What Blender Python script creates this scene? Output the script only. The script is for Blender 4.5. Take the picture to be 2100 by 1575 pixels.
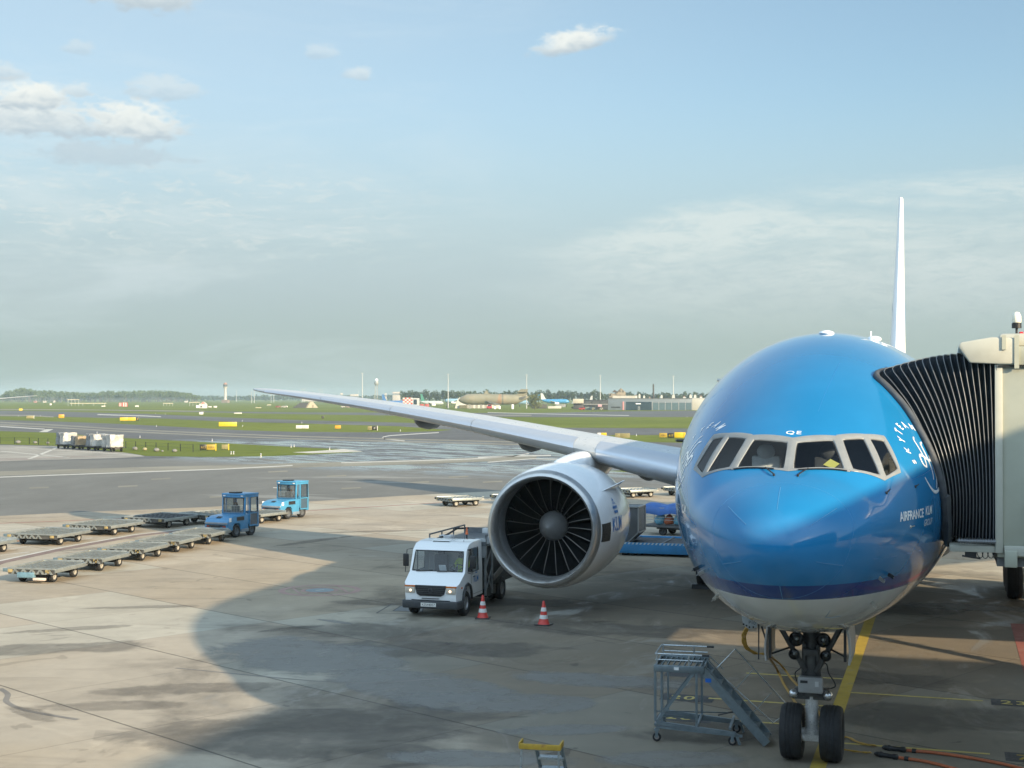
import bpy, bmesh, math, random
import numpy as np
from mathutils import Vector, Matrix
R = math.radians
scene = bpy.context.scene
for o in list(bpy.data.objects):
    bpy.data.objects.remove(o)

# ------------------------------------------------------------------ camera
# world frame: x to the airliner's left (picture right), y from its nose towards its tail, z up, metres
EYE = np.array([2.57, -21.93, 7.1])
FOC = 2850.0                      # focal length in pixels of the 2100 wide photograph
YAW = R(17.43)
PITCH = math.atan((815.3 - 787.5) / FOC)
cam_data = bpy.data.cameras.new("camera")
cam = bpy.data.objects.new("camera", cam_data)
scene.collection.objects.link(cam)
cam.location = EYE
cam.rotation_euler = (R(90) + PITCH, 0, YAW)
cam_data.sensor_width = 36.0
cam_data.lens = 36.0 * FOC / 2100.0
cam_data.clip_start = 0.2
cam_data.clip_end = 20000
scene.camera = cam
FW = np.array([-math.sin(YAW) * math.cos(PITCH), math.cos(YAW) * math.cos(PITCH), math.sin(PITCH)])
RT = np.array([math.cos(YAW), math.sin(YAW), 0.0])
UP = np.cross(RT, FW)


def ray(u, v):
    return FW * FOC + RT * (u - 1050.0) + UP * (787.5 - v)


def G(u, v, z=0.0):
    """point at height z seen at photo pixel u, v"""
    d = ray(u, v)
    return EYE + d * ((z - EYE[2]) / d[2])


def Q(u, v, y):
    """point of the plane y = const seen at photo pixel u, v"""
    d = ray(u, v)
    return EYE + d * ((y - EYE[1]) / d[1])


def at(u, v, D):
    """point at depth D (metres along the view axis)"""
    d = ray(u, v)
    return EYE + d * (D / FOC)


# ------------------------------------------------------------------ world: sky
SUN_EL = 19.3
SUN_DIR = Vector((0.863 * math.cos(R(SUN_EL)), -0.505 * math.cos(R(SUN_EL)), math.sin(R(SUN_EL)))).normalized()
SUN_AZ = math.atan2(SUN_DIR.x, SUN_DIR.y)      # clockwise from +y
world = bpy.data.worlds.new("World")
scene.world = world
world.use_nodes = True
wt = world.node_tree
wt.nodes.clear()
WN = wt.nodes.new


class NX:
    """small helper for building node expressions"""
    def __init__(self, tree):
        self.t = tree

    def n(self, kind, **kw):
        nd = self.t.nodes.new(kind)
        for k, v in kw.items():
            setattr(nd, k, v)
        return nd

    def put(self, sock, val):
        if isinstance(val, bpy.types.NodeSocket):
            self.t.links.new(val, sock)
        elif val is not None:
            sock.default_value = val

    def m(self, op, a, b=None, c=None, clamp=False):
        nd = self.n('ShaderNodeMath', operation=op, use_clamp=clamp)
        self.put(nd.inputs[0], a)
        if b is not None:
            self.put(nd.inputs[1], b)
        if c is not None:
            self.put(nd.inputs[2], c)
        return nd.outputs[0]

    def vm(self, op, a, b=None):
        nd = self.n('ShaderNodeVectorMath', operation=op)
        self.put(nd.inputs[0], a)
        if b is not None:
            self.put(nd.inputs[1], b)
        return nd.outputs[0]

    def xyz(self, v):
        nd = self.n('ShaderNodeSeparateXYZ')
        self.put(nd.inputs[0], v)
        return nd.outputs

    def comb(self, x, y, z):
        nd = self.n('ShaderNodeCombineXYZ')
        for i, q in enumerate((x, y, z)):
            self.put(nd.inputs[i], q)
        return nd.outputs[0]

    def noise(self, vec, scale, detail=4.0, rough=0.55, dist=0.0):
        nd = self.n('ShaderNodeTexNoise')
        self.put(nd.inputs['Vector'], vec)
        nd.inputs['Scale'].default_value = scale
        nd.inputs['Detail'].default_value = detail
        nd.inputs['Roughness'].default_value = rough
        nd.inputs['Distortion'].default_value = dist
        return nd.outputs['Fac']

    def ss(self, x, a, b, lo=0.0, hi=1.0, smooth=True):
        nd = self.n('ShaderNodeMapRange')
        nd.interpolation_type = 'SMOOTHSTEP' if smooth else 'LINEAR'
        self.put(nd.inputs[0], x)
        for i, q in enumerate((a, b, lo, hi)):
            self.put(nd.inputs[1 + i], q)
        return nd.outputs[0]

    def mix(self, fac, a, b, mode='MIX'):
        nd = self.n('ShaderNodeMix', data_type='RGBA', blend_type=mode)
        self.put(nd.inputs[0], fac)
        for s, q in ((nd.inputs[6], a), (nd.inputs[7], b)):
            self.put(s, q if isinstance(q, bpy.types.NodeSocket) else (q[0], q[1], q[2], 1.0))
        return nd.outputs[2]


wx = NX(wt)
sky = wx.n('ShaderNodeTexSky', sky_type='NISHITA')
sky.sun_disc = False
sky.sun_elevation = R(SUN_EL)
sky.sun_rotation = SUN_AZ
sky.altitude = 0.0
sky.air_density = 1.0
sky.dust_density = 1.6
sky.ozone_density = 1.6
tc = wx.n('ShaderNodeTexCoord')
dx, dy, dz = wx.xyz(wx.vm('NORMALIZE', tc.outputs['Generated']))
azd = wx.m('MULTIPLY', wx.m('ARCTAN2', dx, dy), 57.29578)      # azimuth, degrees, to the right of +y
eld = wx.m('MULTIPLY', wx.m('ARCSINE', dz), 57.29578)          # elevation, degrees
cpos = wx.comb(azd, wx.m('MULTIPLY', eld, 1.9), 0.0)
CK = 0.66      # cloud colours below are in the units of the sky texture


def ck(r, g, b):
    return (r * CK, g * CK, b * CK)


n_fine = wx.noise(cpos, 0.62, 7.0, 0.62)
n_puff = wx.noise(cpos, 1.35, 5.0, 0.55, 0.3)
n_wide = wx.noise(wx.comb(wx.m('MULTIPLY', azd, 0.5), wx.m('MULTIPLY', eld, 2.4), 3.0), 0.16, 8.0, 0.66, 0.6)
sky_col = sky.outputs[0]
SKY_TINT = (0.95, 1.04, 1.0)
sky_col = wx.mix(1.0, sky_col, SKY_TINT, 'MULTIPLY')
# milky air towards the left
sky_col = wx.mix(wx.ss(azd, 2.0, -34.0, 0.12, 0.55), sky_col, ck(4.75, 5.65, 6.2))
# pale layer of stratus low down, left and middle
low = wx.ss(eld, 9.5, 2.0)
HAZE_C = wx.mix(wx.ss(eld, 0.5, 5.5), ck(3.1, 3.9, 3.65), ck(3.85, 4.65, 4.9))
sky_col = wx.mix(wx.m('MULTIPLY', wx.ss(eld, 13.0, 3.5), 0.9), sky_col, HAZE_C)
# broad veil of cirrostratus at the right with a clear upper rim
rim = wx.m('ADD', wx.ss(azd, -17.0, -4.0, 6.6, 9.0), wx.m('MULTIPLY', wx.m('SUBTRACT', n_wide, 0.5), 3.4))
veil = wx.m('MULTIPLY', wx.ss(wx.m('SUBTRACT', rim, eld), -0.15, 1.1), wx.ss(eld, 1.5, 7.0))
veil = wx.m('MULTIPLY', veil, wx.ss(azd, -19.0, -12.0))
veil = wx.m('MULTIPLY', veil, wx.ss(n_wide, 0.26, 0.60))
n_flec = wx.noise(wx.comb(azd, wx.m('MULTIPLY', eld, 3.2), 9.0), 0.75, 7.0, 0.68, 0.5)
veil = wx.m('MULTIPLY', veil, wx.ss(n_flec, 0.30, 0.60, 0.35, 1.0))
sky_col = wx.mix(wx.m('MULTIPLY', veil, 0.62), sky_col, ck(6.5, 7.0, 6.7))
# stratus at the left
strat = wx.m('MULTIPLY', wx.ss(n_wide, 0.40, 0.66), wx.m('MULTIPLY', wx.ss(azd, -14.0, -27.0), wx.ss(eld, 11.0, 7.5)))
sky_col = wx.mix(wx.m('MULTIPLY', wx.m('MULTIPLY', strat, wx.ss(eld, 3.0, 6.5)), 0.32), sky_col, ck(6.2, 6.8, 6.7))
# flecked altocumulus rows under the cumulus
flec = wx.m('MULTIPLY', wx.ss(n_flec, 0.50, 0.66), wx.m('MULTIPLY', wx.ss(azd, -17.0, -29.0), wx.m('MULTIPLY', wx.ss(eld, 4.5, 7.0), wx.ss(eld, 10.0, 8.4))))
sky_col = wx.mix(wx.m('MULTIPLY', flec, 0.42), sky_col, ck(6.6, 6.9, 6.6))
# thin wisps higher up
wisp = wx.m('MULTIPLY', wx.ss(n_wide, 0.45, 0.75), wx.ss(azd, -8.0, -30.0))
sky_col = wx.mix(wx.m('MULTIPLY', wisp, 0.25), sky_col, ck(6.2, 7.0, 7.3))


def cumulus(col, az0, el0, wa, we, tilt, dense, lumpy, shade):
    """a heaped cloud: soft ellipse in azimuth and elevation with a billowing edge, flat grey base"""
    da = wx.m('SUBTRACT', azd, az0)
    de = wx.m('SUBTRACT', wx.m('SUBTRACT', eld, el0), wx.m('MULTIPLY', da, tilt))
    flat = wx.m('MULTIPLY', de, wx.ss(de, -0.05, 0.05, 1.5, 1.0))
    q = wx.m('ADD', wx.m('POWER', wx.m('ABSOLUTE', wx.m('DIVIDE', da, wa)), 2.0),
             wx.m('POWER', wx.m('ABSOLUTE', wx.m('DIVIDE', flat, we)), 2.0))
    r = wx.m('SQRT', q)
    r = wx.m('ADD', r, wx.m('MULTIPLY', wx.m('SUBTRACT', n_puff, 0.5), lumpy))
    r = wx.m('ADD', r, wx.m('MULTIPLY', wx.m('SUBTRACT', n_fine, 0.5), lumpy * 0.8))
    a = wx.m('MULTIPLY', wx.ss(r, 1.0, 0.45), dense)
    lit = wx.ss(wx.m('ADD', wx.m('DIVIDE', de, we), wx.m('MULTIPLY', wx.m('SUBTRACT', n_puff, 0.5), 1.6)), -0.75, 0.55)
    lit = wx.m('MULTIPLY', lit, shade)
    cc = wx.mix(lit, ck(4.15, 4.95, 5.5), ck(7.3, 7.6, 7.3))
    return wx.mix(a, col, cc)


for spec in ((-14.8, 14.35, 1.95, 0.70, 0.17, 1.0, 1.0, 1.0),
             (-36.4, 10.7, 4.2, 1.25, 0.03, 0.9, 1.5, 0.8),
             (-36.6, 11.5, 2.0, 0.9, 0.0, 1.0, 1.2, 1.0),
             (-32.5, 10.7, 2.3, 1.15, 0.0, 0.95, 1.3, 0.95),
             (-33.6, 9.5, 3.4, 0.8, 0.0, 0.6, 1.6, 0.12),
             (-32.2, 15.7, 2.9, 1.2, 0.0, 0.95, 1.3, 0.55),
             (-28.6, 16.4, 2.2, 0.6, 0.0, 0.5, 1.5, 0.7),
             (-31.6, 12.1, 1.9, 0.7, 0.0, 0.5, 1.5, 0.7),
             (-23.7, 13.0, 0.75, 0.45, 0.0, 0.55, 1.4, 0.8),
             (-25.2, 13.8, 1.0, 0.4, 0.0, 0.35, 1.5, 0.8),
             (-34.8, 13.5, 0.8, 0.4, 0.0, 0.4, 1.4, 0.6),
             (-34.9, 11.9, 0.7, 0.45, 0.0, 0.6, 1.4, 0.8),
             (-37.6, 12.4, 1.1, 0.6, 0.0, 0.6, 1.4, 0.7)):
    sky_col = cumulus(sky_col, *spec)
# unseen bright cloud added behind the camera to fill shaded sides that face the viewer
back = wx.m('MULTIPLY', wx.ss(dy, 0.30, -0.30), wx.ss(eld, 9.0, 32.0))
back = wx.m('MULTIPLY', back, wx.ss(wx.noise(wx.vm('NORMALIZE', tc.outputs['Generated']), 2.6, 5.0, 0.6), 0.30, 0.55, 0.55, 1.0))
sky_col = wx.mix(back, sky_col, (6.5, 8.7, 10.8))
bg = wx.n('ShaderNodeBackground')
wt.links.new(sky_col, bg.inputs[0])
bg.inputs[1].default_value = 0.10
wo = wx.n('ShaderNodeOutputWorld')
wt.links.new(bg.outputs[0], wo.inputs[0])

# ------------------------------------------------------------------ sun and exposure
sun_data = bpy.data.lights.new("sun", 'SUN')
sun = bpy.data.objects.new("sun", sun_data)
scene.collection.objects.link(sun)
sun_data.energy = 5.0
sun_data.angle = R(0.7)
sun_data.color = (1.0, 0.80, 0.54)
sun.rotation_euler = (-SUN_DIR).to_track_quat('-Z', 'Y').to_euler()
sun.location = (60, -60, 80)
vs = scene.view_settings
vs.view_transform = 'Standard'
vs.look = 'None'
vs.exposure = 0.90
vs.gamma = 1.0
vs.use_curve_mapping = False
scene.cycles.max_bounces = 8
scene.cycles.transparent_max_bounces = 12
scene.cycles.volume_bounces = 0

# ------------------------------------------------------------------ materials
MATS = {}


def base_mat(name):
    m = bpy.data.materials.new(name)
    m.use_nodes = True
    t = m.node_tree
    b = t.nodes['Principled BSDF']
    return m, t, b, NX(t)


def mat(name, col, rough=0.5, metal=0.0, var=0.14, scale=2.0, coat=0.0, bump=0.0, dirt=None, rvar=0.12, spec=0.5):
    """plain paint, metal, rubber: base colour with worn patches and uneven gloss"""
    if name in MATS:
        return MATS[name]
    m, t, b, x = base_mat(name)
    co = x.n('ShaderNodeTexCoord').outputs['Object']
    n1 = x.noise(co, scale, 6.0, 0.6)
    n2 = x.noise(co, scale * 7.3, 4.0, 0.6)
    f = x.m('ADD', x.m('MULTIPLY', n1, 0.7), x.m('MULTIPLY', n2, 0.3))
    lo = [c * (1 - var) for c in col]
    hi = [min(1.0, c * (1 + var)) for c in col]
    c = x.mix(x.ss(f, 0.32, 0.68), lo, hi)
    if dirt:
        c = x.mix(x.m('MULTIPLY', x.ss(n1, 0.52, 0.72), dirt[3]), c, dirt[:3])
    t.links.new(c, b.inputs['Base Color'])
    x.put(b.inputs['Roughness'], x.ss(n2, 0.3, 0.7, max(0.02, rough - rvar), min(1.0, rough + rvar)))
    b.inputs['Metallic'].default_value = metal
    b.inputs['Specular IOR Level'].default_value = spec
    b.inputs['Coat Weight'].default_value = coat
    b.inputs['Coat Roughness'].default_value = 0.05
    if bump:
        bn = x.n('ShaderNodeBump')
        bn.inputs['Strength'].default_value = bump
        bn.inputs['Distance'].default_value = 0.02
        t.links.new(n2, bn.inputs['Height'])
        t.links.new(bn.outputs[0], b.inputs['Normal'])
    MATS[name] = m
    return m


def glass_mat(name, tint=(0.55, 0.62, 0.66), opac=0.25, rough=0.02):
    if name in MATS:
        return MATS[name]
    m = bpy.data.materials.new(name)
    m.use_nodes = True
    t = m.node_tree
    t.nodes.clear()
    x = NX(t)
    fr = x.n('ShaderNodeFresnel')
    gi = x.n('ShaderNodeNewGeometry')
    t.links.new(x.m('SUBTRACT', 1.5, x.m('MULTIPLY', gi.outputs['Backfacing'], 1.5 - 1 / 1.5)), fr.inputs[0])
    tr = x.n('ShaderNodeBsdfTransparent')
    tr.inputs[0].default_value = (*tint, 1)
    gl = x.n('ShaderNodeBsdfGlossy')
    gl.inputs['Roughness'].default_value = rough
    mx = x.n('ShaderNodeMixShader')
    t.links.new(x.m('MULTIPLY_ADD', fr.outputs[0], 1.0, opac * 0.2, clamp=True), mx.inputs[0])
    t.links.new(tr.outputs[0], mx.inputs[1])
    t.links.new(gl.outputs[0], mx.inputs[2])
    o = x.n('ShaderNodeOutputMaterial')
    t.links.new(mx.outputs[0], o.inputs[0])
    MATS[name] = m
    return m


def glow_mat(name, col, strength):
    if name in MATS:
        return MATS[name]
    m, t, b, x = base_mat(name)
    b.inputs['Base Color'].default_value = (*col, 1)
    b.inputs['Emission Color'].default_value = (*col, 1)
    b.inputs['Emission Strength'].default_value = strength
    b.inputs['Roughness'].default_value = 0.2
    MATS[name] = m
    return m


# ------------------------------------------------------------------ objects
def link(o, parent=None):
    scene.collection.objects.link(o)
    if parent is not None:
        o.parent = parent
    return o


def tag(o, label=None, cat=None, group=None, kind=None):
    for k, v in (('label', label), ('category', cat), ('group', group), ('kind', kind)):
        if v:
            o[k] = v
    return o


def thing(name, label, cat, loc=(0, 0, 0), rz=0.0, group=None):
    o = bpy.data.objects.new(name, None)
    o.empty_display_size = 0.3
    link(o)
    o.location = [float(q) for q in loc]
    o.rotation_euler = (0, 0, rz)
    return tag(o, label, cat, group)


def kids(o):
    return [c for c in bpy.data.objects if c.parent is o]


def dup(o, loc=None, rz=None, label=None, group=None, parent=None, _ch=None):
    """copy a thing with its parts and their sub-parts"""
    if _ch is None:
        _ch = {}
        for c in bpy.data.objects:
            if c.parent:
                _ch.setdefault(c.parent.name, []).append(c)
    n = o.copy()
    link(n, parent)
    if loc is not None:
        n.location = [float(q) for q in loc]
    if rz is not None:
        n.rotation_euler = (0, 0, rz)
    if label:
        n['label'] = label
    if group:
        n['group'] = group
    for c in _ch.get(o.name, []):
        dup(c, parent=n, _ch=_ch)
    return n


def rotz(a):
    c, s = math.cos(a), math.sin(a)
    return np.array([[c, -s, 0], [s, c, 0], [0, 0, 1.0]])


def frame(d):
    d = np.asarray(d, float)
    d = d / max(1e-9, np.linalg.norm(d))
    a = np.array([0, 0, 1.0]) if abs(d[2]) < 0.9 else np.array([1.0, 0, 0])
    u = np.cross(a, d)
    u /= np.linalg.norm(u)
    return u, np.cross(d, u), d


class MB:
    """collects shapes into one mesh"""
    def __init__(self):
        self.v, self.f, self.mi, self.cur = [], [], [], 0

    def use(self, i):
        self.cur = i
        return self

    def add(self, vs_, fs):
        k = len(self.v)
        self.v.extend([tuple(float(c) for c in p) for p in vs_])
        self.f.extend([tuple(i + k for i in q) for q in fs])
        self.mi.extend([self.cur] * len(fs))
        return self

    def bx(self, x0, y0, z0, x1, y1, z1):
        p = [(x, y, z) for z in (z0, z1) for y in (y0, y1) for x in (x0, x1)]
        return self.add(p, [(0, 2, 3, 1), (4, 5, 7, 6), (0, 1, 5, 4), (2, 6, 7, 3), (0, 4, 6, 2), (1, 3, 7, 5)])

    def box(self, c, s, m=None):
        h = np.asarray(s, float) / 2
        p = [np.array([x, y, z]) * h for z in (-1, 1) for y in (-1, 1) for x in (-1, 1)]
        if m is not None:
            p = [m @ q for q in p]
        p = [q + np.asarray(c, float) for q in p]
        return self.add(p, [(0, 2, 3, 1), (4, 5, 7, 6), (0, 1, 5, 4), (2, 6, 7, 3), (0, 4, 6, 2), (1, 3, 7, 5)])

    def bar(self, a, b, w, h=None):
        """square bar from a to b"""
        a, b = np.asarray(a, float), np.asarray(b, float)
        u, v, d = frame(b - a)
        h = w if h is None else h
        p = [q + u * (sx * w / 2) + v * (sy * h / 2) for q in (a, b) for sx, sy in ((-1, -1), (1, -1), (1, 1), (-1, 1))]
        return self.add(p, [(3, 2, 1, 0), (4, 5, 6, 7), (0, 1, 5, 4), (1, 2, 6, 5), (2, 3, 7, 6), (3, 0, 4, 7)])

    def cyl(self, a, b, r0, r1=None, n=16, cap=True):
        a, b = np.asarray(a, float), np.asarray(b, float)
        r1 = r0 if r1 is None else r1
        u, v, d = frame(b - a)
        p = []
        for q, r in ((a, r0), (b, r1)):
            for i in range(n):
                t = 2 * math.pi * i / n
                p.append(q + (u * math.cos(t) + v * math.sin(t)) * r)
        f = [(i, (i + 1) % n, n + (i + 1) % n, n + i) for i in range(n)]
        if cap:
            f += [tuple(range(n - 1, -1, -1)), tuple(range(n, 2 * n))]
        return self.add(p, f)

    def tube(self, pts, r, n=8):
        pts = [np.asarray(q, float) for q in pts]
        u = None
        p, f = [], []
        for i, q in enumerate(pts):
            d = pts[min(i + 1, len(pts) - 1)] - pts[max(i - 1, 0)]
            d = d / max(1e-9, np.linalg.norm(d))
            if u is None:
                u, v, _ = frame(d)
            else:
                u = u - d * np.dot(u, d)
                u /= max(1e-9, np.linalg.norm(u))
                v = np.cross(d, u)
            rr = r[i] if isinstance(r, (list, tuple)) else r
            for k in range(n):
                t = 2 * math.pi * k / n
                p.append(q + (u * math.cos(t) + v * math.sin(t)) * rr)
        for i in range(len(pts) - 1):
            for k in range(n):
                f.append((i * n + k, i * n + (k + 1) % n, (i + 1) * n + (k + 1) % n, (i + 1) * n + k))
        m = (len(pts) - 1) * n
        f += [tuple(range(n - 1, -1, -1)), tuple(range(m, m + n))]
        return self.add(p, f)

    def lathe(self, prof, o, axis, n=32, closed=False):
        """prof: list of (radius, distance along axis)"""
        u, v, d = frame(axis)
        o = np.asarray(o, float)
        p, f = [], []
        for r, h in prof:
            for i in range(n):
                t = 2 * math.pi * i / n
                p.append(o + d * h + (u * math.cos(t) + v * math.sin(t)) * max(r, 1e-4))
        k = len(prof)
        for j in range(k if closed else k - 1):
            for i in range(n):
                a, b = j * n, ((j + 1) % k) * n
                f.append((a + i, a + (i + 1) % n, b + (i + 1) % n, b + i))
        return self.add(p, f)

    def ell(self, c, r, n=16, m=10, mtx=None):
        c = np.asarray(c, float)
        r = np.array([r, r, r] if np.isscalar(r) else r, float)
        p = []
        for j in range(m + 1):
            ph = -math.pi / 2 + math.pi * j / m
            for i in range(n):
                t = 2 * math.pi * i / n
                q = np.array([math.cos(ph) * math.cos(t), math.cos(ph) * math.sin(t), math.sin(ph)]) * r
                p.append(c + (mtx @ q if mtx is not None else q))
        f = []
        for j in range(m):
            for i in range(n):
                f.append((j * n + i, j * n + (i + 1) % n, (j + 1) * n + (i + 1) % n, (j + 1) * n + i))
        return self.add(p, f)

    def prism(self, poly, a, b, ax='x'):
        """2-D outline extruded from a to b along ax; outline is (y,z), (x,z) or (x,y)"""
        k = len(poly)
        p = []
        for q in (a, b):
            for s, t in poly:
                p.append({'x': (q, s, t), 'y': (s, q, t), 'z': (s, t, q)}[ax])
        f = [tuple(range(k - 1, -1, -1)), tuple(range(k, 2 * k))]
        f += [(i, (i + 1) % k, k + (i + 1) % k, k + i) for i in range(k)]
        return self.add(p, f)

    def loft(self, rings, cap=True, close=True):
        n = len(rings[0])
        p = [q for r in rings for q in r]
        f = []
        for j in range(len(rings) - 1):
            for i in range(n if close else n - 1):
                f.append((j * n + i, j * n + (i + 1) % n, (j + 1) * n + (i + 1) % n, (j + 1) * n + i))
        if cap:
            f += [tuple(range(n - 1, -1, -1)), tuple(range((len(rings) - 1) * n, len(rings) * n))]
        return self.add(p, f)

    def poly(self, pts):
        return self.add(pts, [tuple(range(len(pts)))])

    def move(self, m=None, t=(0, 0, 0)):
        t = np.asarray(t, float)
        self.v = [tuple((m @ np.array(p) if m is not None else np.array(p)) + t) for p in self.v]
        return self

    def build(self, name, mats, parent=None, smooth=35, bevel=0.0, seg=2, fix=True):
        me = bpy.data.meshes.new(name)
        me.from_pydata(self.v, [], self.f)
        mats = mats if isinstance(mats, (list, tuple)) else [mats]
        for m in mats:
            me.materials.append(m)
        if len(mats) > 1:
            me.polygons.foreach_set('material_index', self.mi)
        bm = bmesh.new()
        bm.from_mesh(me)
        if fix:
            bmesh.ops.recalc_face_normals(bm, faces=bm.faces)
        if bevel:
            es = [e for e in bm.edges if len(e.link_faces) == 2 and e.calc_face_angle(0) > 0.6]
            bmesh.ops.bevel(bm, geom=es, offset=bevel, segments=seg, affect='EDGES', clamp_overlap=True, profile=0.5)
        bm.to_mesh(me)
        bm.free()
        if smooth:
            me.polygons.foreach_set('use_smooth', [True] * len(me.polygons))
            me.set_sharp_from_angle(angle=R(smooth))
        me.update()
        return link(bpy.data.objects.new(name, me), parent)


def text_mesh(body, size, spacing=1.0, bold=0.0):
    """lettering as 2-D triangles: list of (x, y), list of faces, width"""
    cu = bpy.data.curves.new("lettering", 'FONT')
    cu.body = body
    cu.size = size
    cu.space_character = spacing
    cu.offset = bold
    cu.resolution_u = 3
    ob = bpy.data.objects.new("lettering", cu)
    scene.collection.objects.link(ob)
    bpy.context.view_layer.update()
    dg = bpy.context.evaluated_depsgraph_get()
    me = ob.evaluated_get(dg).to_mesh()
    bm = bmesh.new()
    bm.from_mesh(me)
    bmesh.ops.triangulate(bm, faces=bm.faces)
    bm.verts.ensure_lookup_table()
    vs_ = [(v.co.x, v.co.y) for v in bm.verts]
    fs = [tuple(v.index for v in f.verts) for f in bm.faces]
    bm.free()
    ob.evaluated_get(dg).to_mesh_clear()
    bpy.data.objects.remove(ob)
    bpy.data.curves.remove(cu)
    w = max(p[0] for p in vs_) if vs_ else 0
    return vs_, fs, w


def spline(pts, k=8):
    """Catmull-Rom through the points"""
    P = [np.asarray(p, float) for p in pts]
    P = [2 * P[0] - P[1]] + P + [2 * P[-1] - P[-2]]
    out = []
    for i in range(1, len(P) - 2):
        for j in range(k):
            t = j / k
            a, b, c, d = P[i - 1], P[i], P[i + 1], P[i + 2]
            out.append(0.5 * ((2 * b) + (c - a) * t + (2 * a - 5 * b + 4 * c - d) * t * t + (3 * b - a - 3 * c + d) * t ** 3))
    out.append(P[-2])
    return out
# ================================================================== the airliner
P_WHITE = mat('white paint', (0.84, 0.85, 0.85), 0.22, 0.0, 0.02, 0.5, coat=0.5, rvar=0.01)
P_GREY = mat('pale grey paint', (0.50, 0.52, 0.53), 0.35, 0.0, 0.08, 0.8)
P_FRAME = mat('window frame paint', (0.20, 0.215, 0.22), 0.4, 0.0, 0.08, 5.0)
METAL = mat('bare aluminium', (0.60, 0.62, 0.64), 0.32, 1.0, 0.08, 1.2, rvar=0.08)
LIPMET = mat('inlet lip aluminium', (0.50, 0.50, 0.49), 0.36, 0.85, 0.10, 1.0, rvar=0.08)
STEEL = mat('galvanised steel', (0.36, 0.39, 0.41), 0.42, 0.75, 0.18, 6.0)
DKMETAL = mat('dark metal', (0.045, 0.048, 0.052), 0.45, 0.6, 0.25, 5.0)
BLACK = mat('black plastic', (0.018, 0.019, 0.021), 0.42, 0.0, 0.25, 6.0)
RUBBER = mat('tyre rubber', (0.013, 0.014, 0.016), 0.72, 0.0, 0.30, 9.0, bump=0.15)
RIM = mat('wheel rim', (0.55, 0.56, 0.56), 0.4, 0.5, 0.10, 6.0)
SEAL = mat('dark window seal', (0.012, 0.013, 0.014), 0.6, 0.0, 0.1, 6.0)
GLASS = glass_mat('window glass', (0.80, 0.85, 0.87), 0.1)
LETTER = mat('white lettering', (0.80, 0.82, 0.84), 0.3, 0.0, 0.03, 4.0, coat=1.0)
BLUELET = mat('blue lettering', (0.02, 0.17, 0.45), 0.4, 0.0, 0.03, 4.0)
INTERIOR = mat('cockpit lining', (0.06, 0.066, 0.075), 0.8, 0.0, 0.1, 4.0)
SEATCOV = mat('sheepskin seat cover', (0.62, 0.62, 0.60), 0.9, 0.0, 0.1, 12.0)

FY = np.array([0, .1, .3, .6, 1, 1.5, 1.75, 2.0, 2.5, 3, 3.5, 4, 5, 6, 7, 8, 9, 10, 12, 14, 20, 43, 46, 50, 54, 58, 61, 62.8])
FT = np.array([4.72, 5.04, 5.26, 5.46, 5.64, 5.80, 5.88, 6.06, 6.42, 6.76, 7.05, 7.30, 7.70, 8.01, 8.24, 8.4, 8.5, 8.56, 8.6, 8.6, 8.6, 8.6, 8.6, 8.58, 8.5, 8.35, 8.15, 7.75])
FB = np.array([4.72, 4.40, 4.12, 3.88, 3.64, 3.42, 3.32, 3.24, 3.1, 2.98, 2.88, 2.79, 2.66, 2.57, 2.51, 2.47, 2.44, 2.42, 2.4, 2.4, 2.4, 2.42, 2.62, 3.3, 4.2, 5.3, 6.3, 7.1])
FWD = np.array([0, .37, .66, .95, 1.23, 1.5, 1.61, 1.72, 1.91, 2.08, 2.22, 2.34, 2.54, 2.70, 2.82, 2.91, 2.98, 3.03, 3.08, 3.1, 3.1, 3.1, 3.05, 2.8, 2.35, 1.6, .85, .25])
FS = np.sqrt(FY)


def pch(x, xs, ys):
    """monotone cubic through the stations"""
    h = np.diff(xs)
    d = np.diff(ys) / h
    m = np.zeros(len(xs))
    m[0], m[-1] = d[0], d[-1]
    for i in range(1, len(xs) - 1):
        if d[i - 1] * d[i] > 0:
            w1, w2 = 2 * h[i] + h[i - 1], h[i] + 2 * h[i - 1]
            m[i] = (w1 + w2) / (w1 / d[i - 1] + w2 / d[i])
    k = np.clip(np.searchsorted(xs, x) - 1, 0, len(xs) - 2)
    t = (x - xs[k]) / h[k]
    return (2 * t**3 - 3 * t**2 + 1) * ys[k] + (t**3 - 2 * t**2 + t) * h[k] * m[k] + (-2 * t**3 + 3 * t**2) * ys[k + 1] + (t**3 - t**2) * h[k] * m[k + 1]


# smooth the stations a little so that gloss runs without kinks
_ss = np.linspace(0, FS[-1], 1200)


def _smooth(v):
    a = pch(_ss, FS, v)
    k = np.hanning(31)
    k /= k.sum()
    pad = np.r_[2 * a[0] - a[15:0:-1], a, 2 * a[-1] - a[-2:-17:-1]]
    return np.convolve(pad, k, 'valid')


_T, _B, _W = _smooth(FT), _smooth(FB), _smooth(FWD)
_W[0] = 0.0


def prof(y):
    s = np.sqrt(np.maximum(np.asarray(y, float), 0))
    y = np.asarray(y, float)
    zt, zb, w = np.interp(s, _ss, _T), np.interp(s, _ss, _B), np.interp(s, _ss, _W)
    zm = np.where(y < 43, 4.72 + .78 * np.sin(np.clip(y / 9, 0, 1) * np.pi / 2), 5.5 + (np.clip(y - 43, 0, 99) / 19.8) ** 1.4 * 1.9)
    return zt, zb, np.maximum(w, 0.002), zm


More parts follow.
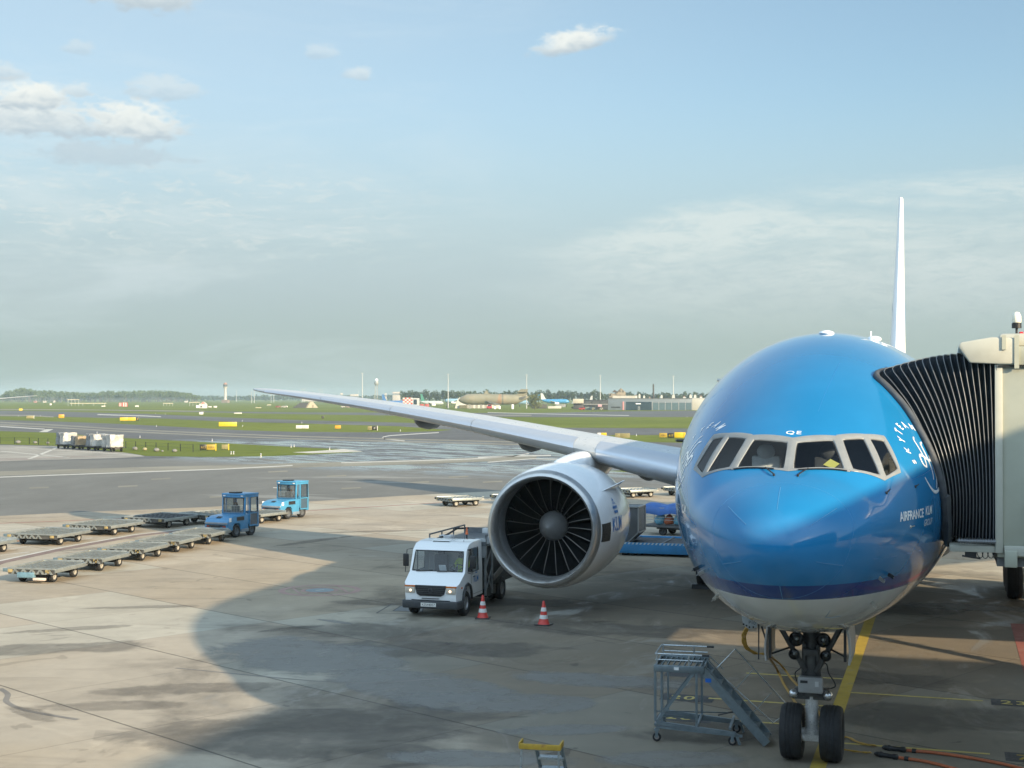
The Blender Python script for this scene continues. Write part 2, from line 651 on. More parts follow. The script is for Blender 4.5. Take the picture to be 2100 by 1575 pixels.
def fsurf(y, t, off=0.0):
    """fuselage skin at station y and angle t (degrees, 0 = left side of the airliner, 90 = crown)"""
    def raw(y, t):
        zt, zb, w, zm = prof(y)
        c, s = math.cos(R(t)), math.sin(R(t))
        return np.array([w * c, y, zm + (zt - zm) * s if s > 0 else zm + (zm - zb) * s])
    p = raw(y, t)
    if off:
        e = 0.01
        a = raw(y + e, t) - raw(max(0.0, y - e), t)
        b = raw(y, t + 0.3) - raw(y, t - 0.3)
        n = np.cross(b, a)
        n /= max(1e-9, np.linalg.norm(n))
        c = np.array([0, y + 1.0, 5.2])
        if np.dot(n, p - c) < 0:
            n = -n
        p = p + n * off
    return p


def fside(y, z, side=1, off=0.0):
    """skin point at station y and height z"""
    zt, zb, w, zm = prof(y)
    k = (z - zm) / ((zt - zm) if z > zm else (zm - zb))
    t = math.degrees(math.asin(max(-1, min(1, float(k)))))
    return fsurf(y, t if side > 0 else 180 - t, off)


def skin_mat():
    m, t, b, x = base_mat('airliner paint')
    co = x.n('ShaderNodeTexCoord').outputs['Object']
    X, Y_, Z = x.xyz(co)
    n = x.noise(co, 0.7, 5.0, 0.6)
    lb = x.m('SUBTRACT', 4.135, x.m('MULTIPLY', x.m('MINIMUM', Y_, 8.0), 0.026))
    dw = x.m('SUBTRACT', 3.885, x.m('MULTIPLY', x.m('MINIMUM', Y_, 8.0), 0.033))
    blue = x.mix(x.ss(n, 0.35, 0.65), (0.009, 0.150, 0.340), (0.011, 0.162, 0.365))
    white = x.mix(x.ss(n, 0.35, 0.65), (0.60, 0.61, 0.60), (0.68, 0.69, 0.68))
    c = x.mix(x.m('GREATER_THAN', Z, dw), white, (0.001, 0.040, 0.20))
    c = x.mix(x.m('GREATER_THAN', Z, lb), c, blue)
    t.links.new(c, b.inputs['Base Color'])
    b.inputs['Roughness'].default_value = 0.20
    b.inputs['Coat Weight'].default_value = 0.75
    b.inputs['Coat Roughness'].default_value = 0.03
    b.inputs['Coat IOR'].default_value = 1.5
    b.inputs['Specular IOR Level'].default_value = 0.15
    bn = x.n('ShaderNodeBump')
    bn.inputs['Strength'].default_value = 0.05
    bn.inputs['Distance'].default_value = 0.05
    t.links.new(x.noise(co, 0.9, 2.0, 0.5), bn.inputs['Height'])
    t.links.new(bn.outputs[0], b.inputs['Coat Normal'])
    return m


SKIN = skin_mat()
plane = thing('airliner', 'huge twin-engine airliner with blue upper fuselage, docked nose-on at the boarding bridge', 'airliner')

# ---- cockpit windows: corners (station, angle) of glass and of frame on the right-hand side of the picture
WIN = [  # outer corners, glass corners: top inner, top outer, bottom outer, bottom inner
    ([(2.46, 90.0), (2.67, 67.9), (2.00, 55.3), (1.70, 90.0)], [(2.38, 87.6), (2.56, 69.3), (2.01, 58.6), (1.79, 87.2)]),
    ([(2.67, 67.9), (2.98, 54.4), (2.30, 33.7), (2.00, 55.3)], [(2.64, 64.9), (2.88, 55.0), (2.33, 37.4), (2.09, 53.6)]),
    ([(2.98, 54.4), (3.25, 45.6), (2.83, 28.6), (2.30, 33.7)], [(2.96, 52.0), (3.15, 45.2), (2.83, 30.6), (2.42, 33.6)])]


def in_poly(p, poly):
    c = False
    for i in range(len(poly)):
        a, b = poly[i], poly[i - 1]
        if (a[1] > p[1]) != (b[1] > p[1]) and p[0] < (b[0] - a[0]) * (p[1] - a[1]) / (b[1] - a[1]) + a[0]:
            c = not c
    return c


ys = np.r_[np.linspace(0, 1.1, 60)[0:] ** 2 / 1.1, np.arange(1.125, 3.6, .025), np.arange(3.6, 9, .12), np.arange(9, 43, 1.0), np.arange(43, 62.9, .5)]
ys[0] = 0.0005
NT = 432
ang = np.linspace(0, 360, NT, endpoint=False)
verts, faces = [], []
for y in ys:
    zt, zb, w, zm = prof(y)
    c, s = np.cos(np.radians(ang)), np.sin(np.radians(ang))
    z = np.where(s > 0, zm + (zt - zm) * s, zm + (zm - zb) * s)
    verts.extend(zip((w * c).tolist(), [float(y)] * NT, z.tolist()))
wpoly = [o for o, g in WIN]
inner = []      # skin is cut a little inside the frames' outer edge
for j in range(len(ys) - 1):
    yc = (ys[j] + ys[j + 1]) / 2
    near = 1.5 < yc < 3.4
    for i in range(NT):
        if near:
            tcn = ang[i] + 180.0 / NT
            tm = tcn if tcn <= 90 else 180 - tcn
            if 20 < tm < 95 and tcn < 180 and any(in_poly((yc, tm), q) for q in wpoly):
                continue
        a, b = j * NT + i, j * NT + (i + 1) % NT
        faces.append((a, b, b + NT, a + NT))
faces.append(tuple(range(NT)))
mb = MB()
mb.add(verts, faces)
fus = mb.build('fuselage', SKIN, plane, smooth=60)


def lerp(a, b, t):
    return tuple(a[i] + (b[i] - a[i]) * t for i in range(len(a)))


def loop3(c4, n, flat, rad=0.0, off=0.0, side=1):
    """closed loop through four corners; flat: straight chords in space, else lying on the skin"""
    out = []
    P3 = [fsurf(y, t if side > 0 else 180 - t, off) for y, t in c4]
    for k in range(4):
        a, b = c4[k], c4[(k + 1) % 4]
        for i in range(n):
            s = i / n
            if flat:
                p = P3[k] * (1 - s) + P3[(k + 1) % 4] * s
            else:
                y, t = lerp(a, b, s)
                p = fsurf(y, t if side > 0 else 180 - t, off)
            out.append(p)
    if rad:
        # round the corners
        c = sum(P3) / 4
        for k in range(4):
            for d in (-1, 0, 1):
                i = (k * n + d) % len(out)
                out[i] = out[i] + (c - out[i]) * (rad if d == 0 else rad * 0.35)
    return out


WN_ = 10
for side in (1, -1):
    for k, (o4, g4) in enumerate(WIN):
        cy = sum(p[0] for p in o4) / 4
        ct = sum(p[1] for p in o4) / 4
        big = [(p[0] + 0.025 * (1 if p[0] > cy else -1) * (0.6), p[1] + (0.9 if p[1] > ct else -0.9) * (0 if (k == 0 and p[1] > 89) else 1)) for p in o4]
        lo = loop3(big, WN_, False, 0, 0.006, side)
        l1 = loop3(o4, WN_, False, 0, 0.012, side)
        mid4 = [lerp(a, b, 0.55) for a, b in zip(o4, g4)]
        l2 = loop3(mid4, WN_, False, 0, 0.010, side)
        l3 = loop3([lerp(a, b, 0.9) for a, b in zip(o4, g4)], WN_, True, 0.012, 0.004, side)
        l4 = loop3(g4, WN_, True, 0.035, -0.012, side)
        f = MB().loft([lo, l1, l2, l3, l4], cap=False)
        w = f.build('cockpit_window', P_FRAME, plane, smooth=30)
        g = MB()
        l5 = loop3(g4, WN_, True, 0.035, -0.014, side)
        cen = sum(l5) / len(l5)
        l6 = [p + (cen - p) * 0.05 for p in l5]
        g.loft([l5, l6], cap=False).build('window_seal', SEAL, w)
        g = MB()
        # pane: grid between straight chords
        pts = [p + (cen - p) * 0.03 for p in l5]
        n = WN_
        top, bot = pts[0:n + 1], [pts[(3 * n - i) % (4 * n)] for i in range(n + 1)]
        g.loft([[a * (1 - s) + b * s for a, b in zip(top, bot)] for s in np.linspace(0, 1, 6)], cap=False, close=False)
        g.build('pane', GLASS, w, smooth=60, fix=False)
# cockpit interior
ci = MB()
ci.loft([[np.array([x, 4.1, z]) for x, z in ((-1.7, 5.0), (1.7, 5.0), (1.45, 6.5), (-1.45, 6.5))],
         [np.array([x, 4.15, z]) for x, z in ((-1.7, 5.0), (1.7, 5.0), (1.45, 6.5), (-1.45, 6.5))]])
ci.bx(-1.2, 1.9, 4.9, 1.2, 4.1, 4.95)
ci.prism([(1.62, 5.55), (2.35, 5.80), (2.45, 5.74), (2.2, 5.2), (1.8, 5.2)], -0.98, 0.98, 'x')     # glareshield
ci.bx(-0.5, 3.3, 6.5, 0.5, 4.0, 6.56)
ci.build('cockpit_lining', INTERIOR, plane, bevel=0.02)
for sx in (-0.55, 0.55):
    s = MB()
    s.box((sx, 3.25, 5.55), (0.5, 0.16, 1.0))
    s.box((sx, 2.95, 5.05), (0.5, 0.55, 0.15))
    s.ell((sx, 3.2, 6.13), (0.17, 0.08, 0.14))
    s.build('cockpit_seat', SEATCOV if sx < 0 else INTERIOR, plane, bevel=0.05)
pp = MB()
q0 = [Q(u, v, 1.98) for u, v in ((1688, 953), (1703, 941), (1722, 951), (1709, 961))]
pp.loft([q0, [q + np.array([0, .004, 0.0]) for q in q0]])
pp.build('paper_card', mat('yellow card', (0.30, 0.32, 0.09), 0.6, 0, 0.05), plane, smooth=0)

# ---- skin details: radome seam, lightning strips, panel seams
SEAMC = mat('panel seam', (0.018, 0.16, 0.40), 0.45, 0, 0.05)
SEAMW = mat('pale sealant', (0.035, 0.19, 0.40), 0.5, 0, 0.1)


def skin_line(path, r, m, name='panel_seam', side=1, n=4, off=0.0):
    pts = []
    for a, b in zip(path[:-1], path[1:]):
        for i in range(n):
            y, t = lerp(a, b, i / n)
            pts.append(fsurf(y, t if side > 0 else 180 - t, off))
    y, t = path[-1]
    pts.append(fsurf(y, t if side > 0 else 180 - t, off))
    return MB().tube(pts, r, 6).build(name, m, plane, smooth=60)


def seam_y(t):
    return 0.80 + 0.37 * max(0.0, math.sin(R(t))) - 0.2 * max(0, -math.sin(R(t)))


skin_line([(seam_y(t), t) for t in range(0, 361, 6)], 0.004, SEAMW, 'radome_seam', n=1)
for t, a, b in ((92, .38, 1.0), (41, .30, .86), (140, .30, .86), (-22, .28, .72), (205, .28, .72), (-88, .3, .6)):
    skin_line([(a, t), (b, t)], 0.006, mat('lightning strip', (0.06, 0.23, 0.44), 0.4, 0.2), 'lightning_strip')
for p, s in (([(0.8, -17), (3.5, -19)], 1), ([(3.2, 80), (4.4, 78), (5.4, 77)], 1), ([(3.0, 20), (3.6, 17), (4.6, 15)], 1), ([(0.8, -17), (3.6, -19)], -1),
             ([(3.6, 40), (3.7, 60)], -1), ([(5.5, 50), (5.6, 28), (5.6, 10)], -1), ([(3.2, 20), (4.6, 18)], -1)):
    skin_line(p, 0.0035, SEAMC, side=s)
skin_line([(1.5, -62), (1.75, -68), (1.9, -66), (2.1, -62)], 0.004, SEAMW, 'belly_seam')

# ---- sensors
PROBE = mat('probe metal', (0.42, 0.42, 0.40), 0.35, 0.8)


def probe(y, t, L, side=1, m=PROBE, flat=False):
    tt = t if side > 0 else 180 - t
    a = fsurf(y, tt, -0.01)
    b = fsurf(y, tt, 0.11)
    c = b + np.array([0, -L, 0.0])
    MB().bar(a, b, 0.018, 0.06).tube([b, b * .7 + c * .3, c], [0.013, 0.011, 0.006], 8).build('pitot_probe', m, plane)


for s in (1, -1):
    probe(1.95, -30.5, 0.2, s)
    probe(2.55, -47, 0.2, s)
    probe(2.25, -28.5, 0.14, s, DKMETAL)
for y, t in ((2.62, -4.5), (3.05, 15.5), (2.1, 26.5)):
    a = fsurf(y, t, 0.003)
    d = MB().cyl(a, fsurf(y, t, 0.02), 0.028, 0.02, 14)
    d.bar(fsurf(y, t, 0.015), fsurf(y + 0.11, t, 0.035), 0.008, 0.018)
    d.build('angle_vane', DKMETAL if y > 3 or y < 2.5 else PROBE, plane)
for y, x0, h in ((8.9, 0.05, 0.05), (10.6, 0.95, 0.06)):
    p = fsurf(y, 90 - math.degrees(math.asin(x0 / 3.0)))
    MB().ell(p, (0.17, 0.34, h + 0.02), 20, 8).build('antenna_dome', P_WHITE, plane, smooth=60)
p = fsurf(12.5, 75)
MB().prism([(12.3, p[2] - .05), (12.75, p[2] - .05), (12.7, p[2] + .2), (12.58, p[2] + .2)], p[0] - .012, p[0] + .012, 'x').build('blade_antenna', P_WHITE, plane)
a = fsurf(7.2, 165)
MB().tube([a, a + np.array([-.16, 0, .0]), a + np.array([-.2, .12, 0])], 0.03).build('door_hinge', DKMETAL, plane)

# ---- wipers
for s, base, tip0, tip1 in ((1, (1.50, 83.0), (1.78, 78.5), (1.97, 56.5)), (-1, (1.52, 82.0), (1.80, 76.5), (1.97, 56.5))):
    w = MB()
    A, B_, C_ = [fsurf(y, t if s > 0 else 180 - t, o) for (y, t), o in ((base, .03), (tip0, .035), (tip1, .03))]
    w.cyl(fsurf(base[0], base[1] if s > 0 else 180 - base[1], -.02), A, 0.02)
    w.bar(A, B_, 0.018, 0.014)
    mid = [fsurf(*lerp(tip0, tip1, k) if s > 0 else (lerp(tip0, tip1, k)[0], 180 - lerp(tip0, tip1, k)[1]), .022) for k in np.linspace(-.25, 1, 9)]
    w.tube(mid, 0.012, 6)
    w.build('windscreen_wiper', BLACK, plane)


# ---- lettering on the skin
def skin_text(body, size, y0, z0, side, m, name, spacing=1.0, bold=0.0, slope=0.0, rot=0.0):
    vs_, fs, w = text_mesh(body, size, spacing, bold)
    mb = MB()
    pts = []
    for x, y in vs_:
        if rot:
            x, y = x * math.cos(rot) - y * math.sin(rot), x * math.sin(rot) + y * math.cos(rot)
        st = y0 + x if side > 0 else y0 - x
        pts.append(fside(st, z0 + y + slope * x, side, 0.006))
    mb.add(pts, fs)
    return mb.build(name, m, plane, smooth=0, fix=False)


t = skin_text('AIRFRANCE', 0.215, 2.19, 5.03, 1, LETTER, 'fuselage_lettering', 0.92, 0.005)
t = skin_text('KLM', 0.215, 3.36, 5.05, 1, LETTER, 'fuselage_lettering', 1.0, 0.004)
t = skin_text('GROUP', 0.165, 3.30, 4.86, 1, LETTER, 'fuselage_lettering', 0.92)
t = skin_text('AIRFRANCE', 0.195, 3.92, 5.04, -1, LETTER, 'fuselage_lettering', 0.92, 0.004)
t = skin_text('KLM', 0.195, 2.70, 5.06, -1, LETTER, 'fuselage_lettering', 0.95, 0.007)
t = skin_text('GROUP', 0.165, 2.85, 4.86, -1, LETTER, 'fuselage_lettering', 0.92)
vs_, fs, w_ = text_mesh('QE', 0.15, 1.2, 0.001)
mb = MB()
mb.add([fsurf(2.56 + y * 0.72, 90 - (x - w_ / 2) * 38.0, 0.006) for x, y in vs_], fs)
mb.build('fuselage_lettering', LETTER, plane, smooth=0, fix=False)


def emblem(side):
    """alliance roundel: letters on an arc, a ribbon in the middle, a crescent below"""
    cy, cz, rr = 4.10, 5.97, 0.60
    def put(x, y):
        return fside(cy + x, cz + y, side, 0.006) if side > 0 else fside(cy - x - .5, cz + y, side, 0.006)
    for k, chx in enumerate('SKYTEAM'):
        a = R(180 - k * 18.5)
        vs_, fs, w = text_mesh(chx, 0.155, 1.0, 0.004)
        pts = []
        for x, y in vs_:
            x -= w / 2
            r = rr - 0.02 + y
            pts.append(put(r * math.cos(a) + x * math.sin(a), r * math.sin(a) - x * math.cos(a)))
        MB().add(pts, fs).build('emblem_letter', LETTER, plane, smooth=0, fix=False)

    def ribbon(path, w):
        mb = MB()
        pl = spline([(x, y, 0) for x, y in path], 10)
        L, Rr = [], []
        for i, p in enumerate(pl):
            d = pl[min(i + 1, len(pl) - 1)] - pl[max(i - 1, 0)]
            d /= max(1e-9, np.linalg.norm(d))
            ww = w * (0.55 + 0.45 * math.sin(math.pi * min(1, max(0, i / (len(pl) - 1)))))
            L.append(put(p[0] - d[1] * ww, p[1] + d[0] * ww))
            Rr.append(put(p[0] + d[1] * ww, p[1] - d[0] * ww))
        for i in range(len(pl) - 1):
            mb.add([L[i], Rr[i], Rr[i + 1], L[i + 1]], [(0, 1, 2, 3)])
        mb.build('emblem_ribbon', LETTER, plane, smooth=0, fix=False)
    ribbon([(-0.02, .42), (-.10, .36), (-.12, .2), (-.13, .02), (-.2, -.1), (-.31, -.05), (-.29, .08), (-.18, .1), (-.02, .03), (.12, .0), (.26, .06), (.33, .0), (.26, -.12), (.16, -.05), (.15, .08)], 0.022)
    ribbon([(.16, .32), (.06, .28), (.03, .1), (.02, -.2), (-.04, -.34)], 0.024)
    ribbon([(.2, .12), (.17, -.1), (.15, -.35), (.06, -.5)], 0.026)
    ribbon([(rr * math.cos(R(a)) * .93, rr * math.sin(R(a)) * .93) for a in range(-150, -20, 13)], 0.03)


emblem(1)
emblem(-1)

# ---- wings
WX = [2.4, 3.1, 6.0, 9.6, 10.8, 16.0, 22.0, 27.5, 29.9, 30.85]


def wing_sec(x):
    le = 20.9 + (x - 3.1) * 0.698 if x < 29.6 else 20.9 + (29.6 - 3.1) * 0.698 + (x - 29.6) * 1.25
    te = 34.6 + max(0.0, x - 3.1) * 0.03 if x < 10.0 else 34.8 + (x - 10.0) * 0.362
    zl = 4.24 + (x - 3.1) * 0.166 - 0.00175 * (x - 3.1) ** 2
    th = 0.135 - 0.040 * min(1, x / 20)
    inc = R(3.2 - 5.2 * min(1, x / 30.0))
    return le, te - le, zl, th, inc


def foil(n=16):
    xs = [0.5 * (1 - math.cos(math.pi * i / n)) for i in range(n + 1)]
    def yt(x):
        return 5 * (0.2969 * math.sqrt(x) - 0.1260 * x - 0.3516 * x**2 + 0.2843 * x**3 - 0.1030 * x**4)
    up = [(x, yt(x) * 0.95) for x in xs]
    dn = [(x, -yt(x) * 0.95 * (1.05 - 0.4 * x)) for x in xs]
    return up[::-1] + dn[1:-1]      # trailing edge, over the top, round the nose, back underneath


FOIL = foil()


def wing_ring(x, sx, pts=FOIL, grow=0.0):
    le, ch, zl, th, inc = wing_sec(x)
    out = []
    for c, t in pts:
        y, z = c * ch, t * th * ch
        if grow:
            z += grow if t > 0 else -grow
            y -= grow
        out.append(np.array([sx * x, le + y * math.cos(inc) + z * math.sin(inc), zl - y * math.sin(inc) + z * math.cos(inc)]))
    return out


WINGTOP = mat('wing grey paint', (0.44, 0.46, 0.47), 0.38, 0.0, 0.06, 0.5)
SLAT = mat('polished leading edge', (0.58, 0.62, 0.68), 0.33, 0.6, 0.02, 0.15, rvar=0.02)
UNDER = mat('grey fairing paint', (0.20, 0.21, 0.22), 0.45, 0.0, 0.1, 1.0)
for sx in (-1, 1):
    wing = MB().loft([wing_ring(x, sx) for x in WX]).build('wing', WINGTOP, plane, smooth=50)
    nose = [p for p in FOIL if p[0] < 0.13 or (p[1] < 0 and p[0] < 0.04)]
    nose = [p for p in nose if not (p[1] < 0 and p[0] > 0.05)]
    for x0, x1 in ((3.2, 9.15), (10.15, 15.2), (15.23, 20.0), (20.03, 24.8), (24.83, 29.3)):
        xs = np.linspace(x0, x1, 5)
        sl = MB().loft([wing_ring(x, sx, nose, 0.012) for x in xs], cap=False, close=False)
        sl.build('leading_edge_slat', SLAT, wing, smooth=50)
    for x, L, r in ((8.6, 4.6, 0.50), (14.2, 4.0, 0.46), (20.0, 3.4, 0.40)):
        le, ch, zl, th, inc = wing_sec(x)
        zf = zl - ch * 0.72 * math.sin(inc) - 0.42
        fa = MB().lathe([(0.001, 0), (r * .5, .25), (r * .8, .7), (r, 1.5), (r * .95, 2.4), (r * .6, L - .8), (0.02, L)],
                        (0, 0, 0), (0, 1, 0), 24)
        fa.v = [(p[0] * 0.9, p[1], p[2] * 1.25) for p in fa.v]
        fa.move(None, (sx * x, le + ch * 0.52, zf)).build('flap_fairing', UNDER, wing, smooth=50)
    MB().tube([(sx * 30.4, wing_sec(30.4)[0] + .1, wing_sec(30.4)[2]), (sx * 30.4, wing_sec(30.4)[0] + .5, wing_sec(30.4)[2] + .02)], [.04, .07]).build('position_light', glass_mat('lamp glass', (.9, .9, .9)), wing)
# wing to body fairing
bf = MB()
rings = []
for y in np.linspace(18.5, 40, 22):
    k = math.sin(math.pi * (y - 18.5) / 21.5) ** 0.5
    rings.append([np.array([(0.6 + 2.75 * k) * math.cos(a), y, 3.3 + (0.5 + 1.3 * k) * math.sin(a) - 0.3 * k]) for a in np.linspace(0, 2 * math.pi, 28, endpoint=False)])
bf.loft(rings).build('belly_fairing', P_GREY, plane, smooth=50)


# ---- engines
def engine(sx):
    cx, cy, cz = 9.70 * sx, 20.25, 2.93
    before = set(bpy.data.objects)
    A = (0, 1, 0.0)
    O = (cx, cy, cz)
    cowl = MB().lathe([(1.77, .30), (1.83, .6), (1.895, 1.2), (1.925, 1.9), (1.92, 2.7), (1.86, 3.7), (1.74, 4.6), (1.62, 5.2), (1.58, 5.15), (1.6, 4.4)], O, A, 96).build('engine_cowl', P_WHITE, plane, smooth=40)
    MB().lathe([(1.772, .302), (1.755, .22), (1.715, .08), (1.66, .0), (1.60, -.02), (1.55, .04), (1.505, .2), (1.48, .45)], O, A, 96).build('inlet_lip', LIPMET, cowl, smooth=60)
    MB().lathe([(1.48, .45), (1.49, .8), (1.53, 1.15), (1.545, 1.3)], O, A, 96).build('inlet_duct', mat('inlet liner', (0.23, 0.235, 0.24), 0.45, 0.3, 0.08), cowl, smooth=60)
    MB().lathe([(1.545, 1.3), (1.56, 1.7), (1.56, 2.3), (0.4, 2.35)], O, A, 64).build('fan_case', mat('fan case dark', (0.006, 0.006, 0.007), 0.6), cowl, smooth=60)
    sp = MB().lathe([(0.004, .62), (.06, .66), (.2, .86), (.36, 1.12), (.45, 1.36), (.46, 1.5), (.42, 1.56), (.42, 2.2)], O, A, 48).build('spinner', mat('spinner grey', (0.22, 0.22, 0.22), 0.45, 0.3, 0.1), cowl, smooth=60)
    for k in range(22):
        b = MB()
        a0 = 2 * math.pi * k / 22 + 0.06
        rows = []
        for i in range(9):
            s = i / 8
            r = 0.44 + (1.53 - 0.44) * s
            tw = R(28 + 34 * s)
            chd = 0.34 + 0.20 * math.sin(math.pi * min(1, s * 0.9)) + 0.06 * s
            sweep = 0.10 * math.sin(math.pi * s) - 0.05 * s
            row = []
            for c, th in ((-.5, 0.0), (-.44, .014), (0, .018), (.5, .004), (.5, -.004), (0, -.014), (-.44, -.012)):
                ax = 1.52 + sweep * .3 + c * chd * math.cos(tw) + th * math.sin(tw)
                tg = c * chd * math.sin(tw) * 0.9 - th * math.cos(tw) + sweep * 0.6
                al = a0 + tg / r
                row.append(np.array([cx + r * math.cos(al), cy + ax, cz + r * math.sin(al)]))
            rows.append(row)
        n = 7
        for j in range(8):
            for i in range(n):
                q = [rows[j][i], rows[j][(i + 1) % n], rows[j + 1][(i + 1) % n], rows[j + 1][i]]
                b.use(1 if i in (0, 6) else 0)
                b.add(q, [(0, 1, 2, 3)])
        b.build('fan_blade', [mat('fan blade composite', (0.004, 0.0048, 0.006), 0.5, 0.0, spec=0.12), mat('fan blade edge', (0.12, 0.115, 0.11), 0.45, 0.5)], sp, smooth=50, fix=False)
    MB().lathe([(1.15, 4.2), (1.2, 5.2), (1.05, 6.4), (0.78, 7.2), (0.7, 7.15), (0.3, 7.0), (0.02, 8.2)], O, A, 48).build('core_nozzle', DKMETAL, cowl, smooth=50)
    # strake on the inboard side, warning plate, lettering
    s = MB()
    ai = 0.62 if sx < 0 else math.pi - 0.62
    u = np.array([math.cos(ai), 0, math.sin(ai)])
    tn = np.array([-math.sin(ai), 0, math.cos(ai)])
    p0, p1, p2 = [np.array(O) + u * r + np.array([0, y, 0]) for r, y in ((1.89, 1.3), (2.33, 3.0), (1.88, 3.35))]
    s.loft([[p + tn * .012 for p in (p0, p1, p2)], [p - tn * .012 for p in (p0, p1, p2)]])
    s.build('nacelle_strake', P_WHITE, cowl)
    def cowl_r(y):
        return float(np.interp(y, [.3, .6, 1.2, 1.9], [1.77, 1.83, 1.895, 1.925])) + .008
    seg = []
    for a in np.linspace(-.20, .10, 6):
        aa = a if sx < 0 else math.pi - a
        seg.append([np.array([cx + cowl_r(y) * math.cos(aa), cy + y, cz + cowl_r(y) * math.sin(aa)]) for y in (.36, .6, .85, 1.1)])
    MB().loft(seg, cap=False, close=False).build('warning_plate', mat('dark plate', (0.03, 0.028, 0.026), 0.5), cowl)
    lt = MB()
    vs_, fs, w = text_mesh('KLM', 0.62, 1.05, 0.006)

    def onc(x, z):
        y = 1.25 + x if sx < 0 else 1.25 + w - x
        r = 1.9 + 0.025 * min(1, (y - 1.2) / .7) + 0.02
        a = z / r
        a = a if sx < 0 else math.pi - a
        return np.array([cx + r * math.cos(a), cy + y, cz + r * math.sin(a)])
    lt.add([onc(x, y - .12) for x, y in vs_], fs)
    # small crown over the letters: bar, four discs, three little discs
    def disc(x, z, r, n=12):
        lt.poly([onc(x + r * math.cos(2 * math.pi * i / n), z + r * math.sin(2 * math.pi * i / n)) for i in range(n)])
    m_ = w / 2
    lt.poly([onc(m_ - .22, .42), onc(m_ + .22, .42), onc(m_ + .22, .50), onc(m_ - .22, .50)])
    for k in (-.21, -.07, .07, .21):
        disc(m_ + k, .60, .055)
    for k in (-.12, 0, .12):
        disc(m_ + k, .73, .03)
    lt.poly([onc(m_ - .02, .77), onc(m_ + .02, .77), onc(m_ + .02, .9), onc(m_ - .02, .9)])
    lt.poly([onc(m_ - .06, .82), onc(m_ + .06, .82), onc(m_ + .06, .86), onc(m_ - .06, .86)])
    lt.build('cowl_lettering', BLUELET, cowl, smooth=0, fix=False)
    for o in set(bpy.data.objects) - before:      # the nacelle is a little fatter than the profile above
        for v in o.data.vertices:
            v.co.x = cx + (v.co.x - cx) * 1.055
            v.co.z = cz + (v.co.z - cz) * 1.055
        o.data.update()
    # pylon
    py = MB()
    rings = []
    for y, wd, z0, z1 in ((1.9, .02, 4.72, 4.76), (2.1, .24, 4.6, 4.88), (2.7, .42, 4.5, 5.04), (3.6, .46, 4.4, 5.14), (4.8, .44, 4.1, 5.22), (6.2, .40, 3.9, 5.2), (7.6, .36, 4.1, 5.1), (10.5, .1, 4.7, 5.0)):
        rings.append([np.array([cx + wd * math.copysign(abs(math.cos(a)) ** .7, math.cos(a)), cy + y, (z0 + z1) / 2 + (z1 - z0) / 2 * math.copysign(abs(math.sin(a)) ** .8, math.sin(a))]) for a in np.linspace(0, 2 * math.pi, 24, endpoint=False)])
    py.loft(rings).build('engine_pylon', P_WHITE, plane, smooth=50)


engine(-1)
engine(1)

# ---- tail
def fin_ring(s):
    le = 51.0 + (60.4 - 51.0) * s
    ch = 9.6 + (2.7 - 9.6) * s
    z = 8.3 + (18.55 - 8.3) * s
    return [np.array([t * 0.095 * ch, le + c * ch, z]) for c, t in FOIL]


def fin_mat():
    m, t, b, x = base_mat('tail paint')
    co = x.n('ShaderNodeTexCoord').outputs['Object']
    t.links.new(x.mix(x.ss(x.noise(co, .6), .35, .65), (0.74, 0.75, 0.75), (0.8, 0.8, 0.8)), b.inputs['Base Color'])
    b.inputs['Roughness'].default_value = 0.3
    return m


fin = MB().loft([fin_ring(s) for s in (0, .2, .4, .6, .8, .95, 1.0)]).build('tail_fin', fin_mat(), plane, smooth=50)
for sx in (1, -1):
    vs_, fs, w = text_mesh('KLM', 3.0, 1.0, 0.05)
    lt = MB()
    pts = []
    for x, y in vs_:
        yy = (56.3 + x * .75) if sx > 0 else (56.3 + w * .75 - x * .75)
        s = (10.2 + y - 8.3) / 10.25
        le, ch = 51.0 + 9.4 * s, 9.6 - 6.9 * s
        c = min(.98, max(0.02, (yy - le) / ch))
        th = 5 * (0.2969 * math.sqrt(c) - 0.1260 * c - 0.3516 * c**2 + 0.2843 * c**3 - 0.1030 * c**4) * .95 * .095 * ch
        pts.append((sx * (th + .02), yy, 10.2 + y))
    lt.add(pts, fs)
    lt.build('tail_lettering', mat('sky blue lettering', (0.03, 0.25, 0.58), .4), fin, smooth=0, fix=False)
    rings = []
    for s in (0, .3, .6, .9, 1.0):
        le, ch, z, x = 54.2 + 7.6 * s, 6.2 - 4.2 * s, 7.0 + 1.15 * s, 0.6 + 10.15 * s
        rings.append([np.array([sx * x, le + c * ch, z + t * .1 * ch]) for c, t in FOIL])
    MB().loft(rings).build('tailplane', WINGTOP, plane, smooth=50)


# ---- landing gear
def tyre(c, r, w, axis=(1, 0, 0), n=40):
    h = w / 2
    pr = [(r * .52, -h * .70), (r * .60, -h * .86), (r * .78, -h), (r * .90, -h * .94), (r * .965, -h * .76), (r * .99, -h * .52)]
    for g in (-.34, 0, .34):
        pr += [(r, h * (g - .09)), (r * .985, h * (g - .05)), (r * .985, h * (g + .05)), (r, h * (g + .09))]
    pr += [(r * .99, h * .52), (r * .965, h * .76), (r * .90, h * .94), (r * .78, h), (r * .60, h * .86), (r * .52, h * .70)]
    return MB().lathe(pr, c, axis, n, closed=True)


def rim(c, r, w, axis=(1, 0, 0)):
    h = w / 2
    m = MB()
    m.lathe([(0.02, -h * .5), (r * .2, -h * .55), (r * .25, -h * .35), (r * .45, -h * .4), (r * .5, -h * .72), (r * .56, -h * .76), (r * .56, h * .76), (r * .5, h * .72),
             (r * .45, h * .4), (r * .25, h * .35), (r * .2, h * .55), (0.02, h * .5)], c, axis, 28)
    return m


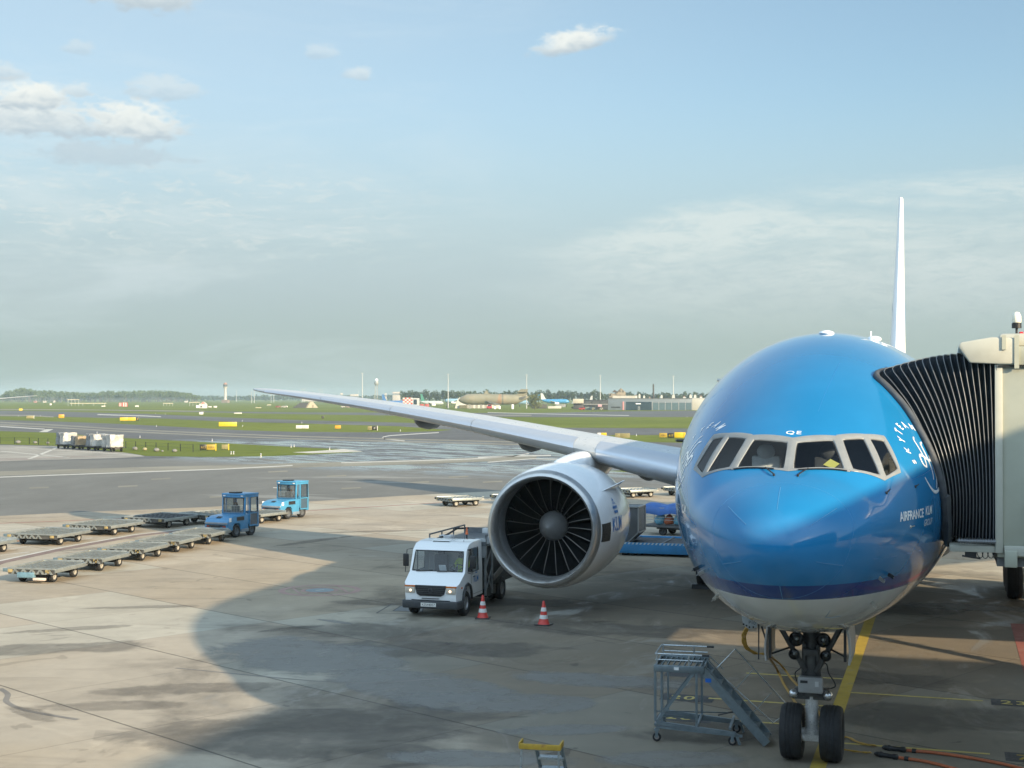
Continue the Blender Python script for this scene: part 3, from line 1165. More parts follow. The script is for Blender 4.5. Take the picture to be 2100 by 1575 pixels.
def aero_wheel(c, r, w):
    t = tyre(c, r, w).build('wheel', RUBBER, plane, smooth=40)
    rim(c, r, w).build('wheel_rim', RIM, t, smooth=40)
    return t


GY = 5.89
for sx in (-.38, .38):
    aero_wheel((sx, GY, .545), .545, .43)
ng = MB()
ng.cyl((-.30, GY, .545), (.30, GY, .545), .075)
ng.cyl((0, GY, .50), (0, GY, 1.35), .125, n=20)
ng.cyl((0, GY, .42), (0, GY, .62), .16, n=20)
for z in (.74, .80, .86, 1.02):
    ng.cyl((0, GY, z), (0, GY, z + .025), .135, n=20)
ng.bx(-.17, GY - .16, .40, .17, GY - .08, .52)
ng.cyl((-.17, GY - .12, .46), (-.13, GY - .12, .46), .075)
ng.cyl((.13, GY - .12, .46), (.17, GY - .12, .46), .075)
gear = ng.build('nose_gear_piston', mat('gear white paint', (0.55, 0.56, 0.56), 0.35, 0.2, 0.15, 6), plane, smooth=40)
dk = MB()
dk.cyl((0, GY, 1.30), (0, GY - .05, 2.75), .17, n=20)
dk.cyl((0, GY, 1.28), (0, GY, 1.45), .23, n=20)
dk.bar((-.16, GY - .1, 1.5), (-.13, GY - .2, 2.3), .07)
dk.bar((.16, GY - .1, 1.5), (.13, GY - .2, 2.3), .07)
dk.bar((-.1, GY - .15, 1.75), (-.62, GY - .45, 2.75), .085)
dk.bar((.1, GY - .15, 1.75), (.62, GY - .45, 2.75), .085)
dk.bar((-.14, GY - .25, 2.15), (.14, GY - .25, 2.15), .12)
dk.bar((0, GY + .15, .75), (0, GY + .36, 1.05), .08)
dk.bar((0, GY + .36, 1.05), (0, GY + .15, 1.35), .08)
dk.bx(-.33, GY - .12, 1.20, .33, GY + .15, 1.40)
dk.build('nose_gear_strut', mat('gear leg dark', (0.10, 0.105, 0.11), 0.45, 0.4, 0.25, 6), plane, smooth=40, bevel=.008)
bxm = MB().bx(-.235, GY - .34, 1.36, .235, GY - .18, 1.68).build('steering_box', mat('box grey', (0.33, 0.34, 0.35), 0.45, 0.2, 0.08, 6), plane, bevel=.035, seg=3)
MB().bx(-.19, GY - .350, 1.56, -.05, GY - .338, 1.61).build('data_plate', DKMETAL, bxm)
MB().bx(.09, GY - .348, 1.50, .16, GY - .338, 1.60).build('access_cover', P_GREY, bxm)
for sx in (-1, 1):
    lb = MB().lathe([(.0, -.09), (.05, -.085), (.088, -.03), (.085, .03), (.06, .09), (.02, .12)], (sx * .33, GY - .22, 1.32), (0, 1, .1), 20)
    lb.build('taxi_lamp', METAL, plane, smooth=50)
    for (x, z, r) in ((.255, 2.42, .135), (.30, 2.12, .10)):
        h = MB().lathe([(.02, .16), (r * .7, .12), (r, .02), (r * 1.08, -.04), (r * 1.0, -.05), (r * .93, -.02), (r * .6, .05), (.01, .08)], (sx * x, GY - .36, z), (0, 1, .05), 24).build('landing_lamp', DKMETAL, plane, smooth=40)
        MB().lathe([(r * .93, -.015), (r * .6, -.035), (.005, -.045)], (sx * x, GY - .36, z), (0, 1, .05), 24).build('lamp_lens', GLASS, h, smooth=60)
        MB().ell((sx * x, GY - .36, z), r * .3).build('lamp_bulb', METAL, h)
    # gear doors hang open on each side
    d = MB()
    rows = []
    for s in np.linspace(0, 1, 5):
        z = 2.72 - .66 * s
        x = sx * (.74 + .05 * math.sin(s * 2.4))
        rows.append([np.array([x - .02, GY - .95, z]), np.array([x + .02, GY - .95, z]), np.array([x + .02, GY + .55 - .1 * s, z]), np.array([x - .02, GY + .55 - .1 * s, z])])
    d.loft(rows).build('nose_gear_door', mat('gear door', (0.42, 0.43, 0.43), .4, 0.1, .1, 3), plane, bevel=.008)
    MB().bar((sx * .70, GY - .6, 2.15), (sx * .22, GY - .15, 2.28), .03).build('door_link', DKMETAL, plane)
    MB().bar((sx * .70, GY - .9, 2.72), (sx * .70, GY - .9, 2.12), .06, .05).build('door_stiffener', DKMETAL, plane)
hose = MB()
hose.tube(spline([(.18, GY - .1, 1.95), (.30, GY - .2, 1.92), (.34, GY - .2, 1.75), (.44, GY - .2, 1.6), (.46, GY - .2, 1.5), (.34, GY - .16, 1.44)], 6), .014)
hose.tube(spline([(-.15, GY - .12, 1.9), (-.22, GY - .2, 1.8), (-.3, GY - .2, 1.72), (-.28, GY - .15, 1.55)], 6), .012)
hose.build('hydraulic_hose', BLACK, plane)
for sx in (-1, 1):
    for yy in (30.3, 31.75, 33.2):
        for dxw in (-.71, .71):
            aero_wheel((sx * 5.49 + dxw, yy, .66), .66, .53)
    m = MB()
    for yy in (30.3, 31.75, 33.2):
        m.cyl((sx * 5.49 - .7, yy, .66), (sx * 5.49 + .7, yy, .66), .1)
    m.bx(sx * 5.49 - .16, 30.2, .5, sx * 5.49 + .16, 33.3, .85)
    m.cyl((sx * 5.49, 31.75, .8), (sx * 5.2, 31.6, 4.4), .24, n=20)
    m.bar((sx * 5.4, 31.7, 2.2), (sx * 2.8, 31.2, 3.4), .18)
    m.bar((sx * 5.4, 31.7, 2.2), (sx * 5.0, 28.8, 4.0), .18)
    m.build('main_gear_leg', P_GREY, plane, smooth=40)
# open service door with power sockets under the right side of the nose
pn = MB()
o4 = [(1521, 1262), (1552, 1268), (1552, 1287), (1536, 1290), (1524, 1282)]
p4 = [Q(u, v, 5.1) for u, v in o4]
pn.loft([p4, [p + np.array([.0, .03, 0]) for p in p4]])
sd = pn.build('service_door', mat('service door grey', (0.36, 0.40, 0.43), .45, 0, .1, 5), plane, smooth=0)
hs = MB()
for u, v in ((1525, 1280), (1531, 1283), (1537, 1286), (1545, 1286)):
    p = Q(u, v, 5.09)
    hs.cyl(p, p + np.array([0, -.012, 0]), .018)
hs.build('door_fastener', BLACK, sd)
vs_, fs, w = text_mesh('P10', .09)
hs = MB()
p = Q(1535, 1277, 5.095)
hs.add([(p[0] + x, p[1], p[2] + y - .02 - .12 * x) for x, y in vs_], fs)
hs.build('door_lettering', DKMETAL, sd, smooth=0, fix=False)
st = MB()
st.bar(Q(1556, 1280, 5.2), Q(1556, 1352, 5.2), .022)
st.bar(Q(1562, 1284, 5.4), Q(1570, 1310, 5.4), .03)
st.build('service_strut', DKMETAL, plane)
# ================================================================== the ground
def concrete_mat():
    m, t, b, x = base_mat('apron concrete')
    co = x.n('ShaderNodeTexCoord').outputs['Object']
    X, Y_, Z = x.xyz(co)
    ca, sa = math.cos(R(-27.0)), math.sin(R(-27.0))
    u = x.m('DIVIDE', x.m('ADD', x.m('ADD', x.m('MULTIPLY', X, ca), x.m('MULTIPLY', Y_, sa)), 14.3 + 490), 4.9)     # along the slabs
    v = x.m('DIVIDE', x.m('ADD', x.m('SUBTRACT', x.m('MULTIPLY', Y_, ca), x.m('MULTIPLY', X, sa)), -2.53 + 520), 5.2)
    fu, fv = x.m('FRACT', u), x.m('FRACT', v)
    wob = x.m('MULTIPLY', x.m('SUBTRACT', x.noise(co, 3.0, 3.0), 0.5), 0.004)
    du = x.m('MULTIPLY', x.m('SUBTRACT', 0.5, x.m('ABSOLUTE', x.m('SUBTRACT', x.m('ADD', fu, wob), 0.5))), 4.9)
    dv = x.m('MULTIPLY', x.m('SUBTRACT', 0.5, x.m('ABSOLUTE', x.m('SUBTRACT', x.m('ADD', fv, wob), 0.5))), 5.2)
    ju = x.ss(du, 0.022, 0.008)
    jv = x.ss(dv, 0.040, 0.014)
    joint = x.m('MAXIMUM', x.m('MULTIPLY', ju, 0.6), jv)
    wn = x.n('ShaderNodeTexWhiteNoise', noise_dimensions='2D')
    t.links.new(x.comb(x.m('FLOOR', u), x.m('FLOOR', v), 0.0), wn.inputs['Vector'])
    slab = wn.outputs['Value']
    big = x.noise(co, 0.055, 5.0, 0.6)
    mid = x.noise(co, 0.33, 6.0, 0.62, 0.4)
    fine = x.noise(co, 2.6, 6.0, 0.65)
    grit = x.noise(co, 34.0, 2.0, 0.6)
    # tyre scuffs and oil: long smears running mostly across, as vehicles turn in
    sm = x.comb(x.m('ADD', x.m('MULTIPLY', X, 0.10), x.m('MULTIPLY', Y_, 0.05)), x.m('ADD', x.m('MULTIPLY', Y_, 0.52), x.m('MULTIPLY', X, -0.16)), 0.0)
    smear = x.noise(sm, 1.15, 6.0, 0.6, 0.9)
    sm2 = x.noise(x.comb(x.m('MULTIPLY', X, 0.9), x.m('MULTIPLY', Y_, 0.16), 7.0), 0.8, 5.0, 0.6, 1.2)
    val = x.m('ADD', 0.69, x.m('MULTIPLY', x.m('SUBTRACT', slab, 0.5), 0.13))
    val = x.m('ADD', val, x.m('MULTIPLY', x.m('SUBTRACT', mid, 0.5), 0.42))
    val = x.m('ADD', val, x.m('MULTIPLY', x.m('SUBTRACT', big, 0.5), 0.50))
    val = x.m('ADD', val, x.m('MULTIPLY', x.m('SUBTRACT', fine, 0.5), 0.24))
    val = x.m('ADD', val, x.m('MULTIPLY', x.m('SUBTRACT', grit, 0.5), 0.12))
    val = x.m('SUBTRACT', val, x.m('MULTIPLY', x.ss(smear, 0.52, 0.72), 0.15))
    val = x.m('SUBTRACT', val, x.m('MULTIPLY', x.ss(sm2, 0.60, 0.75), 0.14))
    # standing area under airliner and service vehicles: oil, plus shade put into the colour
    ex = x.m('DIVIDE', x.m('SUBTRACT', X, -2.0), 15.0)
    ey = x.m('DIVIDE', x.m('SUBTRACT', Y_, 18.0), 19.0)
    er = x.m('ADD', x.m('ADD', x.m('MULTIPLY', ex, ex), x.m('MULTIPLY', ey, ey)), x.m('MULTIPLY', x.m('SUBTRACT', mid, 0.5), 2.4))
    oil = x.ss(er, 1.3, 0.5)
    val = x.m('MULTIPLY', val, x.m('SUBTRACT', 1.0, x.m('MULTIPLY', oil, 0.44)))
    # old spills with a hard edge
    sp = x.noise(co, 0.42, 3.0, 0.45, 2.2)
    spill = x.ss(sp, 0.68, 0.70)
    val = x.m('SUBTRACT', val, x.m('MULTIPLY', spill, 0.14))
    # pale scrubbed patches
    scr = x.ss(x.noise(x.vm('ADD', co, (31.0, 7.0, 0.0)), 0.21, 5.0, 0.6, 0.8), 0.58, 0.68)
    val = x.m('ADD', val, x.m('MULTIPLY', scr, 0.13))
    val = x.m('MULTIPLY', x.m('MAXIMUM', val, 0.2), x.m('SUBTRACT', 1.0, x.m('MULTIPLY', joint, 0.62)))
    tone = x.mix(x.ss(big, 0.4, 0.6), (0.50, 0.415, 0.300), (0.465, 0.405, 0.318))
    tone = x.mix(x.m('MULTIPLY', x.ss(slab, 0.66, 0.74), 0.5), tone, (0.465, 0.45, 0.375))
    col = x.mix(1.0, tone, x.comb(val, val, val), 'MULTIPLY')
    t.links.new(col, b.inputs['Base Color'])
    # damp spots
    wet = x.m('MULTIPLY', x.ss(x.noise(x.comb(X, x.m('MULTIPLY', Y_, .45), 3.0), 0.55, 6.0, 0.62, 0.9), 0.50, 0.66), oil)
    t.links.new(x.m('SUBTRACT', x.m('ADD', 0.80, x.m('MULTIPLY', x.m('SUBTRACT', fine, .5), .3)), x.m('MULTIPLY', wet, 0.42)), b.inputs['Roughness'])
    b.inputs['Specular IOR Level'].default_value = 0.35
    bn = x.n('ShaderNodeBump')
    bn.inputs['Strength'].default_value = 0.35
    bn.inputs['Distance'].default_value = 0.01
    t.links.new(x.m('SUBTRACT', grit, x.m('MULTIPLY', joint, 2.0)), bn.inputs['Height'])
    t.links.new(bn.outputs[0], b.inputs['Normal'])
    return m


def asphalt_mat(name, col, wetness):
    m, t, b, x = base_mat(name)
    co = x.n('ShaderNodeTexCoord').outputs['Object']
    X, Y_, Z = x.xyz(co)
    big = x.noise(co, 0.022, 5.0, 0.6)
    mid = x.noise(x.comb(x.m('ADD', x.m('MULTIPLY', X, .5), x.m('MULTIPLY', Y_, .1)), x.m('MULTIPLY', Y_, .16), 0.0), 0.5, 6.0, 0.65, 0.5)
    fine = x.noise(co, 1.4, 5.0, 0.65)
    val = x.m('ADD', 1.0, x.m('MULTIPLY', x.m('SUBTRACT', big, 0.5), 0.7))
    val = x.m('ADD', val, x.m('MULTIPLY', x.m('SUBTRACT', mid, 0.5), 0.55))
    val = x.m('ADD', val, x.m('MULTIPLY', x.m('SUBTRACT', fine, 0.5), 0.3))
    # light repair strips
    rep = x.ss(x.noise(x.comb(x.m('MULTIPLY', X, .22), x.m('MULTIPLY', Y_, .9), 2.0), 0.16, 4.0, 0.5), 0.64, 0.68)
    val = x.m('ADD', val, x.m('MULTIPLY', rep, 0.5))
    c = x.mix(1.0, (*col,), x.comb(val, val, val), 'MULTIPLY')
    t.links.new(c, b.inputs['Base Color'])
    # standing water: long films seen as sky-coloured streaks
    cx, cy = G(900, 930)[:2]
    ca, sa = math.cos(R(-35)), math.sin(R(-35))
    ex = x.m('ADD', x.m('MULTIPLY', x.m('SUBTRACT', X, cx), ca), x.m('MULTIPLY', x.m('SUBTRACT', Y_, cy), sa))
    ey = x.m('SUBTRACT', x.m('MULTIPLY', x.m('SUBTRACT', Y_, cy), ca), x.m('MULTIPLY', x.m('SUBTRACT', X, cx), sa))
    er = x.m('ADD', x.m('POWER', x.m('DIVIDE', ex, 75.0), 2.0), x.m('POWER', x.m('DIVIDE', ey, 34.0), 2.0))
    wn = x.noise(x.comb(x.m('MULTIPLY', ex, .11), x.m('MULTIPLY', ey, .30), 5.0), 1.0, 6.0, 0.6, 0.4)
    wet = x.m('MULTIPLY', x.ss(wn, 0.38, 0.56), x.ss(er, 1.3, 0.5))
    wet = x.m('MULTIPLY', wet, wetness)
    t.links.new(x.m('SUBTRACT', 0.80, x.m('MULTIPLY', wet, 0.72)), b.inputs['Roughness'])
    t.links.new(x.m('ADD', 0.2, x.m('MULTIPLY', wet, 0.5)), b.inputs['Specular IOR Level'])
    return m


def grass_mat():
    m, t, b, x = base_mat('airfield grass')
    co = x.n('ShaderNodeTexCoord').outputs['Object']
    X, Y_, Z = x.xyz(co)
    a = x.noise(co, 0.012, 5.0, 0.6, 0.4)
    f = x.noise(co, 0.16, 6.0, 0.65)
    g = x.noise(co, 1.7, 4.0, 0.7)
    c = x.mix(x.ss(a, 0.38, 0.62), (0.110, 0.136, 0.024), (0.145, 0.170, 0.032))
    c = x.mix(x.m('MULTIPLY', x.ss(f, 0.48, 0.70), 0.8), c, (0.070, 0.100, 0.016))
    c = x.mix(x.m('MULTIPLY', x.ss(g, 0.5, 0.75), 0.45), c, (0.18, 0.18, 0.042))
    t.links.new(c, b.inputs['Base Color'])
    b.inputs['Roughness'].default_value = 0.95
    b.inputs['Specular IOR Level'].default_value = 0.1
    return m


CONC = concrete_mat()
ASPH = asphalt_mat('apron asphalt', (0.150, 0.149, 0.137), 1.0)
ASPH2 = asphalt_mat('taxiway asphalt', (0.108, 0.110, 0.111), 1.0)
GRASS = grass_mat()


def worn_paint(name, col, wear=0.35):
    m = mat(name, col, 0.7, 0.0, 0.2, 1.6, dirt=(0.20, 0.18, 0.15, wear * 1.4))
    return m


YELLOW = worn_paint('yellow road paint', (0.40, 0.29, 0.045))
PALEYEL = worn_paint('faded yellow paint', (0.52, 0.43, 0.13), 0.3)
WHITEP = worn_paint('white road paint', (0.46, 0.445, 0.40))
REDP = worn_paint('red road paint', (0.26, 0.085, 0.065))
PINKP = worn_paint('faded red paint', (0.33, 0.21, 0.18), 0.5)
DARKP = worn_paint('black road paint', (0.045, 0.047, 0.05), 0.2)
BEIGEP = mat('pale concrete shoulder', (0.20, 0.188, 0.15), 0.85, 0, .2, .15)


def sheet(name, px, m, z, world=False):
    pts = [p if world else tuple(G(*p)[:2]) for p in px]
    mb = MB()
    mb.poly([(p[0], p[1], z) for p in pts])
    o = mb.build(name, m, None, smooth=0, fix=False)
    if o.data.polygons[0].normal.z < 0:
        o.data.flip_normals()
    o['kind'] = 'structure'
    return o


g = MB()
nn = 3000
g.poly([(-9000, -2000, -.03), (9000, -2000, -.03), (9000, 14000, -.03), (-9000, 14000, -.03)])
tag(g.build('ground', GRASS, smooth=0), kind='structure')
# far runway, middle taxiway, main taxiway with the near lane
sheet('runway', [(-1500, 828.6), (0, 838.6), (200, 840), (400, 843), (600, 845.3), (800, 846), (1100, 846.8), (1270, 843.5), (1500, 842), (2400, 842), (2400, 855), (1460, 855), (1100, 855.3), (800, 852), (600, 849), (400, 845.2), (200, 841.6), (0, 840.4), (-1500, 831)], ASPH2, -.022)
sheet('taxiway', [(-1500, 833), (0, 841.8), (100, 843.5), (300, 848.5), (440, 855), (600, 861), (820, 866.5), (1000, 872.5), (1156, 877), (1420, 878.5), (2600, 880), (2600, 894), (1420, 892), (1250, 892), (900, 880), (820, 874), (600, 867.5), (480, 865), (330, 858), (200, 856.5), (120, 854.5), (60, 854), (0, 853.5), (-1500, 842)], ASPH2, -.018)
sheet('taxiway', [(-1500, 849), (0, 861), (150, 865.5), (250, 869.5), (400, 877), (500, 882.5), (600, 885.3), (727, 886.3), (830, 886), (900, 884), (930, 881), (1250, 893), (1300, 906), (1420, 908), (2600, 912), (2600, 1010), (1420, 960), (745, 980), (0, 980), (-900, 960)], ASPH2, -.014)
sheet('taxi_lane', [(-900, 960), (0, 946), (420, 938.5), (640, 943), (900, 952), (1100, 958), (1420, 975), (2600, 1010), (2600, 1100), (1420, 1010), (1260, 1000), (1000, 1008), (820, 1017), (640, 1028), (420, 1040), (170, 1050), (0, 1058), (-900, 1125)], ASPH, -.009)
# grass islands between the lanes
sheet('grass_verge', [(-1500, 858), (0, 884), (110, 887.3), (240, 897.5), (330, 902), (420, 906.5), (500, 911), (640, 918.5), (690, 920.5), (735, 924.5), (745, 926), (720, 928), (650, 931.5), (560, 935), (420, 937), (300, 935), (265, 929), (200, 922), (110, 914), (0, 911), (-1500, 908)], GRASS, -.005)
sheet('paved_shoulder', [(600, 927.5), (645, 925), (690, 922), (705, 920.8), (735, 924.5), (745, 926), (700, 927.5), (640, 929.5)], mat('rubble', (.45, .43, .38), .9, 0, .3, .8), -.001)
# left-hand stand
sheet('apron', [(-900, 916), (0, 913), (110, 915), (200, 923), (262, 929), (298, 936), (250, 939), (0, 946), (-900, 985)], mat('old apron concrete', (.25, .235, .205), .85, 0, .3, .12), -.004)
# main apron
a0, a1 = G(-900, 1125), G(1420, 1010)
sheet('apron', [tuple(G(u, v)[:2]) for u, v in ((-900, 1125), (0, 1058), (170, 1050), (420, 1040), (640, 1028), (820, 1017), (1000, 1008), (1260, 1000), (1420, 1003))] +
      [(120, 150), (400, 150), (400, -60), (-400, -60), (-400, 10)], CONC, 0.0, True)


def line(px, w, m, name='painted_line', z=.004, world=False, seg=1):
    pts = [np.array(p[:2]) if world else G(*p)[:2] for p in px]
    if seg > 1:
        pts = [p[:2] for p in spline([(p[0], p[1], 0) for p in pts], seg)]
    L, Rr = [], []
    for i, p in enumerate(pts):
        d = pts[min(i + 1, len(pts) - 1)] - pts[max(i - 1, 0)]
        d = d / max(1e-6, np.linalg.norm(d))
        nrm = np.array([-d[1], d[0]]) * w / 2
        L.append((*(p + nrm), z))
        Rr.append((*(p - nrm), z))
    mb = MB()
    for i in range(len(pts) - 1):
        mb.add([Rr[i], Rr[i + 1], L[i + 1], L[i]], [(0, 1, 2, 3)])
    o = mb.build(name, m, None, smooth=0, fix=False)
    o['kind'] = 'structure'
    return o


def band(px, th, m, name='painted_line', z=-.008):
    """long strip on the ground given by the photo rows of its middle and its thickness in rows"""
    mb = MB()
    up_, dn = [G(u, v - th / 2)[:2] for u, v in px], [G(u, v + th / 2)[:2] for u, v in px]
    for i in range(len(px) - 1):
        mb.add([(*dn[i], z), (*dn[i + 1], z), (*up_[i + 1], z), (*up_[i], z)], [(0, 1, 2, 3)])
    o = mb.build(name, m, None, smooth=0, fix=False)
    o['kind'] = 'structure'
    return o


# lead-in line with stop bars
line([(0.16, -8), (0.16, 95)], .30, YELLOW, 'lead_in_line', .004, True)
for x0, x1, y in ((-2.42, .0, 14.1), (-2.85, .0, 10.83), (-2.67, .0, 8.75), (.32, 3.32, 12.48), (.32, 3.34, 7.4), (-2.7, .0, 12.55), (.32, 3.3, 5.4)):
    if y in (12.55, 5.4):
        continue
    line([(x0, y), (x1, y - .02)], .11, PALEYEL, 'stop_line', .006, True)
for bodyt, x, y, w in (('20', -3.75, 10.52, 1.15), ('26', -3.45, 8.48, 1.15), ('23', 3.70, 12.25, 1.1), ('7', 3.82, 7.1, .62), (None, -4.2, 13.3, .95)):
    sheet('marking_panel', [(x - .2, y - .18), (x + w - .1, y - .18), (x + w - .1, y + .55), (x - .2, y + .55)], DARKP, .004, True)
    if bodyt is None:
        continue
    vs_, fs, wd = text_mesh(bodyt, .56, 1.15, .006)
    mb = MB()
    mb.add([(x + px_, y + py_, .008) for px_, py_ in vs_], fs)
    tag(mb.build('stand_number', YELLOW if bodyt == '7' else PALEYEL, smooth=0, fix=False), kind='structure')
# red clearance lines, white taxi lines
line([(4.62, 6), (4.62, 24.5)], .42, REDP, 'red_line', .004, True)
line([(-300, 1092), (0, 1073.5), (140, 1068), (320, 1060), (430, 1056), (640, 1047), (780, 1038.5), (910, 1030.5)], .22, REDP, 'red_line')
line([(-60, 1170), (0, 1150), (130, 1122), (280, 1096), (437, 1078)], .22, WHITEP, 'white_line')
line([(-60, 1175), (0, 1154), (130, 1126), (280, 1099), (437, 1081)], .55, mat('dull maroon paint', (.17, .12, .105), .8, 0, .2, 1), 'red_line')
line([(-60, 1093), (0, 1089), (60, 1084), (160, 1076), (270, 1066)], .14, WHITEP, 'white_line')
line([(0, 1128), (50, 1122), (130, 1112), (190, 1103)], .14, WHITEP, 'white_line')
line([(0, 1139), (60, 1132)], .14, WHITEP, 'white_line')
band([(-200, 987), (0, 978.5), (120, 974), (300, 967.5), (455, 962), (600, 954.5)], 1.8, WHITEP, 'white_line', .000)
band([(-200, 976), (0, 971), (300, 962), (500, 957), (700, 952), (900, 946), (1100, 937)], 9, BEIGEP, 'pale_strip', -.004)
band([(700, 949), (850, 945), (960, 941.5), (1050, 936), (1085, 930)], 1.8, WHITEP, 'white_line', .000)
band([(1000, 948), (1090, 941), (1250, 943), (1400, 948)], 1.8, WHITEP, 'white_line', .000)
band([(980, 938), (1060, 935), (1130, 934)], 2.5, WHITEP, 'white_line', .000)
band([(560, 1000), (585, 1001)], 1.6, WHITEP, 'white_line', .000)
for u, v in ((450, 1018.5), (262, 997), (330, 982), (570, 967), (610, 993), (720, 1001), (860, 989), (150, 964), (940, 978), (1010, 988), (80, 1000), (690, 976)):
    band([(u - 20, v + .9), (u + 20, v - .9)], 2.6, BEIGEP, 'pale_patch', .000)
band([(-100, 860.5), (0, 866), (120, 872), (240, 879.5), (420, 888), (600, 894.5), (820, 900.5), (1000, 905), (1200, 909)], 2.2, BEIGEP, 'taxiway_line')
band([(-100, 866), (0, 871), (120, 877), (240, 884), (420, 892.5), (600, 899.5), (820, 905.5), (1000, 910), (1200, 914)], 2.2, BEIGEP, 'taxiway_line')
band([(900, 887), (840, 890.5), (800, 893.2), (785, 896)], 1.6, WHITEP, 'white_line')
band([(784, 897), (790, 900.5), (830, 904)], 1.6, WHITEP, 'white_line')
band([(0, 874.4), (92, 880)], 1.6, WHITEP, 'white_line')
line([(88, 886), (102, 880)], 1.6, WHITEP, 'white_line', -.006)
band([(1000, 845.8), (1130, 849), (1290, 852)], 1.0, WHITEP, 'runway_line', -.016)
band([(940, 850.6), (985, 851.2), (1040, 851.6), (1090, 851.6)], 2.2, BEIGEP, 'runway_shoulder', -.016)
band([(-200, 837), (0, 839.4), (200, 840.6), (420, 843.3)], 1.6, BEIGEP, 'runway_shoulder', -.016)
band([(0, 851.4), (60, 852), (110, 855)], 2.0, BEIGEP, 'taxiway_line', -.012)
band([(200, 850), (300, 853), (330, 854.5)], 1.6, WHITEP, 'taxiway_line', -.012)
# left apron markings
for a, b in (((0, 941), (220, 935)), ((30, 917), (290, 934)), ((120, 917), (60, 941)), ((0, 925), (140, 938))):
    line([a, b], .5, WHITEP if a[1] != 941 else PINKP, 'white_line', .001)
line([(0, 943.5), (60, 942)], .5, PINKP, 'red_line', .001)
# hydrant pit circle, square and lid
hc = G(656, 1210.5)[:2]


def ring(c, r0, r1, m, name, n=48, z=.004):
    mb = MB()
    for i in range(n):
        a, b = 2 * math.pi * i / n, 2 * math.pi * (i + 1) / n
        mb.add([(c[0] + r * math.cos(q), c[1] + r * math.sin(q), z) for r, q in ((r0, a), (r1, a), (r1, b), (r0, b))], [(0, 1, 2, 3)])
    return tag(mb.build(name, m, smooth=0, fix=False), kind='structure')


ring(hc, 1.28, 1.52, PINKP, 'hydrant_circle')
ring(hc, 0, .52, mat('pit lid grey', (.22, .26, .27), .6, .2), 'hydrant_lid', 32)
ring(hc, .56, .70, PINKP, 'hydrant_circle', 32)
for k in range(4):
    a = R(-27 + 18 + 90 * k)
    p, q = [hc + 1.2 * np.array([math.cos(a + d), math.sin(a + d)]) for d in (0, math.pi / 2)]
    line([p, q], .1, PINKP, 'hydrant_square', .006, True)
line([hc + np.array([-.1, -.15]), hc + np.array([.12, .12])], .1, WHITEP, 'lid_mark', .008, True)
# service pit covers near the truck: dark outlines let into the concrete
pa, pb, pc_, pd = [G(*q)[:2] for q in ((772, 1257.5), (805, 1238), (880, 1236), (880, 1260))]
for l in ([pa, pb], [pb, pc_], [pa, pd]):
    line(l, .05, DARKP, 'pit_edge', .004, True)
pe = [G(*q)[:2] for q in ((806, 1253), (822, 1243), (870, 1242), (866, 1255))]
sheet('pit_cover', [tuple(p) for p in pe], mat('pit cover', (.16, .17, .175), .6, .3, .2, 3), .004, True)
for i in range(4):
    line([pe[i], pe[(i + 1) % 4]], .04, DARKP, 'pit_edge', .007, True)
# stains and patches with ragged edges
def stain_mat(name, col, strength, scale, seed):
    m, t, b, x = base_mat(name)
    tcn = x.n('ShaderNodeTexCoord')
    co = tcn.outputs['Object']
    uvx, uvy, _ = x.xyz(tcn.outputs['Generated'])
    ex = x.m('MULTIPLY', x.m('SUBTRACT', uvx, .5), 2.0)
    ey = x.m('MULTIPLY', x.m('SUBTRACT', uvy, .5), 2.0)
    r = x.m('SQRT', x.m('ADD', x.m('MULTIPLY', ex, ex), x.m('MULTIPLY', ey, ey)))
    n = x.noise(x.vm('ADD', co, (seed, seed * .7, 0.0)), scale, 7.0, .65, .6)
    a = x.ss(x.m('ADD', r, x.m('MULTIPLY', x.m('SUBTRACT', n, .5), 1.5)), .92, .62)
    b.inputs['Base Color'].default_value = (*col, 1)
    b.inputs['Roughness'].default_value = .7
    t.links.new(x.m('MULTIPLY', x.m('MULTIPLY', a, strength), x.ss(x.noise(co, 1.6, 6.0, .62), .1, .55)), b.inputs['Alpha'])
    return m


STAINS = [stain_mat('oil stain', (.08, .072, .062), .27, .8, 0.0), stain_mat('damp stain', (.06, .06, .058), .32, .5, 9.0), stain_mat('scrubbed patch', (.25, .245, .225), .6, .5, 4.0)]


def stain(u, v, L, W, ang, k):
    p = G(u, v)
    mb = MB()
    mb.poly([(-L / 2, -W / 2, 0), (L / 2, -W / 2, 0), (L / 2, W / 2, 0), (-L / 2, W / 2, 0)])
    o = mb.build('pavement_stain', STAINS[k], None, smooth=0, fix=False)
    o.location = (p[0], p[1], .0022 + .0002 * (len(bpy.data.objects) % 7))
    o.rotation_euler = (0, 0, R(ang))
    o['kind'] = 'structure'


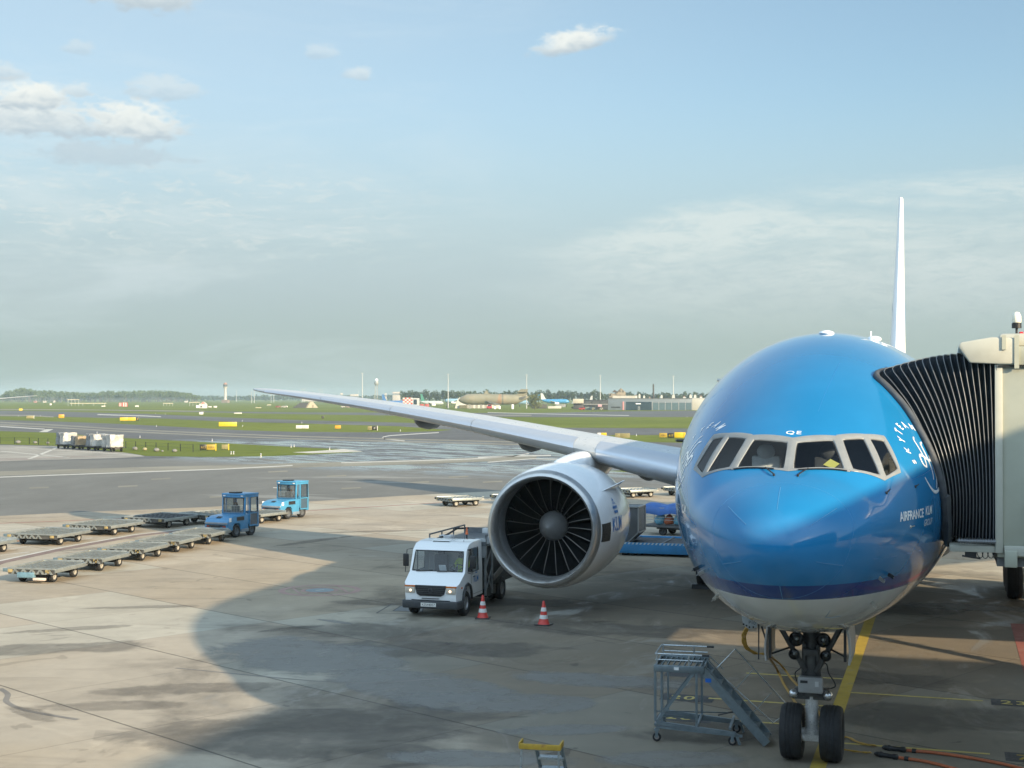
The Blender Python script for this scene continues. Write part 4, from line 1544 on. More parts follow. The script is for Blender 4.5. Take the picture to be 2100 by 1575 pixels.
for sp_ in ((400, 1412, 6.5, 1.6, 24, 0), (230, 1448, 4.5, 1.3, 20, 0), (60, 1462, 2.6, .7, -30, 0), (110, 1330, 7, 2.2, 30, 1), (640, 1500, 9, 5.5, 30, 1), (760, 1295, 6.5, 3.2, -8, 0), (900, 1330, 8, 3.0, 10, 1),
            (640, 1345, 8.5, 5.2, -27, 2), (860, 1405, 6.5, 3.6, -20, 2), (1180, 1495, 3.4, 1.2, 25, 2), (1010, 1440, 5.5, 2.6, 10, 2), (1230, 1395, 5, 2, 0, 2), (980, 1555, 4.0, 1.6, 10, 2), (1400, 1555, 3.5, 1.6, 20, 2), (1800, 1250, 7, 3.2, 15, 1), (1990, 1245, 5, 2.0, 0, 2),
            (1250, 1290, 9, 3.0, 0, 1), (300, 1245, 5, .8, 25, 0), (150, 1290, 5, .9, 38, 0), (1040, 1235, 6, 2.4, 12, 1), (820, 1235, 6, 2.0, 10, 0), (590, 1290, 3, .6, 50, 0), (690, 1275, 2.0, .5, -20, 2), (1500, 1500, 5, 2.4, 20, 1), (1900, 1470, 6, 3.4, 8, 1), (1780, 1390, 5, 2.4, 0, 1), (250, 1120, 9, 1.2, 60, 0), (640, 1110, 8, 1.0, 75, 0), (760, 1090, 8, 1.2, 30, 0)):
    stain(*sp_)
# tyre marks and a long dark spill on the near concrete
SCUFF = mat('tyre mark', (.17, .155, .135), .75, 0, .25, .6)
for pts, w in (([(0, 1412), (16, 1424), (14, 1440), (50, 1456), (100, 1466), (160, 1476)], .14), ([(360, 1370), (700, 1400), (900, 1392)], .10)):
    line(pts, w, SCUFF, 'tyre_mark', .003, seg=5)


# ================================================================== terminal and boarding bridges
TCREAM = mat('cream panel', (0.36, 0.37, 0.30), 0.45, 0.0, 0.07, .7, coat=.15)
TCREAM2 = mat('cream trim', (0.42, 0.42, 0.36), 0.4, 0.0, 0.06, .9)
CLOTH = mat('dark bellows cloth', (0.011, 0.017, 0.024), 0.85, 0.0, 0.35, 4.0, spec=0.2)
RIB = mat('bellows rib', (0.17, 0.18, 0.19), 0.4, 0.2, 0.1, 6)
BUMP = mat('bumper rubber', (0.055, 0.062, 0.072), 0.65, 0, .3, 4)
WALLG = mat('terminal cladding', (0.52, 0.54, 0.56), 0.5, 0.2, .1, .3)
WALLD = mat('terminal glazing', (0.03, 0.035, 0.04), 0.08, 0.0, .2, .2)
term = thing('terminal_building', 'grey terminal pier with dark glazing standing beside the stand', 'building', (16, -23, 0))
tb = MB()
tb.bx(0, 0, 0, 16, 24, 3.6)
tb.bx(0, 0, 3.6, 16, 24, 11.5)
tb.build('wall', WALLG, term)
for j in range(12):
    MB().bx(-.04, .3 + j * 2, 4.4, .02, 2.05 + j * 2, 7.6).build('window', WALLD, term)
    MB().bx(-.04, .3 + j * 2, 8.0, .02, 2.05 + j * 2, 10.2).build('window', WALLD, term)
tb2 = thing('terminal_building', 'long low terminal front with a glass wall facing the apron', 'building', (-60, -24, 0))
MB().bx(0, -20, 0, 76, 0, 9.5).build('wall', WALLG, tb2)
for j in range(18):
    MB().bx(1 + j * 4.15, -.02, 4.6, 4.8 + j * 4.15, .05, 8.9).build('window', WALLD, tb2)


def xsurf(y, z, side=1):
    zt, zb, w, zm = prof(y)
    k = (z - zm) / ((zt - zm) if z > zm else (zm - zb))
    return float(w * math.sqrt(max(0, 1 - float(k) ** 2)))


br = thing('boarding_bridge', 'cream boarding bridge with black pleated bellows pressed against the blue nose', 'boarding bridge')
X0, YA, YB, Z0, Z1 = 3.40, 4.6, 8.9, 4.42, 7.98
# contact line on the fuselage: near side up, over the top, far side down
CON = []
for z, y in ((4.47, 5.25), (4.9, 4.72), (5.4, 4.42), (5.9, 4.33), (6.4, 4.42), (6.9, 4.72), (7.3, 5.05), (7.52, 5.32)):
    CON.append((xsurf(y, z), y, z))
NEARN = len(CON)
for y in (5.9, 6.6, 7.3, 8.0):
    z = 7.62
    CON.append((xsurf(y, z), y, z))
for z in (7.5, 6.9, 6.2, 5.4, 4.47):
    CON.append((xsurf(8.55, z), 8.55, z))
CON = [np.array(c) for c in CON]
CAB = []
for z in (4.5, 4.95, 5.45, 5.95, 6.45, 7.0, 7.5, 7.9):
    CAB.append((X0, YA, z))
for y in (5.5, 6.4, 7.3, 8.2):
    CAB.append((X0, y, 7.92))
for z in (7.7, 7.0, 6.2, 5.4, 4.5):
    CAB.append((X0, YB, z))
CAB = [np.array(c) for c in CAB]
NP_ = 17
sm = lambda P: spline(P, 3)
CONs, CABs = sm(CON), sm(CAB)
cb = np.mean(CABs, axis=0)


def pleat(i, out):
    """profile i (0 at the airliner, NP_ at the cab); pleats bunch up at the foot"""
    k = i / NP_
    o = []
    for a, b in zip(CONs, CABs):
        h = max(0, min(1, (a[2] - 4.5) / 3.1))
        kk = k ** (0.85 + 0.25 * (1 - h))
        p = a * (1 - kk) + b * kk
        p = p + np.array([0, 0, 0.10 * math.sin(math.pi * kk) * h])
        d = p - np.array([p[0], cb[1], 6.0])
        d[2] *= 0.8
        d /= max(1e-6, np.linalg.norm(d))
        o.append(p + d * out)
    return o


rings = []
for i in range(NP_):
    rings.append(pleat(i, 0.012))
    rings.append(pleat(i + 0.22, -0.04))
    rings.append(pleat(i + 0.5, -0.085))
    rings.append(pleat(i + 0.78, -0.04))
rings.append(pleat(NP_, 0.03))
MB().loft(rings, cap=False, close=False).build('bellows', CLOTH, br, smooth=70, fix=False)
for i in range(NP_ + 1):
    MB().tube(pleat(i, 0.022), 0.0072, 6).build('bellows_rib', RIB, br, smooth=60)
MB().tube([p + np.array([.05, -.05, 0]) for p in CONs], 0.062, 10).build('bumper', BUMP, br, smooth=60)
MB().tube([CONs[0] + np.array([.10, -.10, -.1]), CONs[2] + np.array([.10, -.12, 0]), CONs[5] + np.array([.08, -.10, .1])], .07, 4).build('bumper_post', mat('bumper rail', (.09, .10, .11), .5, .3), br)
fl = MB()
fl.bx(2.58, YA + .02, 4.30, X0 + .1, YB - .02, 4.42)
fl.build('floor_plate', TCREAM2, br, bevel=.01)
sp_ = MB().cyl((2.72, YA - .02, 4.50), (X0 - .02, YA - .02, 4.50), .03)
for i in range(14):
    sp_.cyl((2.74 + i * .046, YA - .02, 4.50), (2.76 + i * .046, YA - .02, 4.50), .05, n=10)
sp_.build('pleat_spring', RIB, br)
cbm = MB()
cbm.bx(X0, YA, 4.22, X0 + 3.6, YB, 7.72)
cbm.build('cab', TCREAM, br, bevel=.03)
MB().bx(X0 - .03, YA - .04, 4.30, X0 + .10, YA + .06, 7.70).build('corner_post', TCREAM2, br, bevel=.01)
MB().bx(X0 + .02, YA - .07, 7.68, X0 + 3.7, YB + .07, 8.02).build('roof_edge', TCREAM, br, bevel=.025)
MB().bx(X0 + .02, YA - .075, 7.655, X0 + 3.7, YA + .02, 7.672).build('drip_strip', DKMETAL, br)
MB().bx(X0 + .12, YA - .10, 4.26, X0 + 3.6, YA + .0, 4.44).build('sill_beam', TCREAM2, br, bevel=.012)
MB().bx(X0 + .12, YA - .14, 4.06, X0 + .34, YA + .05, 4.36).build('beam_bracket', TCREAM, br, bevel=.02)
MB().bx(X0 + 0.0, YA + .1, 4.05, X0 + 3.6, YB - .1, 4.25).build('floor_frame', mat('bridge underframe', (.16, .165, .165), .6, .2), br)
# hood over the bellows
hd = MB()
pf = [(X0 - .62, 8.10), (X0 - .08, 8.19), (X0 + .38, 8.17), (X0 + .38, 7.70), (X0 + .06, 7.70), (X0 - .46, 7.73), (X0 - .66, 8.02)]
hd.prism(pf, YA - .10, YB + .1, 'y')
hd.build('bellows_hood', TCREAM2, br, bevel=.03)
MB().bx(X0 + .09, YA - .13, 7.96, X0 + .16, YA - .08, 8.22).build('hood_bracket', TCREAM, br)
MB().bx(X0 + .30, YA - .12, 7.62, X0 + .38, YA - .07, 8.22).build('hood_bracket', TCREAM, br)
MB().bx(X0 + .05, YA + .1, 8.02, X0 + .9, YA + .9, 8.26).build('roof_unit', TCREAM2, br, bevel=.06)
bp = at(2081, 712, 26.0)
bm_ = MB().cyl((bp[0], YA + .3, 8.0), (bp[0], YA + .3, 8.50), .022)
bm_.build('beacon_pole', DKMETAL, br)
w1 = MB().lathe([(.05, 0), (.085, .0), (.085, .09), (.05, .10)], (bp[0], YA + .3, 8.36), (0, 0, 1), 20).build('beacon_base', BLACK, br)
MB().lathe([(.075, 0), (.082, .02), (.078, .12), (.05, .185), (.001, .20)], (bp[0], YA + .3, 8.46), (0, 0, 1), 20).build('beacon_lens', mat('milky lens', (.72, .70, .58), .25, 0, .05), br, smooth=60)
MB().lathe([(.055, 0), (.06, .02), (.057, .10), (.03, .15), (.001, .155)], (bp[0] + .075, YA + .26, 8.14), (0, 0, 1), 20).build('beacon_lens', mat('red lens', (.62, .02, .02), .2, 0, .05), br, smooth=60)
MB().bar((bp[0], YA + .3, 8.11), (bp[0] + .09, YA + .26, 8.11), .03).build('beacon_arm', DKMETAL, br)
hr = MB()
for x in (X0 + .58, X0 + 1.2):
    hr.bar((x, YA - .16, 4.3), (x, YA - .16, 5.35), .045)
hr.bar((X0 + .58, YA - .16, 5.33), (X0 + 3.4, YA - .16, 5.33), .045)
hr.bar((X0 + .58, YA - .16, 4.85), (X0 + 3.4, YA - .16, 4.85), .03)
hr.build('handrail', TCREAM2, br)
ck_ = MB()
for k in range(4):
    x = X0 - .35 + .09 * k
    ck_.tube(spline([(x, YA + .1, 4.32), (x + .03, YA + .1, 4.22 - .02 * (k % 2)), (x + .09, YA + .1, 4.2), (x + .12, YA + .1, 4.32)], 4), .008, 6)
ck_.bx(X0 - .55, YA + .05, 4.20, X0 - .35, YA + .15, 4.30)
ck_.bar((X0 - .6, YA + .1, 4.22), (X0 - .28, YA + .1, 4.18), .03)
ck_.build('loose_cable', BLACK, br)


def tunnel(root, p0, p1, wdt, z0, z1):
    p0, p1 = np.array(p0, float), np.array(p1, float)
    d = p1 - p0
    L = np.linalg.norm(d)
    d /= L
    nrm = np.array([-d[1], d[0]])
    t = MB()
    for (w, za, zb_) in ((wdt, z0, z1),):
        c = [p0 + nrm * w / 2, p0 - nrm * w / 2, p1 - nrm * w / 2, p1 + nrm * w / 2]
        t.loft([[np.array([q[0], q[1], za]) for q in c], [np.array([q[0], q[1], zb_]) for q in c]])
    t.build('tunnel', TCREAM, root)
    k = p0 + d * 9
    c = MB()
    for s in (-1, 1):
        q = k + nrm * s * 1.0
        c.cyl((q[0], q[1], .9), (q[0], q[1], z0), .18)
    c.bx(k[0] - .5, k[1] - 1.6, .6, k[0] + .5, k[1] + 1.6, 1.0)
    c.build('drive_column', TCREAM2, root)
    for s in (-1, 1):
        q = k + nrm * s * 1.3
        tyre((q[0], q[1], .5), .5, .35, (d[0] * 0 + 0.0, 1.0, 0)).build('wheel', RUBBER, root)


tunnel(br, (X0 + 3.4, 6.75), (42, 2.2), 3.2, 4.25, 7.5)
b2 = thing('boarding_bridge', 'second cream boarding bridge behind the first, docked at the rear door', 'boarding bridge')
MB().bx(3.3, 14.6, 4.1, 7.2, 18.6, 7.7).build('cab', TCREAM, b2, bevel=.03)
MB().bx(3.12, 14.9, 4.3, 3.3, 18.2, 7.5).build('bellows', CLOTH, b2)
tunnel(b2, (7.0, 16.8), (45, 16.8), 3.5, 4.2, 7.5)
sb = MB()
sb.bar((10.45, 15.0, 4.3), (10.75, 11.4, .05), .20, .30)
for i in range(14):
    k = i / 13
    p = np.array([10.45, 15.0, 4.3]) * (1 - k) + np.array([10.75, 11.4, .15]) * k
    sb.bx(p[0], p[1] - .13, p[2] - .02, p[0] + .34, p[1] + .13, p[2] + .02)
sb.build('shadow_stair', STEEL, b2)  # unseen sloping stair, added to cast a thin diagonal shadow on the apron
# ================================================================== apron vehicles and equipment
def wheel(root, c, r, w, axis=(1, 0, 0), name='wheel', rimm=None, n=28):
    t = tyre(c, r, w, axis, n).build(name, RUBBER, root, smooth=40)
    rim(c, r, w, axis).build('wheel_rim', rimm or RIM, t, smooth=40)
    return t


# ---- cargo dolly: flat roller deck on four small wheels, tow bar at the far end (+y)
DOLLYP = mat('worn dolly paint', (0.33, 0.37, 0.35), 0.6, 0.2, 0.25, 1.6, dirt=(0.15, 0.13, 0.11, 0.5))
DOLLYD = mat('dirty dolly deck', (0.21, 0.205, 0.185), 0.65, 0.3, 0.35, 2.5, dirt=(0.08, 0.075, 0.07, 0.6))
DOLLYB = mat('dark dolly deck', (0.075, 0.075, 0.072), 0.6, 0.3, 0.3, 2.5)
DOLLYR = mat('rusty dolly deck', (0.20, 0.15, 0.115), 0.7, 0.3, 0.3, 2.5, dirt=(0.22, 0.09, 0.05, 0.6))
SILV = mat('dolly side rail', (0.31, 0.335, 0.325), 0.45, 0.6, 0.2, 3.0, dirt=(.2, .17, .14, .4))
OCHRE = mat('ochre end stop', (0.33, 0.26, 0.12), 0.6, 0, .25, 6)
TURQ = mat('turquoise paint', (0.12, 0.22, 0.28), 0.5, 0, .2, 4)


def make_dolly(label, loc, rz, deckm, group, railm=SILV, nose=False, W=.98, L=1.22):
    t = thing('cargo_dolly', label, 'cargo dolly', loc, rz, group)
    z = .50
    MB().bx(-W, -L, z - .08, W, L, z - .02).build('deck', deckm, t, bevel=.01)
    d = MB()
    for i in range(8):
        y = -L + .16 + i * (2 * L - .32) / 7
        d.cyl((-W + .10, y, z + .02), (W - .10, y, z + .02), .045, n=8)
    for x in (-W * .62, -W * .2, W * .2, W * .62):
        d.bx(x - .045, -L, z - .02, x + .045, L, z + .055)
    d.build('roller', mat('dolly roller', (.17, .18, .165), .55, .5, .3, 2.5, dirt=(.09, .08, .07, .6)) if deckm is DOLLYD else (railm if deckm is not DOLLYB else DKMETAL), t)
    r = MB()
    r.bx(-W - .05, -L - .05, z - .09, -W, L, z + .10)
    r.bx(W, -L - .05, z - .09, W + .05, L - .25, z + .07)
    r.bx(-W, L, z - .06, W - .2, L + .06, z + .11)
    r.bar((W + .02, L - .28, z), (W - .22, L + .03, z), .06, .14)
    r.build('side_rail', railm, t, bevel=.008)
    MB().bx(-W, -L - .03, z - .16, W, -L, z + .03).build('end_plate', DOLLYB, t)
    zg = MB()
    for k in range(5):
        x0 = -W + .14 + k * .35
        zg.prism([(x0, z - .15), (x0 + .17, z + .08), (x0 + .35, z - .15), (x0 + .26, z - .15), (x0 + .17, z - .02), (x0 + .09, z - .15)], -L - .08, -L - .03, 'y')
    zg.bx(-W, -L - .09, z + .03, W, -L - .02, z + .09)
    zg.build('end_guide', SILV, t)
    for x in (-W + .10, W - .28):
        MB().bx(x - .1, -L - .08, z - .1, x + .1, -L + .02, z + .08).build('end_stop', OCHRE, t, bevel=.015)
    MB().bx(-W - .22, -L - .07, z - .08, -W + .02, -L + .04, z + .05).build('locking_bar', mat('blue grey bar', (.10, .15, .18), .5) if deckm is DOLLYD else DKMETAL, t, bevel=.02)
    f = MB()
    f.bx(-.5, -L + .2, .28, -.4, L - .1, z - .06)
    f.bx(.4, -L + .2, .28, .5, L - .1, z - .06)
    for y in (-.78, .74):
        f.cyl((.34 - W, y, .22), (W - .34, y, .22), .05, n=10)
        f.bx(-.5, y - .12, .2, .5, y + .12, .36)
    f.build('chassis', DKMETAL, t)
    for y in (-.78, .74):
        for x in (.34 - W, W - .34):
            wheel(t, (x, y, .22), .22, .17, rimm=mat('pale hub', (.30, .29, .26), .5), n=20)
    b = MB()
    b.bar((-.25, L - .1, .32), (0, L + 1.0, .34), .06)
    b.bar((.25, L - .1, .32), (0, L + 1.0, .34), .06)
    b.lathe([(.04, -.03), (.09, -.03), (.09, .03), (.04, .03)], (0, L + 1.05, .34), (0, 0, 1), 14, closed=True)
    b.build('tow_bar', SILV, t)
    if nose:
        MB().bx(-.55, -L - .14, .22, .15, -L + .05, .42).build('front_box', TURQ, t, bevel=.02)
        MB().bx(.10, -L - .12, .12, .62, -L + .0, .22).build('steering_link', mat('pink beige paint', (.5, .42, .36), .6), t, bevel=.02)
    return t


GR1 = 'cargo dollies in the nearer train'
GR2 = 'cargo dollies in the farther train'
GR3 = 'cargo dollies parked behind the engine'
d0 = make_dolly('empty cargo dolly at the picture-left end of the nearer train, turquoise box under its deck', (-31.0, 24.55, 0), R(5.3), DOLLYD, GR1, nose=True)
dn = make_dolly('empty cargo dolly second from the picture-left end of the nearer train', (-31.33, 28.15, 0), R(5.3), DOLLYD, GR1)
for i, lab in enumerate(('empty cargo dolly in the middle of the nearer train', 'empty cargo dolly next but one to the dark blue tractor', 'empty cargo dolly nearest to the back of the dark blue tractor')):
    y = 31.75 + 3.42 * i
    dup(dn, (-31.0 - .093 * (y - 24.55), y, 0), R(5.3), lab)
lb = {0: 'empty cargo dolly of the farther train, grey deck, near the picture-left edge',
      1: 'weathered tan-edged cargo dolly, second visible whole one of the farther train',
      2: 'dark-decked cargo dolly of the farther train, left of the dark blue tractor',
      3: 'cargo dolly of the farther train half hidden behind the dark blue tractor',
      4: 'cargo dolly coupled behind the light blue tractor, seen right of the dark blue one',
      5: 'rust-edged cargo dolly cut off by the left edge of the picture'}
dg_ = make_dolly(lb[0], (-39.3, 36.2, 0), R(2.0), DOLLYD, GR2, W=1.36, L=1.5)
db_ = make_dolly(lb[2], (-38.9, 45.7, 0), R(-8), DOLLYB, GR2, W=1.36, L=1.5)
dr_ = make_dolly(lb[5], (-39.9, 31.3, 0), R(2), DOLLYR, GR2, W=1.36, L=1.5)
dup(dg_, (-39.5, 41.2, 0), R(-2), lb[1])
dup(dg_, (-37.2, 48.6, 0), R(-22), lb[3])
dup(dn, (-34.9, 49.6, 0), R(-12), lb[4], GR2)
PALED = mat('pale dolly deck', (.36, .34, .30), .6, .2, .25, 2.5)
e0 = make_dolly('pale cargo dolly with its tow bar down, left of the engine', (-28.0, 64.2, 0), R(-38), PALED, GR3)
dup(e0, (-25.2, 67.3, 0), R(-38), 'pale cargo dolly half hidden by the front of the engine')
dup(e0, (-18.7, 75.6, 0), R(-42), 'pale cargo dolly seen between engine and blue nose, left one')
dup(e0, (-15.7, 78.3, 0), R(-42), 'pale cargo dolly beside the blue nose, right one')


# ---- people
def person(label, loc, rz, vest, legs, skin, hairc, scale=1.0, seated=True, group=None):
    """seated figure, facing -y in its own frame, hips at the origin height .45"""
    t = thing('person', label, 'person', loc, rz, group)
    me = bpy.data.meshes.new('body')
    J = {'hip': (0, 0, .50, .15), 'waist': (0, .02, .66, .15), 'chest': (0, .03, .88, .17), 'neck': (0, .02, 1.06, .065), 'chin': (0, 0, 1.13, .07), 'head': (0, .0, 1.22, .098), 'crown': (0, .01, 1.30, .075)}
    for s, nme in ((-1, 'l'), (1, 'r')):
        J[nme + 'sh'] = (s * .19, .03, .99, .075)
        J[nme + 'el'] = (s * .25, -.12, .76, .052)
        J[nme + 'wr'] = (s * .17, -.36, .84, .038)
        J[nme + 'ha'] = (s * .15, -.43, .86, .036)
        J[nme + 'th'] = (s * .10, -.05, .48, .09)
        J[nme + 'kn'] = (s * .14, -.45, .50, .065)
        J[nme + 'an'] = (s * .14, -.55, .12, .045)
        J[nme + 'to'] = (s * .15, -.72, .06, .04)
    E_ = [('hip', 'waist'), ('waist', 'chest'), ('chest', 'neck'), ('neck', 'chin'), ('chin', 'head'), ('head', 'crown')]
    for n in 'lr':
        E_ += [('chest', n + 'sh'), (n + 'sh', n + 'el'), (n + 'el', n + 'wr'), (n + 'wr', n + 'ha'), ('hip', n + 'th'), (n + 'th', n + 'kn'), (n + 'kn', n + 'an'), (n + 'an', n + 'to')]
    names = list(J)
    me.from_pydata([np.array(J[n][:3]) * scale for n in names], [(names.index(a), names.index(b)) for a, b in E_], [])
    o = bpy.data.objects.new('body', me)
    link(o)
    md = o.modifiers.new('skin', 'SKIN')
    for i, n in enumerate(names):
        me.skin_vertices[0].data[i].radius = (J[n][3] * scale, J[n][3] * scale * (.8 if n in ('chest', 'waist', 'hip') else 1))
    me.skin_vertices[0].data[0].use_root = True
    o.modifiers.new('sub', 'SUBSURF').levels = 2
    bpy.context.view_layer.update()
    ev = o.evaluated_get(bpy.context.evaluated_depsgraph_get())
    m2 = bpy.data.meshes.new_from_object(ev)
    bpy.data.objects.remove(o)
    m2.name = 'body'
    for m in (vest, legs, skin, hairc):
        m2.materials.append(m)
    for p in m2.polygons:
        c = p.center / scale
        if c.z > 1.06:
            k = 3 if (c.z > 1.26 or (c.y > .05 and c.z > 1.14)) else 2
        elif c.z < .60 and abs(c.y) > .0 and (c.z < .58):
            k = 1
        elif c.y < -.34:
            k = 2
        else:
            k = 0
        p.material_index = k
        p.use_smooth = True
    b = link(bpy.data.objects.new('body', m2), t)
    f = MB()
    f.ell(np.array((0, -.098, 1.20)) * scale, np.array((.014, .02, .02)) * scale, 8, 6)
    f.build('nose', skin, t)
    for s in (-1, 1):
        MB().ell(np.array((s * .035, -.088, 1.225)) * scale, .011 * scale, 8, 6).build('eye', BLACK, t)
        MB().ell(np.array((s * .098, .0, 1.205)) * scale, np.array((.015, .03, .035)) * scale, 8, 6).build('ear', skin, t)
        for q in range(4):
            a = np.array((s * (.155 - .018 + q * .014), -.44, .87)) * scale
            MB().tube([a, a + np.array((0, -.04, .012)) * scale, a + np.array((0, -.052, -.02)) * scale], .009 * scale, 6).build('finger', skin, t)
        a = np.array((s * .12, -.41, .86)) * scale
        MB().tube([a, a + np.array((-s * .02, -.035, .01)) * scale], .010 * scale, 6).build('thumb', skin, t)
    return t


HIVIS = mat('yellow hi-vis cloth', (0.55, 0.72, 0.05), 0.8, 0, .1, 8)
NAVY = mat('navy cloth', (0.03, 0.04, 0.07), 0.8, 0, .15, 8)
SKINM = mat('skin', (0.32, 0.19, 0.13), 0.6, 0, .06, 8)
SKIND = mat('dark skin', (0.09, 0.05, 0.035), 0.6, 0, .06, 8)
HAIR = mat('dark hair', (0.02, 0.016, 0.013), 0.7, 0, .1, 20)
SEATM = mat('seat fabric', (0.06, 0.065, 0.075), .85, 0, .15, 10)


# ---- baggage tractors, seen from behind with their mesh-guarded rear window
def make_tractor(label, loc, rz, paint, driver=None):
    t = thing('baggage_tractor', label, 'baggage tractor', loc, rz, 'baggage tractors')
    W = .72
    y0, y1 = -1.45, 1.2       # rear (towards the viewer) and front
    b = MB()
    b.prism([(y0, .38), (y0 - .03, .78), (y0 + .10, .97), (y0 + .45, 1.08), (y0 + 1.05, 1.12), (y1, 1.12), (y1, .40), (.95, .40), (.95, .62), (.72, .70), (.45, .70), (.28, .58), (.28, .26), (-.38, .26), (-.38, .58), (-.52, .70), (-.86, .70), (-1.02, .56), (-1.02, .38)], -W, W, 'x')
    body = b.build('body', paint, t, bevel=.045, seg=3)
    cabm = MB()
    ycr, ycf = -.02, 1.12
    for x in (-W + .04, W - .04):
        cabm.bar((x, ycr, 1.1), (x, ycr + .06, 2.06), .09)
        cabm.bar((x, ycf, .95), (x, ycf - .05, 2.06), .09)
        cabm.bar((x, ycr + .30, 1.1), (x, ycr + .30, 2.06), .05)
    cabm.bx(-W, ycr - .01, 1.08, W, ycr + .09, 1.22)
    cabm.bx(-W, ycf - .12, .5, W, ycf + .03, 1.2)
    cabm.bx(-W, ycr - .04, 1.95, W, ycr + .10, 2.10)
    cabm.bx(-W, ycf - .10, 1.95, W, ycf + .02, 2.10)
    for x in (-W, W - .08):
        cabm.bx(x, ycr, 1.97, x + .08, ycf, 2.08)
    cabm.build('cab_frame', paint, t, bevel=.02)
    MB().bx(-W - .02, ycr - .06, 2.06, W + .02, ycf + .04, 2.17).build('roof', paint, t, bevel=.04, seg=3)
    MB().bx(-.30, ycr - .02, 2.17, .22, ycr + .45, 2.24).build('roof_vent', BLACK, t, bevel=.02)
    MB().bx(-W + .1, ycr - .0, 1.24, W - .1, ycr + .02, 1.94).build('rear_window', GLASS, t)
    fr = MB()
    for x in (-W + .10, W - .10):
        fr.bx(x - .025, ycr - .012, 1.22, x + .025, ycr + .03, 1.96)
    for z in (1.24, 1.94):
        fr.bx(-W + .1, ycr - .012, z - .025, W - .1, ycr + .03, z + .025)
    fr.build('window_seal', BLACK, t)
    gm = MB()
    for i in range(13):
        x = -W + .12 + i * (2 * W - .24) / 12
        gm.bar((x, ycr - .05, 1.18), (x, ycr - .05, 1.55), .014)
    for i in range(6):
        z = 1.18 + i * .074
        gm.bar((-W + .1, ycr - .05, z), (W - .1, ycr - .05, z), .014 if i < 5 else .028)
    gm.build('mesh_guard', SILV, t)
    for s in (-1, 1):
        d = MB()
        x = s * (W + .02)
        for yy in (ycr + .36, ycf - .10):
            d.bar((x, yy, .50), (x, yy, 2.0), .07, .05)
        for z in (.52, 1.16, 1.99):
            d.bar((x, ycr + .34, z), (x, ycf - .08, z), .05, .07)
        dd = d.build('door', paint, t, bevel=.012)
        MB().bx(x - .01, ycr + .38, 1.2, x + .01, ycf - .12, 1.96).build('door_window', GLASS, dd)
        MB().bx(x - .012, ycr + .40, .56, x + .012, ycf - .14, 1.12).build('lower_glass', mat('tinted door glass', (.05, .09, .13), .12), dd)
        se = MB()
        for yy in (ycr + .39, ycf - .13):
            se.bar((s * (W + .045), yy, 1.2), (s * (W + .045), yy, 1.97), .02, .035)
        for z in (1.2, 1.96):
            se.bar((s * (W + .045), ycr + .38, z), (s * (W + .045), ycf - .12, z), .035, .02)
        se.build('door_seal', BLACK, dd)
        MB().bx(s * (W + .005) - .012, -.72, .84, s * (W + .005) + .012, -.12, 1.03).build('side_vent', BLACK, t, bevel=.05 if False else 0)
        MB().bx(s * (W + .004) - .006, -1.36, .82, s * (W + .004) + .006, -1.18, 1.02).build('number_plate', LETTER, t)
        sk = MB().bx(s * W - .03, -.36, .24, s * W + .03, .26, .40).build('side_step', mat('grey step', (.16, .2, .24), .5), t, bevel=.01)
        for yy in (-.70, .58):
            wheel(t, (s * (W - .12), yy, .33), .33, .24, n=24, rimm=mat('dark hub', (.09, .1, .11), .5))
    r = MB()
    r.bx(-W + .02, y0 - .055, .70, W - .02, y0 + .02, .80)
    r.build('rear_shelf', mat('grey shelf', (.24, .27, .30), .5, .2), t, bevel=.01)
    MB().bx(-W + .16, y0 - .045, .58, W - .16, y0 - .0, .67).build('rear_recess', BLACK, t)
    MB().bx(-.30, y0 - .07, .50, .24, y0 - .03, .66).build('tow_plate', DKMETAL, t, bevel=.01)
    MB().bx(-.13, y0 - .085, .38, .10, y0 - .03, .50).build('licence_plate', mat('plate cream', (.6, .55, .35), .5), t)
    MB().cyl((0, y0 - .15, .34), (0, y0 + .1, .34), .05).build('tow_hook', DKMETAL, t)
    v = MB()
    for k in range(4):
        v.box((-.12 + k * .075, y0 + .24, 1.035), (.045, .22, .012), np.array([[1, 0, 0], [0, .96, -.29], [0, .29, .96]]))
    v.build('engine_vent', BLACK, t)
    v = MB()
    for k in range(4):
        v.bx(-.16 + k * .075, y0 - .040, .83, -.115 + k * .075, y0 + .02, .95)
    for s in (-1, 1):
        MB().bx(s * .50 - .09, y0 - .05, .55, s * .50 + .09, y0 - .0, .63).build('rear_lamp', mat('red lamp', (.25, .04, .03), .3), t, bevel=.01)
        MB().bx(s * .55 - .07, ycr - .07, 2.02, s * .55 + .07, ycr - .03, 2.07).build('work_lamp', mat('white lamp', (.75, .72, .70), .3), t, bevel=.01)
    s = MB()
    s.box((-.1, .55, .80), (.5, .46, .12))
    s.box((-.1, .30, 1.15), (.46, .12, .75))
    s.ell((-.1, .30, 1.60), (.13, .07, .11))
    s.build('driver_seat', SEATM, t, bevel=.04)
    st = MB()
    st.lathe([(.18, -.012), (.20, 0), (.18, .012), (.165, 0)], (-.1, .86, 1.25), (0, -.5, .8), 24, closed=True)
    st.bar((-.1, .86, 1.25), (-.1, 1.0, 1.0), .04)
    st.build('steering_wheel', BLACK, t)
    return t


